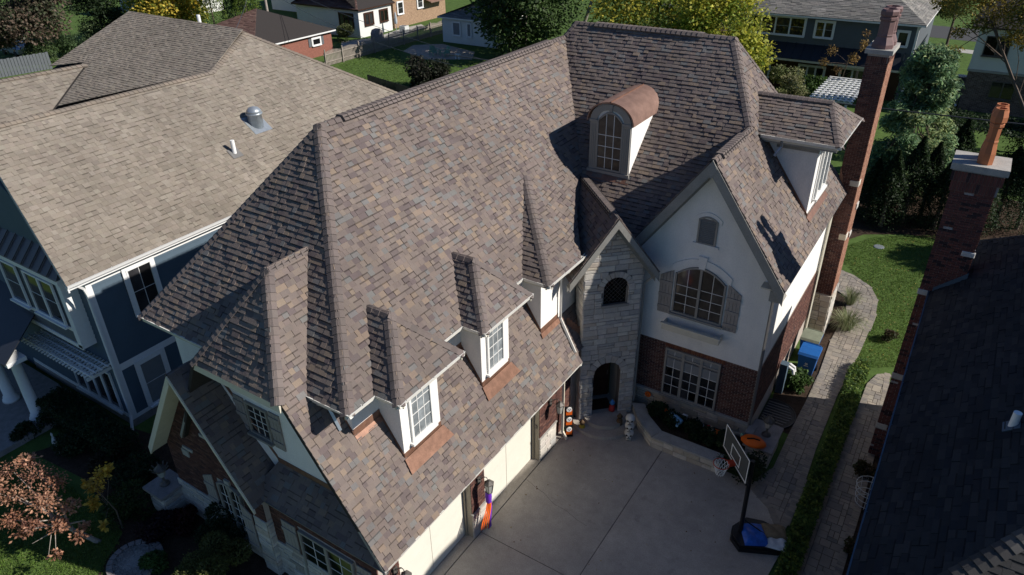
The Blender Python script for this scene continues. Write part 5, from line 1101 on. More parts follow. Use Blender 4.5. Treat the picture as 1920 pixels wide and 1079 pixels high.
# houses beyond the left lawn
GY = float(atx(593, 82, -62.4)[1])
mat('brick_far', (.23, .095, .07), rough=.9, noise=.12, nscale=3, fine=.15, bscale=9)
gar = simple_house('brick_garage', -73, -62.4, 48.5, 59.0, 2.5, 'low red brick garage with brown hip roof beside the picket fence', 'brick_far', PAL_RED, .45, 'y', .4, wins=[('x', GY, 1.25, 1.2, .75, 1, 1, 1, 'glass')], seed=41, cat='garage')
for s in (-1, 1): part('shutter', 'fence_grey', gar, lambda b: b.box((-62.42, GY + s * .92 - .18, 1.2), (-62.34, GY + s * .92 + .18, 2.05)))
bun = simple_house('white_bungalow', -76, -65.25, 66.5, 72.4, 3.35, 'white clapboard bungalow with red-brown roof and black framed windows', 'white_siding', PAL_RED, .5, 'y', .4, wins=[('f', -67.3, 1.1, 2.3, 1.6, 1, 1, 3, 'glass'), ('x', 68.2, 1.3, 1.5, 1.4, 1, 1, 2, 'glass'), ('x', 70.9, 1.3, 1.4, 1.4, 1, 1, 2, 'glass')], frame='wood_dark', seed=42)
mat('brick_tan', (.30, .20, .13), rough=.9, noise=.2, nscale=4, fine=.2, bscale=8)
tan_h = simple_house('tan_brick_house', -80, -65.6, 73.2, 84, 5.2, 'tan brick house with red-brown roof next to the white bungalow', 'brick_tan', PAL_RED, .6, 'y', .3, wins=[('x', 74.5, 1.6, 1.1, 1.5, 1, 2, 1, 'glass'), ('x', 78.5, 1.8, 1.1, 1.5, 1, 2, 1, 'glass')], seed=43)
part('entry_canopy', 'copper_roof', tan_h, lambda b: b.prism([(-65.6, 79.5, 2.7), (-65.6, 83, 2.7), (-64.4, 83, 2.35), (-64.4, 79.5, 2.35)], (0, 0, .12)))
wg = simple_house('white_garage', -55.1, -47.5, 69.8, 76, 2.9, 'small white clapboard garage beside the patio, half hidden by the tall tree', 'white_siding', PAL_GREY, .4, 'y', .4, wins=[('f', -53.0, .9, 1.1, 1.5, 1, 1, 1, 'blind'), ('f', -51.2, .9, .6, 1.5, 1, 1, 1, 'blind')], seed=44, cat='garage')
for t_, x0, x1, y in ((wg, -55.1, -47.5, 69.8), (bun, -76, -65.25, 66.5)):
    for i in range(14): part('clapboard', 'white_siding', t_, lambda b: b.prism([(x0, y, .2 + i * .2), (x0, y - .03, .2 + i * .2), (x0, y - .006, .4 + i * .2), (x0, y, .4 + i * .2)], (x1 - x0, 0, 0)))
far = simple_house('pale_blue_house', -92, -78, 76, 86, 5.5, 'pale blue house far beyond the utility pole', 'white_siding', PAL_GREY, .5, 'x', .4, seed=45, shn=False)
far.children[0].data.materials[0] = mat('siding_sky', (.32, .42, .48), rough=.7)
wh = simple_house('white_house', -108, -98, 62, 72, 5.2, 'white house glimpsed between the dark red tree and the round evergreen', 'white_siding', PAL_GREY, .5, 'x', .4, seed=46, shn=False)

# ---- picket fence, dark fence, patio, chairs
fx = -58.2
fc_ = thing('picket_fence', (fx, 64, 0), 'weathered grey wooden picket fence between the two back gardens', 'fence')
part('rail', 'fence_wood', fc_, lambda b: b.box((fx + .05, 53.5, .4), (fx + .10, 74, .5))); part('rail', 'fence_wood', fc_, lambda b: b.box((fx + .05, 53.5, 1.15), (fx + .10, 74, 1.25)))
pkm = None
for i in range(112):
    y = 53.6 + i * .182; hgt = 1.45 + .16 * math.sin(math.pi * ((i % 13) / 13.0)); b = MB()
    b.prism([(fx, y, .05), (fx, y + .11, .05), (fx, y + .11, hgt - .08), (fx, y + .055, hgt), (fx, y, hgt - .08)], (.03, 0, 0)); b.build('picket', 'fence_wood', fc_)
for i in range(9): part('post', 'fence_wood', fc_, lambda b: b.box((fx + .10, 53.6 + i * 2.5, 0), (fx + .20, 53.7 + i * 2.5, 1.75)))
df = thing('board_fence', (-52, 48, 0), 'low black wooden fence along the near side of the back lawn', 'fence')
f0, f1 = atz(690, 158), atz(775, 185); dd = nrm(f1 - f0); LL = float(np.linalg.norm(f1 - f0))
for i in range(int(LL / .2)): part('board', 'black_plastic', df, lambda b: b.obox(f0 + dd * i * .2, dd, np.cross(UP, dd), UP, (0, .15), (0, .03), (0, .9 + .03 * (i % 2))))
df2 = thing('grey_board_fence', (-58, 34, 0), 'slate grey board fence below the dark red tree', 'fence')
f0, f1 = atz(-20, 150), atz(105, 128); dd = nrm(f1 - f0); LL = float(np.linalg.norm(f1 - f0))
for i in range(int(LL / .3)): part('board', 'fence_grey', df2, lambda b: b.obox(f0 + dd * i * .3, dd, np.cross(UP, dd), UP, (0, .26), (0, .04), (0, 1.7 + .04 * (i % 2))))
sheet('patio', gp((755, 97), (775, 85), (830, 83), (890, 98), (885, 112), (800, 112)), .012, 'paver_far' if 'paver_far' in MATS else (mat('paver_far', (.36, .30, .24), noise=.2, nscale=1.2, fine=.2, bscale=6) and 'paver_far'))
sheet('back_path', gp((640, 78), (700, 72), (735, 60), (760, 52), (790, 46), (800, 52), (750, 70), (690, 84), (640, 92)), .009, 'concrete_light')
def adir(p, a, label):
    t = thing('garden_chair', (p[0], p[1], 0), label, 'chair'); u = V(math.cos(a), math.sin(a), 0); v = V(-math.sin(a), math.cos(a), 0); o = V(p[0], p[1], 0)
    part('seat', 'adirondack', t, lambda b: b.obox(o, u, v, UP, (-.35, .35), (-.3, .3), (.34, .40)))
    for i in range(5): part('back_slat', 'adirondack', t, lambda b: b.prism([o + u * (-.32 + i * .13) + v * .25 + UP * .4, o + u * (-.21 + i * .13) + v * .25 + UP * .4, o + u * (-.21 + i * .13) + v * .5 + UP * (1.05 - abs(i - 2) * .06), o + u * (-.32 + i * .13) + v * .5 + UP * (1.05 - abs(i - 2) * .06)], v * .03))
    for s in (-1, 1):
        part('arm', 'adirondack', t, lambda b: b.obox(o, u, v, UP, (s * .42 - .07, s * .42 + .07), (-.4, .4), (.6, .64))); part('leg', 'adirondack', t, lambda b: b.obox(o, u, v, UP, (s * .40 - .04, s * .40 + .04), (-.36, -.28), (0, .6))); part('leg', 'adirondack', t, lambda b: b.obox(o, u, v, UP, (s * .40 - .04, s * .40 + .04), (.28, .36), (0, .6)))
adir(atz(835, 106), -.3, 'green slatted garden chair facing the near lawn on the patio'); adir(atz(815, 104), 1.2, 'green slatted garden chair turned sideways on the patio')
p = atz(859, 111); st = thing('garden_stool', (p[0], p[1], 0), 'small white two-legged stool on the patio beside the chairs', 'stool'); part('seat', 'iron_white', st, lambda b: b.box((p[0] - .3, p[1] - .2, .45), (p[0] + .3, p[1] + .2, .52)))
for s in (-1, 1): part('leg', 'iron_white', st, lambda b: b.box((p[0] + s * .2 - .08, p[1] - .15, 0), (p[0] + s * .2 + .08, p[1] + .15, .45)))
p = atz(708, 74); gr = thing('covered_grill', (p[0], p[1], 0), 'grey fabric covered grill against the white bungalow', 'grill'); part('cover', 'slate', gr, lambda b: b.prism([(p[0] - .35, p[1] - .8, 0), (p[0] - .35, p[1] + .8, 0), (p[0] - .35, p[1] + .7, .9), (p[0] - .35, p[1] + .2, 1.25), (p[0] - .35, p[1] - .5, 1.15), (p[0] - .35, p[1] - .75, .8)], (.7, 0, 0)))
p = atz(744, 62); um = thing('folded_parasol', (p[0], p[1], 0), 'folded pale blue parasol between the bungalow and brick house', 'parasol'); part('pole', 'galv', um, lambda b: b.tube([p, p + UP * 2.4], .04, 8)); part('canopy', 'pale_blue' if 'pale_blue' in MATS else (mat('pale_blue', (.36, .42, .46)) and 'pale_blue'), um, lambda b: b.lathe(p + UP * 1.1, [(.16, 0), (.2, .3), (.1, 1.2), (.03, 1.4)], 9))
p = atz(750, 60); ac = thing('air_conditioner', (p[0] + .8, p[1], 0), 'white outdoor air conditioner box below the folded parasol', 'air conditioner'); part('case', 'iron_white', ac, lambda b: b.box((p[0] + .3, p[1] - .4, 0), (p[0] + 1.2, p[1] + .4, .8))); part('top_grille', 'gutter_dark', ac, lambda b: b.lathe((p[0] + .75, p[1], .8), [(.35, 0), (.33, .03), (.1, .04)], 12))
# utility pole and wires
pp = V(*atz(512, 84)); up_ = thing('utility_pole', pp, 'wooden utility pole with cross arm behind the tan roof', 'pole'); part('pole', 'bark_pale', up_, lambda b: b.tube([pp, pp + UP * 9.2], [.17, .13], 10)); part('cross_arm', 'fence_wood', up_, lambda b: b.obox(pp + UP * 6.6, nrm(V(1, .5, 0)), nrm(V(-.5, 1, 0)), UP, (-1.5, 1.5), (-.06, .06), (0, .14)))
part('transformer', 'galv', up_, lambda b: b.lathe(pp + V(.35, .1, 7.4), [(.22, 0), (.22, .8), (.1, .9)], 12))
for s in (-1.3, -.5, .6, 1.3): part('insulator', 'iron_white', up_, lambda b: b.lathe(pp + UP * 6.74 + nrm(V(1, .5, 0)) * s, [(.05, 0), (.06, .08), (.03, .16)], 8))
def cable(a, b_, sag, label, r=.02):
    a, b_ = np.asarray(a, float), np.asarray(b_, float); o = MB(); o.tube([a + (b_ - a) * t - UP * sag * 4 * t * (1 - t) for t in np.linspace(0, 1, 20)], r, 5); tag(o.build('overhead_cable', 'wire'), label, 'cable')
c0, c1 = aty(1484, 176, 44.), aty(1925, 226, 44.); cable(c0 + (c0 - c1) * 2.2, c1 + (c1 - c0) * 1.5, .25, 'thick grey overhead cable crossing behind the tall brick chimney', .035)
arm = pp + UP * 6.9; w0 = aty(440, 60, 26.); cable(arm - V(1.2, .6, 0), w0, .3, 'thin overhead wire running from the cross arm to the tan roof', .018)
w1 = aty(905, 112, 45.); cable(arm + V(1.2, .6, 0), w1, .6, 'long overhead wire drooping across the back lawn', .022)
w2 = aty(880, 130, 42.); cable(arm + V(.4, .2, -.9), w2, .9, 'lower black wire passing over the dark lawn bush', .02)
# ================================================================== ENTRY COURT
dc = C1 + TD * tc
stp_ = thing('entry_steps', (dc[0], dc[1], 0), 'two curved concrete steps in front of the arched stone doorway', 'steps')
def arcstep(r, z0, z1, off):
    pts = [dc + TD * (r * math.cos(a)) + TN * (off + r * .92 * math.sin(a)) for a in np.linspace(0, math.pi, 22)]
    return lambda b: b.prism([p + UP * z0 for p in pts] + [dc - TD * r + TN * -.15 + UP * z0, dc + TD * r + TN * -.15 + UP * z0], UP * (z1 - z0))
part('tread', 'concrete', stp_, arcstep(1.22, .03, .17, .05)); part('tread', 'concrete', stp_, arcstep(.80, .172, .32, .05))
pl = thing('stone_planter', (-5.5, 19.2, 0), 'low buff stone planter wall with smooth cap in front of triple window', 'planter')
po = [V(-7.75, 19.85, 0), V(-7.20, 19.15, 0), V(-6.42, 18.52, 0), V(-4.0, 18.52, 0)]; pi_ = [V(-7.35, 20.0, 0), V(-6.92, 19.45, 0), V(-6.25, 18.95, 0), V(-4.0, 18.95, 0)]
pst = []
for i in range(3):
    a, b_ = po[i], po[i + 1]; u = nrm(b_ - a); n_ = V(u[1], -u[0], 0); L_ = float(np.linalg.norm(b_ - a))
    pst += stones(a, u, n_, L_, .03, .44, PAL_BUFF, 300 + i, hh=(.12, .2), ww=(.25, .6), d=.03)
    part('cap_stone', 'concrete_light', pl, lambda b: b.prism([a - n_ * -.05 + UP * .45, b_ + n_ * .05 + UP * .45, pi_[i + 1] + UP * .45, pi_[i] + UP * .45], UP * .07))
plw = part('core', 'mortar', pl, lambda b: [b.prism([po[i], po[i + 1], pi_[i + 1], pi_[i]], UP * .45) for i in range(3)])
emit(pst, 'stone', 'stone', pl, 120, 'stone_field')
part('soil', 'soil', pl, lambda b: b.prism([pi_[0], pi_[1], pi_[2], V(-3.0, 18.95, 0), V(-3.0, 20.3, 0), V(-7.3, 20.3, 0)], UP * .36))
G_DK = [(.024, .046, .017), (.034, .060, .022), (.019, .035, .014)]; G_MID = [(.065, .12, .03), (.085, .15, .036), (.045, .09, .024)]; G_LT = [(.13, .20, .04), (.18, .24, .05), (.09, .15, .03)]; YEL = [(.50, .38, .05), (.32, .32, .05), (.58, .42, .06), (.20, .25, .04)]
for i, (x, y, r) in enumerate(((-6.75, 19.75, .42), (-6.1, 19.6, .40), (-5.35, 19.5, .42), (-4.75, 19.45, .40), (-4.2, 19.4, .38))):
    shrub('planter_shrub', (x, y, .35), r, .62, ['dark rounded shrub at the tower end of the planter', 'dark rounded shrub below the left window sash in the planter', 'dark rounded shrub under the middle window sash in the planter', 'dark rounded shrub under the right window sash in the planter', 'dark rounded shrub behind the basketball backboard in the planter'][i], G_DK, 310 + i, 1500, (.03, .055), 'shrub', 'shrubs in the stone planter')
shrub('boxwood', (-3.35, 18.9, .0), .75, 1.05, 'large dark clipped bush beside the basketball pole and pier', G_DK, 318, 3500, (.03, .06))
pr_ = thing('stone_pier', (-3.1, 20.2, 0), 'low stone pier with broad slate cap below the urn lamp', 'pier')
part('core', 'mortar', pr_, lambda b: b.box((-3.5, 19.6, 0), (-2.72, 20.9, .72))); part('cap_stone', 'slate', pr_, lambda b: b.box((-3.6, 19.5, .72), (-2.62, 21.0, .80))); part('cap_stone', 'slate', pr_, lambda b: b.box((-3.66, 19.9, .81), (-3.4, 20.38, .95)))
emit(stones((-3.5, 19.6, 0), X1, -Y1, .78, 0, .71, PAL_STONE, 320, d=.03, hh=(.14, .24)) + stones((-2.72, 19.6, 0), Y1, X1, 1.3, 0, .71, PAL_STONE, 321, d=.03, hh=(.14, .24)), 'stone', 'stone', pr_, 60)
def urn(c, label, name='urn_lamp'):
    c = np.asarray(c, float); t = thing(name, c, label, 'lamp')
    part('base', 'bronze', t, lambda b: b.lathe(c, [(.16, 0), (.14, .05), (.04, .09), (.035, .26), (.06, .30), (.03, .34)], 12), True)
    part('lamp_glass', 'lamp_glass', t, lambda b: b.lathe(c + UP * .34, [(.10, 0), (.16, .26)], 6)); part('crown', 'bronze', t, lambda b: [b.lathe(c + UP * .60, [(.20, 0), (.19, .04), (.08, .15), (.02, .22)], 8)] + [b.tube([c + UP * .62 + V(.18 * math.cos(a), .18 * math.sin(a), 0), c + UP * .68 + V(.27 * math.cos(a), .27 * math.sin(a), .05)], .02, 4) for a in np.linspace(0, 5.6, 9)])
urn((-3.05, 20.35, .80), 'ornate glass lantern with spiked crown standing on the slate capped pier')
ww = thing('window_well', (-3.0, 22.5, 0), 'dark corrugated window well with pale metal rim beside the brick wall', 'window well')
wp = [V(-3.66, 21.7, 0)] + [V(-3.66, 22.5, 0) + V(1.15 * math.cos(a) ** .6 if math.cos(a) > 0 else 0, .85 * math.sin(a), 0) for a in np.linspace(-1.45, 1.45, 14)] + [V(-3.66, 23.3, 0)]
part('cover', 'black_plastic', ww, lambda b: b.prism([p + UP * .02 for p in wp], UP * .06)); part('rim', 'bronze', ww, lambda b: b.tube([p + UP * .10 for p in wp], .016, 6))
for i in range(9): part('rib', 'gutter_dark', ww, lambda b: b.box((-3.62, 21.85 + i * .16, .082), (-2.62 - .1 * abs(i - 4) ** 1.2 * .5, 21.89 + i * .16, .10)))
# rolling bins
def bin_(x, y, lidm, label, emblem=True):
    t = thing('rolling_bin', (x, y, 0), label, 'bin', None)
    c = lambda w, d, z: [V(x - w, y - d, z), V(x + w, y - d, z), V(x + w, y + d, z), V(x - w, y + d, z)]
    def body(b):
        lo, hi = c(.27, .29, .06), c(.35, .40, .98); b.add(lo + hi, [(0, 1, 5, 4), (1, 2, 6, 5), (2, 3, 7, 6), (3, 0, 4, 7), (3, 2, 1, 0), (4, 5, 6, 7)])
    part('body', 'bin_blue', t, body); part('rim', 'bin_blue', t, lambda b: b.box((x - .375, y - .43, .96), (x + .375, y + .43, 1.01)))
    part('lid', lidm, t, lambda b: b.prism([(x - .37, y - .44, 1.012), (x - .37, y + .40, 1.012), (x - .37, y + .40, 1.10), (x - .37, y + .1, 1.13), (x - .37, y - .36, 1.09)], (.74, 0, 0)))
    part('handle', lidm, t, lambda b: b.tube([(x - .3, y + .44, 1.05), (x - .3, y + .50, 1.06), (x + .3, y + .50, 1.06), (x + .3, y + .44, 1.05)], .02, 6))
    for s in (-1, 1): part('wheel', 'black_plastic', t, lambda b: b.tube([(x + s * .30, y + .34, .12), (x + s * .36, y + .34, .12)], .12, 12))
    if emblem:
        nn = nrm(V(0, -1, -.12)); o = V(x, y - .352, .62); st = [(.075 * (1 if k % 2 else .45) * math.cos(math.pi * k / 5 + .3), .075 * (1 if k % 2 else .45) * math.sin(math.pi * k / 5 + .3)) for k in range(10)]
        part('emblem', 'iron_white', t, lambda b: b.prism([o + X1 * p[0] + nrm(V(0, -.12, 1)) * p[1] - V(0, .005, 0) for p in st], V(0, -.012, 0))); part('emblem_bar', 'iron_white', t, lambda b: b.box((x - .08, y - .355, .50), (x + .08, y - .335, .53)))
bin_(-2.92, 25.86, 'bin_blue', 'bright blue rolling recycling bin with white star emblem on its front'); bin_(-3.12, 26.95, 'bin_lid_green', 'rolling bin with faded olive lid behind the bright blue one', False)
gm_ = thing('gas_meter', (-3.4, 24.3, 0), 'slate blue utility post with white elbow pipes beside the wall', 'meter'); part('post', 'siding_blue', gm_, lambda b: b.box((-3.62, 23.9, 0), (-3.35, 24.2, 1.35)))
for k in (0, .2): part('pipe', 'pipe_white', gm_, lambda b: b.tube([(-3.6, 24.32 + k, 1.0), (-3.35, 24.32 + k, 1.05), (-3.18, 24.3 + k, .98), (-3.14, 24.3 + k, .80)], .055, 8))
# basketball hoop
bk = thing('basketball_hoop', (-2.3, 16.3, 0), 'portable basketball hoop with clear backboard and black wheeled base', 'basketball hoop')
bq = [(-2.86, 16.42), (-2.78, 16.0), (-2.42, 15.70), (-1.40, 16.18), (-1.26, 16.42), (-1.42, 17.02), (-2.1, 17.1), (-2.62, 16.95)]
part('base', 'black_plastic', bk, lambda b: [b.prism([(p[0], p[1], .04) for p in bq], (0, 0, .16)), b.prism([(p[0] * .93 - .15, p[1] * .93 + 1.15, .2) for p in bq], (0, 0, .07))])
for p in ((-2.7, 16.1), (-2.62, 16.8)): part('wheel', 'black_plastic', bk, lambda b: b.tube([(p[0] - .03, p[1], .09), (p[0] + .03, p[1], .09)], .09, 10))
part('pole', 'black_plastic', bk, lambda b: b.tube([(-2.58, 16.30, .15), (-2.66, 16.45, 2.95)], .065, 10)); part('brace', 'black_plastic', bk, lambda b: b.tube([(-2.6, 16.34, .75), (-1.75, 16.5, .28)], .022, 6))
Bc = V(-3.20, 16.68, 2.36); Bu = nrm(V(.656, -.755, 0)); Bn = V(-Bu[1] * -1, 0, 0); Bn = nrm(V(-.755, -.656, 0)); W2 = .80
part('backboard', 'acrylic', bk, lambda b: b.obox(Bc, Bu, UP, Bn, (-W2, W2), (0, .88), (-.012, 0)))
for a, c in (((-W2, W2), (0, .035)), ((-W2, W2), (.845, .88)), ((-W2, -W2 + .035), (.035, .845)), ((W2 - .035, W2), (.035, .845)), ((-.30, .30), (.12, .155)), ((-.30, .30), (.52, .555)), ((-.30, -.265), (.155, .52)), ((.265, .30), (.155, .52))): part('white_line', 'pipe_white', bk, lambda b: b.obox(Bc, Bu, UP, Bn, a, c, (.001, .008)))
part('frame', 'black_plastic', bk, lambda b: [b.obox(Bc, Bu, UP, Bn, (-W2 - .03, W2 + .03), (-.04, 0), (-.03, .012)), b.obox(Bc, Bu, UP, Bn, (-.35, .35), (.05, .10), (-.06, -.013)), b.tube([Bc - Bn * .03 + UP * .15, V(-2.62, 16.4, 2.15)], .03, 6), b.tube([Bc - Bn * .03 + UP * .6, V(-2.66, 16.45, 2.9)], .03, 6), b.tube([Bc - Bn * .03 + UP * .08 + Bu * .2, V(-2.64, 16.42, 2.45)], .03, 6)])
rcn = Bc + Bn * .40 + UP * .08; mat('rim_red', (.50, .05, .02), rough=.4)
rim = part('rim', 'rim_red', bk, lambda b: [b.tube([rcn + V(.235 * math.cos(a), .235 * math.sin(a), 0) for a in np.linspace(0, 2 * math.pi, 25)], .014, 6), b.obox(Bc + UP * .05, Bu, UP, Bn, (-.10, .10), (-.03, .05), (0, .18))])
def net(b):
    rr_ = [.232, .20, .16, .135, .12]
    for k in range(12):
        for s in (-1, 1): b.tube([rcn + V(rr_[i] * math.cos(math.pi / 6 * (k + s * i * .5)), rr_[i] * math.sin(math.pi / 6 * (k + s * i * .5)), -.1 * i) for i in range(5)], .008, 4)
part('net', 'pipe_white', rim, net)
mat('bag_blue', (.02, .10, .42), rough=.35, noise=.5, nscale=5); mat('bag_tan', (.20, .15, .09), rough=.8, noise=.3); mat('bag_white', (.50, .53, .56), rough=.4, noise=.25, nscale=8)
def sack(c, sx, sy, h, m_, rot, label):
    c = np.asarray(c, float); t = MB(); ca, sa = math.cos(rot), math.sin(rot); n_ = 12; vs = []; fs = []
    for j in range(n_ + 1):
        for i in range(n_ + 1):
            u, v = i / n_ * 2 - 1, j / n_ * 2 - 1; k = (1 - abs(u) ** 3.5) * (1 - abs(v) ** 3.5); z = h * k ** .5 * (1 + .22 * math.sin(5 * u + 3 * v + c[0] * 9) * k); vs.append(c + V(ca * u * sx - sa * v * sy, sa * u * sx + ca * v * sy, z))
    for j in range(n_):
        for i in range(n_): a = j * (n_ + 1) + i; fs.append((a, a + 1, a + n_ + 2, a + n_ + 1))
    k = len(vs); vs2 = vs + [V(p[0], p[1], c[2]) for p in vs]; fs += [tuple(q + k for q in f[::-1]) for f in fs[:n_ * n_]]
    t.add(vs2, fs); tag(t.build('sand_bag', m_, smooth=True), label, 'bag')
sack((-2.18, 16.36, .28), .36, .42, .14, 'bag_blue', .5, 'blue printed plastic sand bag on the hoop base'); sack((-1.72, 16.72, .28), .38, .30, .17, 'bag_tan', .4, 'brown sand bag lying on top of the hoop base'); sack((-1.55, 16.45, .27), .30, .30, .10, 'bag_white', .2, 'crumpled white plastic bag at the far end of hoop base')
# halloween things
mat('skull', (.55, .54, .50), rough=.6, noise=.12); mat('void', (.008, .008, .008), rough=.8); mat('orange', (.75, .13, .01), rough=.55, noise=.1); mat('purple', (.14, .03, .42), rough=.5, noise=.1)
p = V(-7.28, 18.50, .03); facing = nrm(V(.35, -1, 0)); sd_ = V(-facing[1], facing[0], 0)
sk = thing('skull_stack', p, 'column of three white plastic skulls beside the planter wall', 'decoration')
for i in range(3):
    c = p + UP * (.24 + i * .33); s = part('skull', 'skull', sk, lambda b: [b.ball(c + UP * .03, .17, n=14, m=10, sc_=(1, 1, .95)), b.obox(c - UP * .12, sd_, facing, UP, (-.09, .09), (-.02, .15), (-.09, .06))], True)
    for q in (-1, 1): part('eye_socket', 'void', s, lambda b: b.ball(c + sd_ * q * .065 + facing * .135 + UP * .0, .042, n=8, m=6))
    part('nose', 'void', s, lambda b: b.ball(c + facing * .155 - UP * .065, .022, n=6, m=5)); part('teeth_gap', 'void', s, lambda b: b.obox(c - UP * .135, sd_, facing, UP, (-.07, .07), (.14, .155), (-.01, .012)))
gb_o = V(-9.12, 17.42, .03); gu = nrm(V(.75, .66, 0)); gn = V(gu[1], -gu[0], 0)
gbd = thing('ghost_board', gb_o, 'tall black board with three orange and white ghost faces beside the downspout', 'decoration'); part('board', 'void', gbd, lambda b: b.prism([gb_o - gu * .15, gb_o + gu * .15, gb_o + gu * .15 - gn * .12 + UP * 1.3, gb_o - gu * .15 - gn * .12 + UP * 1.3], -gn * .02))
for i in range(3):
    c = gb_o - gn * (.12 * (.2 + i * .42) / 1.3) + UP * (.12 + i * .42) + gn * .015; part('pumpkin_body', 'orange', gbd, lambda b: b.obox(c, gu, UP, gn, (-.11, .11), (0, .22), (-.01, .012)))
    f_ = part('ghost_face', 'pipe_white', gbd, lambda b: b.tube([c + UP * .25, c + UP * .25 + gn * .03], .10, 14))
    for q in (-.035, .035): part('eye', 'void', f_, lambda b: b.tube([c + UP * .27 + gu * q + gn * .03, c + UP * .27 + gu * q + gn * .036], .016, 8))
    part('mouth', 'void', f_, lambda b: b.tube([c + UP * .21 + gn * .03, c + UP * .21 + gn * .036], .02, 8))
def figure(px, py, z, cols, h, label, name):
    c = atz(px, py, z); t = thing(name, c, label, 'decoration'); part('body', cols[0], t, lambda b: b.lathe(c, [(.09, 0), (.12, .06 * h), (.11, .4 * h), (.05, .6 * h)], 10), True); part('head', cols[1], t, lambda b: b.ball(c + UP * .72 * h, .09, n=10, m=7), True); part('hat', cols[2], t, lambda b: b.lathe(c + UP * .76 * h, [(.11, 0), (.07, .1 * h), (.015, .28 * h)], 10), True)
mat('yellow_p', (.5, .33, .03)); mat('brown_p', (.10, .06, .03)); mat('blue_p', (.05, .22, .5), rough=.5); mat('red_p', (.35, .03, .03)); mat('ice', (.25, .45, .62), rough=.5)
figure(1091, 806, .03, ('yellow_p', 'brown_p', 'brown_p'), .45, 'small brown and yellow scarecrow figure at the tower foot', 'scarecrow_figure'); figure(1161, 796, .18, ('brown_p', 'void', 'brown_p'), .5, 'dark grinning monster figure on the lower step', 'monster_figure'); figure(1147, 770, .33, ('red_p', 'blue_p', 'blue_p'), .5, 'red and blue figure inside the arched doorway', 'doorway_figure')
c = atz(1413, 826, .95); pk_ = thing('pumpkin_bag', c, 'bright orange fabric pumpkin lying on the bush by the pier', 'decoration'); part('body', 'orange', pk_, lambda b: b.lathe(c - UP * .1, [(.02, -.12), (.26, -.06), (.38, .04), (.30, .14), (.08, .19)], 12, sx=1.15, sy=.8), True); part('stripe', 'void', pk_, lambda b: b.tube([c + V(-.2, -.1, .06), c + V(0, -.05, .125), c + V(.2, .02, .07)], .025, 5)); part('tag', 'adirondack', pk_, lambda b: b.ball(c + V(-.42, .1, -.02), .06))
c = atz(1266, 784, .75); bc_ = thing('blue_costume', c, 'pale blue stuffed costume figure lying on the planter shrubs', 'decoration'); part('body', 'ice', bc_, lambda b: b.tube([c + V(-.25, .12, .04), c, c + V(.28, -.1, 0)], [.08, .13, .09], 8), True); part('leg', 'ice', bc_, lambda b: b.tube([c + V(.2, -.05, 0), c + V(.18, -.32, -.06)], [.07, .05], 7)); part('head', 'orange', bc_, lambda b: b.ball(c + V(-.42, .18, .05), .08))
c = atz(1340, 810, .75); cl = thing('clown_doll', c, 'red and white doll with orange vest lying in the planter', 'decoration'); part('body', 'orange', cl, lambda b: b.tube([c + V(0, 0, 0), c + V(.3, -.03, .03)], [.1, .12], 8)); part('head', 'skull', cl, lambda b: b.ball(c + V(-.16, .03, .03), .11)); part('hair', 'red_p', cl, lambda b: b.ball(c + V(-.24, .08, .04), .08))
for i, (px, py) in enumerate(((1284, 782), (1314, 797))):
    c = atz(px, py, .6); l = thing('spot_lamp', c, ['square white spot lamp in planter below the left window', 'round white spot lamp in planter below the right window'][i], 'lamp'); part('head', 'pipe_white', l, (lambda b: b.box(c - V(.09, .06, .05), c + V(.09, .06, .08))) if i == 0 else (lambda b: b.ball(c, .1, sc_=(1.2, 1, .7)))); part('stake', 'black_plastic', l, lambda b: b.tube([c - UP * .3, c - UP * .03], .012, 5))
c = aty(1215, 739, 20.32); wr = thing('pumpkin_plaque', c, 'small orange pumpkin face plaque on the brick wall by the downspout', 'decoration'); part('disc', 'orange', wr, lambda b: b.tube([c, c - V(0, .03, 0)], .12, 14)); part('face', 'void', wr, lambda b: [b.box(c + V(-.05, -.036, .0), c + V(-.02, -.031, .03)), b.box(c + V(.02, -.036, .0), c + V(.05, -.031, .03)), b.box(c + V(-.05, -.036, -.05), c + V(.05, -.031, -.03))])
ws = V(-9.02, 12.27, 1.92); wk = thing('windsock', ws, 'purple and orange ribbon windsock hanging below the garage lantern', 'windsock'); part('tube', 'purple', wk, lambda b: b.lathe(ws - UP * .42, [(.085, 0), (.10, .2), (.095, .42)], 12, cap=False), True)
def ribb(o, d, m_):
    def f(b):
        pts = [ws - UP * .40 + V(*o) + V(d[0], d[1], 0) * t + UP * (-d[2] * t) + V(0, .03 * math.sin(6 * t), 0) for t in np.linspace(0, 1, 8)]
        vs = []; [vs.extend([q - V(.0, .035, 0), q + V(.0, .035, .0)]) for q in pts]; b.add(vs, [(2 * i, 2 * i + 1, 2 * i + 3, 2 * i + 2) for i in range(7)])
    part('ribbon', m_, wk, f)
for k in range(4): ribb((.02 * k, -.07 + .03 * k, 0), (.06, -.42 + .06 * k, .72 + .05 * k), 'orange')
for k in range(3): ribb((.05 - .03 * k, .04 + .03 * k, 0), (.05, -.10 - .05 * k, .95 + .06 * k), 'purple')
p = atz(1622, 945); cg = thing('wire_cage', (p[0], p[1], 0), 'pale wire plant cage in the bed under the dark eave', 'plant cage')
for z, r in ((.1, .32), (.35, .36), (.6, .40), (.8, .42)): part('hoop', 'iron_white', cg, lambda b: b.tube([V(p[0] + r * math.cos(a), p[1] + r * math.sin(a), z) for a in np.linspace(0, 2 * math.pi, 17)], .012, 4))
for k in range(8): part('stake', 'iron_white', cg, lambda b: b.tube([V(p[0] + .3 * math.cos(k * .785), p[1] + .3 * math.sin(k * .785), 0), V(p[0] + .42 * math.cos(k * .785), p[1] + .42 * math.sin(k * .785), .82)], .01, 4))
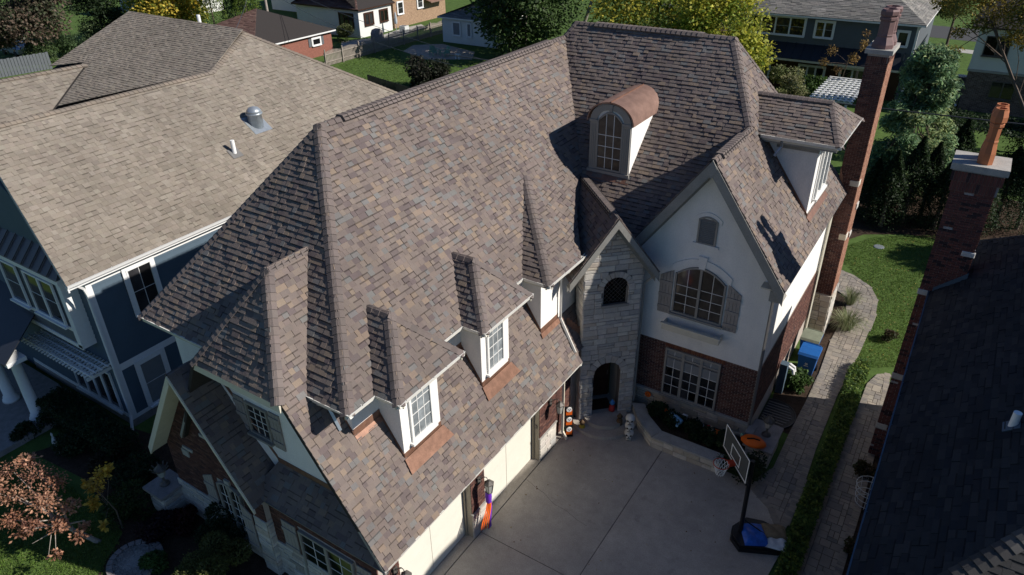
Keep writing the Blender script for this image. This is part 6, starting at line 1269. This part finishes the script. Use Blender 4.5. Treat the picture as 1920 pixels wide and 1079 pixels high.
c = atz(1648, 464); tag(part('drain_cover', 'galv', None, lambda b: b.lathe((c[0], c[1], .006), [(.27, 0), (.27, .03), (.22, .045), (.02, .05)], 18)), 'pale oval utility cover set in the sunny lawn', 'cover')

# ================================================================== PLANTING
def leafbox(name, poly, z0, z1, n, size, pal, seed, label, cat, top=.55, group=None, soft=.06):
    rs = np.random.default_rng(seed); P = [tuple(p) for p in poly]; xs = [p[0] for p in P]; ys = [p[1] for p in P]; pts = []
    while len(pts) < n:
        x, y = rs.uniform(min(xs), max(xs)), rs.uniform(min(ys), max(ys))
        if not inpoly(x, y, P): continue
        e = min(abs((b[0] - a[0]) * (a[1] - y) - (a[0] - x) * (b[1] - a[1])) / (math.hypot(b[0] - a[0], b[1] - a[1]) + 1e-6) for a, b in zip(P, P[1:] + P[:1]))
        zt = z1 * (1 - soft * 6 * max(0, .12 - e)) + .05 * math.sin(x * 5) * math.cos(y * 4.3) + rs.normal() * soft
        z = zt if (rs.random() < top or e > .18) else rs.uniform(z0, zt)
        pts.append((x + rs.normal() * soft * .5, y + rs.normal() * soft * .5, max(z0, z)))
    k = np.array([int((p[0] * 2.3 + 50) * 3 + (p[1] * 2.3) * 7) % 40 for p in pts]); c = ((min(xs) + max(xs)) / 2, (min(ys) + max(ys)) / 2, 0); t = thing(name, c, label, cat, group)
    leafmesh('foliage', 'leaf', pts, size, leafcols(pal, k, n, rs), seed, t); return t
strip = gp((1452, 1085), (1500, 945), (1560, 800), (1588, 705), (1605, 685), (1632, 690), (1622, 712), (1600, 780), (1545, 935), (1492, 1085))
leafbox('low_hedge', strip, .05, .34, 16000, (.035, .065), G_LT + G_MID, 401, 'long low green groundcover hedge between the two paver paths', 'hedge')
leafbox('clipped_hedge', [(-26.2, 7.7), (-21.3, 7.65), (-21.3, 8.75), (-26.2, 8.8)], .05, 1.05, 14000, (.03, .055), G_DK, 402, 'long dark clipped hedge below the bay windows of the blue house', 'hedge', .45)
def clump(name, c, R, H, n, pal, seed, label, cat='grass clump'):
    rs = np.random.default_rng(seed); c = np.asarray(c, float); b = MB()
    for i in range(n):
        a = rs.uniform(0, 6.283); r = R * math.sqrt(rs.random()) ; h = H * rs.uniform(.6, 1.1); d = V(math.cos(a), math.sin(a), 0); q = c + d * r * .25; w = V(-d[1], d[0], 0) * .011; col = jit(pal[rs.integers(len(pal))], .2)
        P = [q, q + d * r * .35 + UP * h * .65, q + d * r * .75 + UP * h * .85, q + d * r * 1.15 + UP * h * .6]
        vs = []; [vs.extend([p - w * (1 - .28 * j), p + w * (1 - .28 * j)]) for j, p in enumerate(P)]; b.add(vs, [(2 * j, 2 * j + 1, 2 * j + 3, 2 * j + 2) for j in range(3)], col)
    t = thing(name, c, label, cat); b.build('blades', 'blade', t); b2 = MB(); b2.lathe(c, [(R * .25, -.02), (R * .2, .12), (.02, .2)], 8); b2.build('crown_base', 'soil', t)
PG = [(.22, .24, .12), (.30, .30, .18), (.14, .18, .07)]
clump('ornamental_grass', atz(1585, 618), .75, .85, 420, PG, 410, 'pale arching ornamental grass at the stone chimney foot'); clump('ornamental_grass', atz(1592, 572), .55, .8, 240, PG, 411, 'smaller ornamental grass clump where the paver path bends')
shrub('bushy_shrub', atz(1492, 728), .55, .75, 'dark green bushy shrub in front of the bright blue bin', G_MID, 412, 2600, (.04, .08))
for i, (px, py, r, h, lb) in enumerate(((1605, 1040, .45, .5, 'brown low shrub at the foot of the brick house bed'), (1622, 890, .4, .5, 'sparse brown shrub beside the chimney base'), (1665, 640, .35, .5, 'dusty shrub at the lawn edge by the brick chimney'))): shrub('bed_shrub', atz(px, py), r, h, lb, [(.06, .05, .02), (.045, .055, .02), (.08, .05, .03)], 415 + i, 900, (.03, .06))
# lawns with blades near the bins
def blades(name, poly, n, h, pal, seed, z=0.0):
    rs = np.random.default_rng(seed); P = [tuple(p) for p in poly]; xs = [p[0] for p in P]; ys = [p[1] for p in P]; pts = []
    while len(pts) < n:
        x, y = rs.uniform(min(xs), max(xs)), rs.uniform(min(ys), max(ys))
        if inpoly(x, y, P): pts.append((x, y, z + h * .5))
    o = leafmesh(name, 'blade', pts, (h * .5, h), np.array(pal)[rs.integers(0, len(pal), n)] * (1 + .5 * (rs.random((n, 1)) - .5)), seed, None, .22, 0.0); tag(o, 'short green lawn grass', 'grass', kind='stuff')
PGR = [(.105, .18, .03), (.12, .20, .036), (.085, .15, .026), (.15, .20, .055)]
blades('grass', gp((1560, 470), (1640, 445), (1830, 440), (1800, 560), (1700, 690), (1615, 690), (1600, 660), (1645, 570), (1600, 512)), 26000, .06, PGR, 420); blades('grass', gp((620, 128), (700, 100), (752, 88), (752, 112), (900, 116), (900, 170), (700, 165)), 9000, .10, PGR, 421); blades('grass', gp((-10, 1085), (-10, 880), (120, 900), (230, 1000), (200, 1085)), 9000, .06, PGR, 422)
rsl = np.random.default_rng(5); fl = [atz(1600 + rsl.uniform(0, 140), 450 + rsl.uniform(0, 230), .03) for _ in range(260)]; o = leafmesh('fallen_leaves', 'leaf', fl, (.02, .045), np.array([(.45, .36, .10), (.35, .22, .08)])[rsl.integers(0, 2, 260)], 6); tag(o, 'scattered yellow fallen leaves on the lawn', 'leaves', kind='stuff')
# front garden (street side)
mul = gp((60, 850), (120, 830), (240, 800), (330, 830), (560, 1085), (180, 1085), (230, 1000), (160, 900)); sheet('planting_bed', mul, .008, 'soil')
def blobtree(name, base, blobs, n, leaf, pal, seed, label, bark='bark', tr=.07, extra=(), cat='tree'):
    t = thing(name, base, label, cat); rs = np.random.default_rng(seed); pts, k = blobpts(blobs, n, rs, .25); leafmesh('crown', 'leaf', pts, leaf, leafcols(pal, k, n, rs), seed, t)
    b = MB(); trunkmesh(b, np.asarray(base, float) - UP * .05, np.mean([x[:3] for x in blobs], axis=0), tr, tr * .4, [x[:3] for x in blobs] + list(extra), seed); b.build('trunk', bark, t)
ob = V(*atz(185, 1015)); bl = []
for i, (px, py, z, r) in enumerate(((20, 880, 2.6, .42), (70, 890, 2.7, .5), (105, 905, 2.6, .40), (30, 930, 2.3, .45), (80, 940, 2.4, .5), (130, 950, 2.0, .36), (20, 975, 1.9, .38), (60, 985, 1.8, .36), (110, 985, 1.6, .34), (150, 1005, 1.3, .28), (105, 1040, 1.1, .22), (40, 1000, 1.5, .28), (160, 985, 1.5, .22), (50, 865, 2.7, .35), (-20, 920, 2.5, .5))):
    q = atz(px, py, z); bl.append((*q, r, r, r * .7))
blobtree('orange_maple', ob, bl, 3000, (.032, .065), [(.42, .21, .13), (.36, .17, .10), (.50, .28, .18), (.28, .14, .10)], 430, 'weeping tree with dry orange-brown leaves and bare pale branches', 'bark_pale', .08, [atz(60, 1020, 1.0), atz(90, 1050, .8), atz(30, 1005, 1.2)])
yb_l = [(*atz(px, py, z), r, r, r * 1.2) for px, py, z, r in ((190, 890, 2.4, .28), (178, 915, 2.0, .30), (200, 880, 2.6, .2), (175, 945, 1.6, .22), (195, 985, 1.1, .16), (165, 910, 2.0, .2))]; blobtree('yellow_sapling', atz(230, 990), yb_l, 420, (.05, .09), [(.55, .35, .05), (.45, .30, .06), (.60, .42, .08)], 431, 'slender sapling with sparse golden yellow leaves', 'bark', .03)
shrub('clipped_boxwood', atz(408, 1098), 1.0, 1.35, 'rounded clipped boxwood catching sunlight beside the front window', [(.11, .12, .035), (.085, .10, .03), (.14, .14, .045)], 432, 9000, (.025, .045), nb=6, shell=.9); shrub('clipped_boxwood', atz(440, 1020), .95, 1.25, 'rounded dark boxwood against the stone base in shade', G_DK, 433, 7000, (.025, .05), nb=6, shell=.9)  # first boxwood's lighter, yellower leaf colours paint in its sunlight
for i, (px, py, r, h, lb) in enumerate(((120, 800, .7, .8, 'dark leafy shrub beside the porch slab'), (150, 845, .7, .7, 'dark spreading shrub behind the small white statue'), (215, 870, .8, .8, 'dark brown leaved shrub in the mulch bed'), (260, 905, .8, .9, 'dark shrub left of the stone pillar'), (250, 965, .9, 1.0, 'green arching shrub above the gravel ring'), (300, 1000, .6, .6, 'low purple shrub between the gravel ring and pillar'), (292, 1065, .4, .5, 'small green shrub beside the gravel ring'), (350, 990, .5, .6, 'dark red low shrub below the front window'), (55, 820, .5, .5, 'low dark shrub near the porch corner'))): shrub('garden_shrub', atz(px, py), r, h, lb, [G_DK, G_DK, [(.05, .035, .02), (.035, .03, .018)], G_DK, [(.035, .06, .015), (.05, .07, .02)], [(.035, .018, .022)], G_MID, [(.05, .012, .012)], G_DK][i], 440 + i, 2200, (.035, .07))
rc_ = atz(255, 1055); rg = thing('edging_ring', (rc_[0], rc_[1], 0), 'ring of pale edging stones filled with gravel', 'edging')
for i in range(22):
    a0, a1 = 2 * math.pi * i / 22 + .02, 2 * math.pi * (i + 1) / 22 - .02; P = lambda r, a: V(rc_[0] + r * math.cos(a), rc_[1] + r * math.sin(a), .0)
    part('stone', 'slate', rg, lambda b: b.prism([P(.62, a0), P(.78, a0), P(.78, a1), P(.62, a1)], UP * .13))
part('gravel_fill', 'gravel', rg, lambda b: b.lathe((rc_[0], rc_[1], .0), [(.62, .0), (.60, .07), (.02, .10)], 24))
rs5 = np.random.default_rng(9); gpz = [(rc_[0] + r * math.cos(a), rc_[1] + r * math.sin(a), .10) for r, a in zip(.6 * np.sqrt(rs5.random(1500)), rs5.uniform(0, 6.28, 1500))]; leafmesh('pebbles', 'leaf', gpz, (.012, .03), np.array([(.4, .39, .37), (.3, .29, .28), (.5, .49, .46)])[rs5.integers(0, 3, 1500)], 9, rg, .8, 1.0, 'stuff')
sp_ = V(-18.3, 7.75, 0); spt = thing('stone_pillar', sp_, 'square stone pillar with slate cap at the front garden', 'pillar'); part('core', 'mortar', spt, lambda b: b.box(sp_ - V(.36, .36, 0), sp_ + V(.36, .36, 1.0))); part('cap_stone', 'slate', spt, lambda b: b.box(sp_ + V(-.48, -.48, 1.0), sp_ + V(.48, .48, 1.1)))
emit(stones(sp_ + V(-.36, -.36, 0), X1, -Y1, .72, 0, 1.0, PAL_STONE, 330, hh=(.14, .24)) + stones(sp_ + V(.36, -.36, 0), Y1, X1, .72, 0, 1.0, PAL_STONE, 331, hh=(.14, .24)), 'stone', 'stone', spt, 40)
urn(sp_ + UP * 1.1, 'ornate lantern with spiked crown on the street side pillar')
c = atz(112, 850); tag(part('heron_statue', 'iron_white', None, lambda b: [b.lathe(c, [(.02, 0), (.02, .3), (.08, .4), (.10, .55), (.05, .7), (.02, .8), (.04, .86), (.005, .95)], 8)], True), 'small white bird statue standing in the mulch bed', 'statue')
# background trees
def at(px, py, d):      # a point on the ray at horizontal distance d
    r = ray(px, py); return CAM + r * d / np.hypot(r[0], r[1])
tree('copper_beech', atz(62, 118), 11.5, 5.4, 'large dark bronze leaved tree beyond the grey board fence', pal=[(.11, .095, .065), (.085, .08, .055), (.16, .115, .085), (.07, .085, .045)], seed=501, n=22000, leaf=(.12, .24), cb=.18, nb=40)
tree('round_evergreen', atz(200, 78), 7.5, 3.6, 'round dark evergreen tree behind the tan hip roof', pal=G_DK, seed=502, n=9000, leaf=(.1, .2), cb=.08, nb=22)
shrub('pale_green_shrub', atz(182, 85), 1.7, 2.6, 'grey-green shrub just behind the tan roof edge', [(.10, .14, .06), (.07, .11, .05)], 503, 3000, (.07, .14)); shrub('pale_green_shrub', atz(130, 105), 1.9, 2.8, 'green shrub between bronze tree and tan roof', [(.08, .13, .05), (.06, .10, .04)], 504, 3000, (.07, .14)); shrub('pale_green_shrub', atz(85, 118), 1.7, 2.2, 'green shrub at the foot of the bronze tree', [(.09, .13, .05), (.06, .10, .04)], 505, 3000, (.07, .14))
pv = atz(20, 105); cr_ = thing('parked_car', (pv[0], pv[1], 0), 'silver parked car glimpsed under the bronze tree', 'car')
part('body', 'galv', cr_, lambda b: b.prism([(pv[0] - 2.1, pv[1], .35), (pv[0] + 2.1, pv[1], .35), (pv[0] + 2.1, pv[1], .85), (pv[0] + 1.1, pv[1], .95), (pv[0] + .5, pv[1], 1.45), (pv[0] - 1.2, pv[1], 1.45), (pv[0] - 1.8, pv[1], .95), (pv[0] - 2.1, pv[1], .9)], (0, 1.75, 0)))
for s in (-1.3, 1.3):
    for y in (-.05, 1.6): part('wheel', 'black_plastic', cr_, lambda b: b.tube([(pv[0] + s, pv[1] + y, .33), (pv[0] + s, pv[1] + y + .2, .33)], .33, 14))
part('windows', 'glass', cr_, lambda b: b.prism([(pv[0] + .95, pv[1] - .01, .97), (pv[0] + .45, pv[1] - .01, 1.40), (pv[0] - 1.15, pv[1] - .01, 1.40), (pv[0] - 1.6, pv[1] - .01, .97)], (0, -.01, 0)))
def columnar(px, py, H, R, label, pal, seed, n=6000, leaf=(.07, .14), name='arborvitae', pos=None):
    base = atz(px, py) if pos is None else V(*pos); t = thing(name, base, label, 'tree', None); rs = np.random.default_rng(seed); z = rs.random(n) ** .8; a = rs.uniform(0, 6.283, n)
    prof = R * np.where(z < .15, .75 + z * 1.6, 1 - ((z - .15) / .85) ** 1.5) * (1 + .14 * np.sin(a * 5 + z * 14) + .1 * rs.normal(size=n)) * np.where(rs.random(n) < .75, 1, rs.random(n))
    pts = np.stack([base[0] + prof * np.cos(a), base[1] + prof * np.sin(a), base[2] + .05 + H * z], 1); k = (a * 3 + z * 20).astype(int); k -= k.min(); leafmesh('crown', 'leaf', pts, leaf, leafcols(pal, k, n, rs), seed, t, .5); b = MB(); b.tube([base - UP * .05, base + UP * H * .8], [.12, .03], 6); b.build('trunk', 'bark', t)
columnar(405, 78, 9.0, 1.9, 'tall bright green arborvitae nearest the yellow tree', [(.14, .21, .03), (.18, .24, .04), (.10, .16, .03)], 510, pos=at(405, 60, 92) * V(1, 1, 0)); columnar(470, 95, 9.2, 2.0, 'tall arborvitae standing next to the utility pole', [(.13, .20, .03), (.16, .22, .035), (.09, .14, .03)], 511, pos=at(470, 60, 88) * V(1, 1, 0)); columnar(450, 95, 9.0, 1.5, 'dark arborvitae squeezed between the two bright ones', G_DK, 512, pos=at(448, 60, 89) * V(1, 1, 0))
tree('yellow_tree', at(330, 30, 98) * V(1, 1, 0), 8.0, 5.0, 'golden yellow autumn tree behind the tan roof ridge', pal=YEL, seed=513, n=10000, leaf=(.14, .28), cb=.1, nb=30); tree('yellow_tree', at(300, 30, 104) * V(1, 1, 0), 8.5, 4.0, 'green-gold tree farther behind the tan roof ridge', pal=YEL[1:], seed=514, n=8000, leaf=(.14, .28), cb=.1, nb=26)
shrub('lawn_bush', atz(797, 165), 2.2, 2.8, 'dark purple-green bush on the lawn behind the long brown ridge', [(.022, .030, .016), (.03, .028, .02)], 515, 5000, (.09, .18)); shrub('round_hedge', atz(648, 78), 1.6, 1.7, 'trimmed olive bush against the white bungalow', [(.11, .12, .045), (.08, .10, .035)], 516, 3500, (.06, .12), nb=6, shell=.9)
bt = V(*atz(985, 100)); t_ = tree('tall_ash', bt, 15, 7.5, 'tall dark green tree with pale trunks behind the house ridge', pal=[(.045, .078, .025), (.06, .10, .03), (.032, .056, .02)], seed=520, n=24000, leaf=(.14, .30), cb=.05, nb=46, tr=.28, bark='bark_pale', shell=.3, bare=14)
for i, (px, dx) in enumerate(((1075, 1.8), (960, -1.2))): q = at(px, 100, 80) * V(1, 1, 0); t2 = thing('bare_limb_tree', q, ['leaning pale-barked tree with bare limbs by the brown ridge', 'slim dark trunked tree beside the tall pale trunks'][i], 'tree'); b = MB(); trunkmesh(b, q, q + V(dx * 2.2, 0, 12), .22, .08, [q + V(dx * 3 + x_, y_, z_) for x_, y_, z_ in ((-2, 1, 9), (1.5, -1, 10), (2.5, .5, 8), (-1, -1, 12), (.5, 1, 7))], 530 + i); b.build('trunk', 'bark_pale' if i == 0 else 'bark', t2); bl2 = crownblobs(q + V(dx * 3, 0, 9), 2.6, 5, 10, 540 + i); rs6 = np.random.default_rng(540 + i); pts, k = blobpts(bl2, 2200, rs6, .3); leafmesh('crown', 'leaf', pts, (.12, .25), leafcols(G_MID, k, 2200, rs6), 541 + i, t2)
for i, (px, d, H, R, lb) in enumerate(((1230, 66, 11.8, 7.2, 'broad green and yellow tree filling the space behind the main ridge'), (1345, 60, 10.4, 4.2, 'sunlit yellow-green tree next to the slate grey house'))): tree('autumn_linden', at(px, 60, d) * V(1, 1, 0), H, R, lb, pal=[(.14, .19, .03), (.26, .27, .04), (.09, .14, .025), (.40, .36, .05)] if i == 0 else [(.34, .36, .05), (.46, .43, .06), (.20, .27, .04)], seed=550 + i, n=20000 if i == 0 else 14000, leaf=(.10, .22), cb=.06, nb=44, shell=.35)
shrub('flowering_shrub', atz(1467, 222), 1.7, 4.2, 'rounded pale green shrub in front of the grey house windows', [(.20, .22, .09), (.14, .17, .065), (.27, .26, .13)], 560, 6000, (.06, .12)); shrub('patio_shrub', atz(1520, 190), 1.3, 2.2, 'dark green shrub beside the white pergola', G_MID, 561, 2600, (.06, .12))
tb2 = atz(1560, 190); blobtree('bare_sapling', tb2, [(*at(px, py, 64), r, r, r) for px, py, r in ((1560, 95, .5), (1545, 118, .5), (1625, 65, .4), (1622, 85, .5), (1600, 110, .5), (1570, 130, .4), (1640, 110, .4))], 700, (.06, .12), [(.25, .16, .05), (.30, .20, .07), (.16, .10, .05)], 562, 'thin sapling with sparse brown leaves near the tall chimney')
# pine and arborvitae on the right
pn = V(*atz(1672, 372)); t = thing('pine_tree', pn, 'tall soft-needled pine directly behind the tall brick chimney', 'tree'); rs = np.random.default_rng(570); bl = []
for i in range(120):
    z = rs.random() ** .9; a = rs.uniform(0, 6.28); r = 2.3 * (1 - z) ** .55 * rs.uniform(.3, 1) + .2; bl.append((pn[0] + .2 + r * math.cos(a), pn[1] + r * math.sin(a), .8 + 8.0 * z, .66, .66, .42))
pts, k = blobpts(bl, 42000, rs, .2); leafmesh('crown', 'leaf', pts, (.09, .19), leafcols([(.16, .27, .13), (.22, .33, .16), (.12, .20, .10), (.32, .38, .17)], k, 42000, rs, .5), 571, t, .3); b = MB(); trunkmesh(b, pn, pn + UP * 8.4, .2, .05, [x[:3] for x in bl[::2]], 572); b.build('trunk', 'bark', t)
AR = [(1622, 412, 3.6, .85), (1650, 425, 4.4, 1.0), (1690, 418, 5.0, 1.1), (1722, 415, 4.6, 1.0), (1750, 430, 4.0, .95), (1812, 440, 4.4, 1.1), (1862, 425, 4.6, 1.1), (1905, 430, 5.2, 1.2)]
for i, (px, py, H, R) in enumerate(AR): columnar(px, py, H, R, ['short dark arborvitae tucked against the tall house chimney', 'dark arborvitae in front of the pine', 'tallest dark arborvitae right of the pine', 'pointed dark arborvitae second right of the pine', 'dark arborvitae just left of the terracotta pots', 'dark arborvitae just right of the terracotta pots', 'dark arborvitae above the grey roof corner', 'broad dark arborvitae at the end of the evergreen row'][i], G_DK, 580 + i, 6000, (.05, .1))
for i, (px, py, r, h, lb) in enumerate(((1650, 405, 1.0, 1.2, 'brown leaved low shrub between the evergreens'), (1772, 110, .9, 1.2, 'yellow flowering shrub at the corner of the grey house'), (1770, 130, 1.3, 1.5, 'dark shrub below the yellow flowering one'), (1700, 300, 1.0, 1.6, 'brownish shrub at the foot of the pine'))): shrub('border_shrub', atz(px, py), r, h, lb, [[(.09, .055, .035), (.05, .045, .025)], [(.36, .33, .05), (.22, .24, .05)], G_DK, [(.12, .09, .05), (.07, .09, .04)]][i], 600 + i, 1800, (.05, .1))
ab = at(1900, 300, 60) * V(1, 1, 0) + V(1.5, 0, 0); blobtree('amber_locust', ab, [(*at(px, py, d), r, r, r * .7) for px, py, d, r in ((1790, 20, 60, 1.1), (1830, 10, 59, 1.3), (1880, 25, 60, 1.4), (1925, 30, 59, 1.5), (1840, 45, 60, 1.0), (1800, 60, 60, .7), (1905, 70, 59, 1.0), (1790, 95, 61, .6), (1950, 80, 59, 1.3), (1770, 5, 61, .9), (1960, 0, 60, 2), (1860, -30, 60, 2))], 9000, (.07, .14), [(.26, .20, .04), (.36, .26, .05), (.13, .14, .035), (.20, .20, .045)], 610, 'amber and green tree with dark limbs in front of the cream stucco house', 'bark', .16)
tree('street_tree', V(-4.2, 90, 0), 9.0, 3.0, 'multi-stemmed green tree beyond the grey house corner', pal=[(.08, .10, .025), (.14, .14, .03)], seed=611, n=6000, leaf=(.1, .2), cb=.35, nb=22)
sheet('street', [(-14, 100), (40, 96), (40, 104), (-14, 108)], .01, 'asphalt'); sheet('sidewalk', [(-14, 93), (40, 89), (40, 91), (-14, 95)], .02, 'concrete_light')

for i, (x, y, H, R, lb) in enumerate(((13.5, 37.5, 9.5, 2.4, 'shade tree east of the sunny strip of lawn'), (12.5, 43, 10, 3.0, 'broad shade tree behind the grey roofed brick house'), (13.5, 60, 12, 4.4, 'shade tree beside the cream stucco house'))): tree('shade_tree', (x, y, 0), H, R, lb, pal=G_MID, seed=640 + i, n=5000, leaf=(.14, .28), cb=.2, nb=24)
leafbox('dark_hedge', [(-3.6, 53.0), (10, 52.0), (10, 56.2), (-3.6, 57.2)], .05, 3.0, 12000, (.07, .14), G_DK, 650, 'tall dark hedge crossing behind the arborvitae row', 'hedge', .5)

for i, (px, py, H, R) in enumerate(((1742, 330, 5.0, 1.2), (1782, 345, 4.2, 1.0), (1915, 330, 5.2, 1.3))): columnar(px, py, H, R, ['dark conifer rising behind the evergreen row near the pine', 'dark conifer framed between the chimney cap and pine', 'dark conifer beyond the evergreen row by the far hedge'][i], G_DK, 660 + i, 5000, (.06, .12), 'dark_conifer')
rsd = np.random.default_rng(77); fl2 = [atz(880 + rsd.uniform(0, 520), 840 + rsd.uniform(0, 230), .045) for _ in range(70)]; o = leafmesh('fallen_leaves', 'leaf', fl2, (.02, .04), np.array([(.34, .24, .10), (.22, .13, .07), (.40, .32, .14)])[rsd.integers(0, 3, 70)], 78); tag(o, 'scattered dry leaves on the concrete drive', 'leaves', kind='stuff')
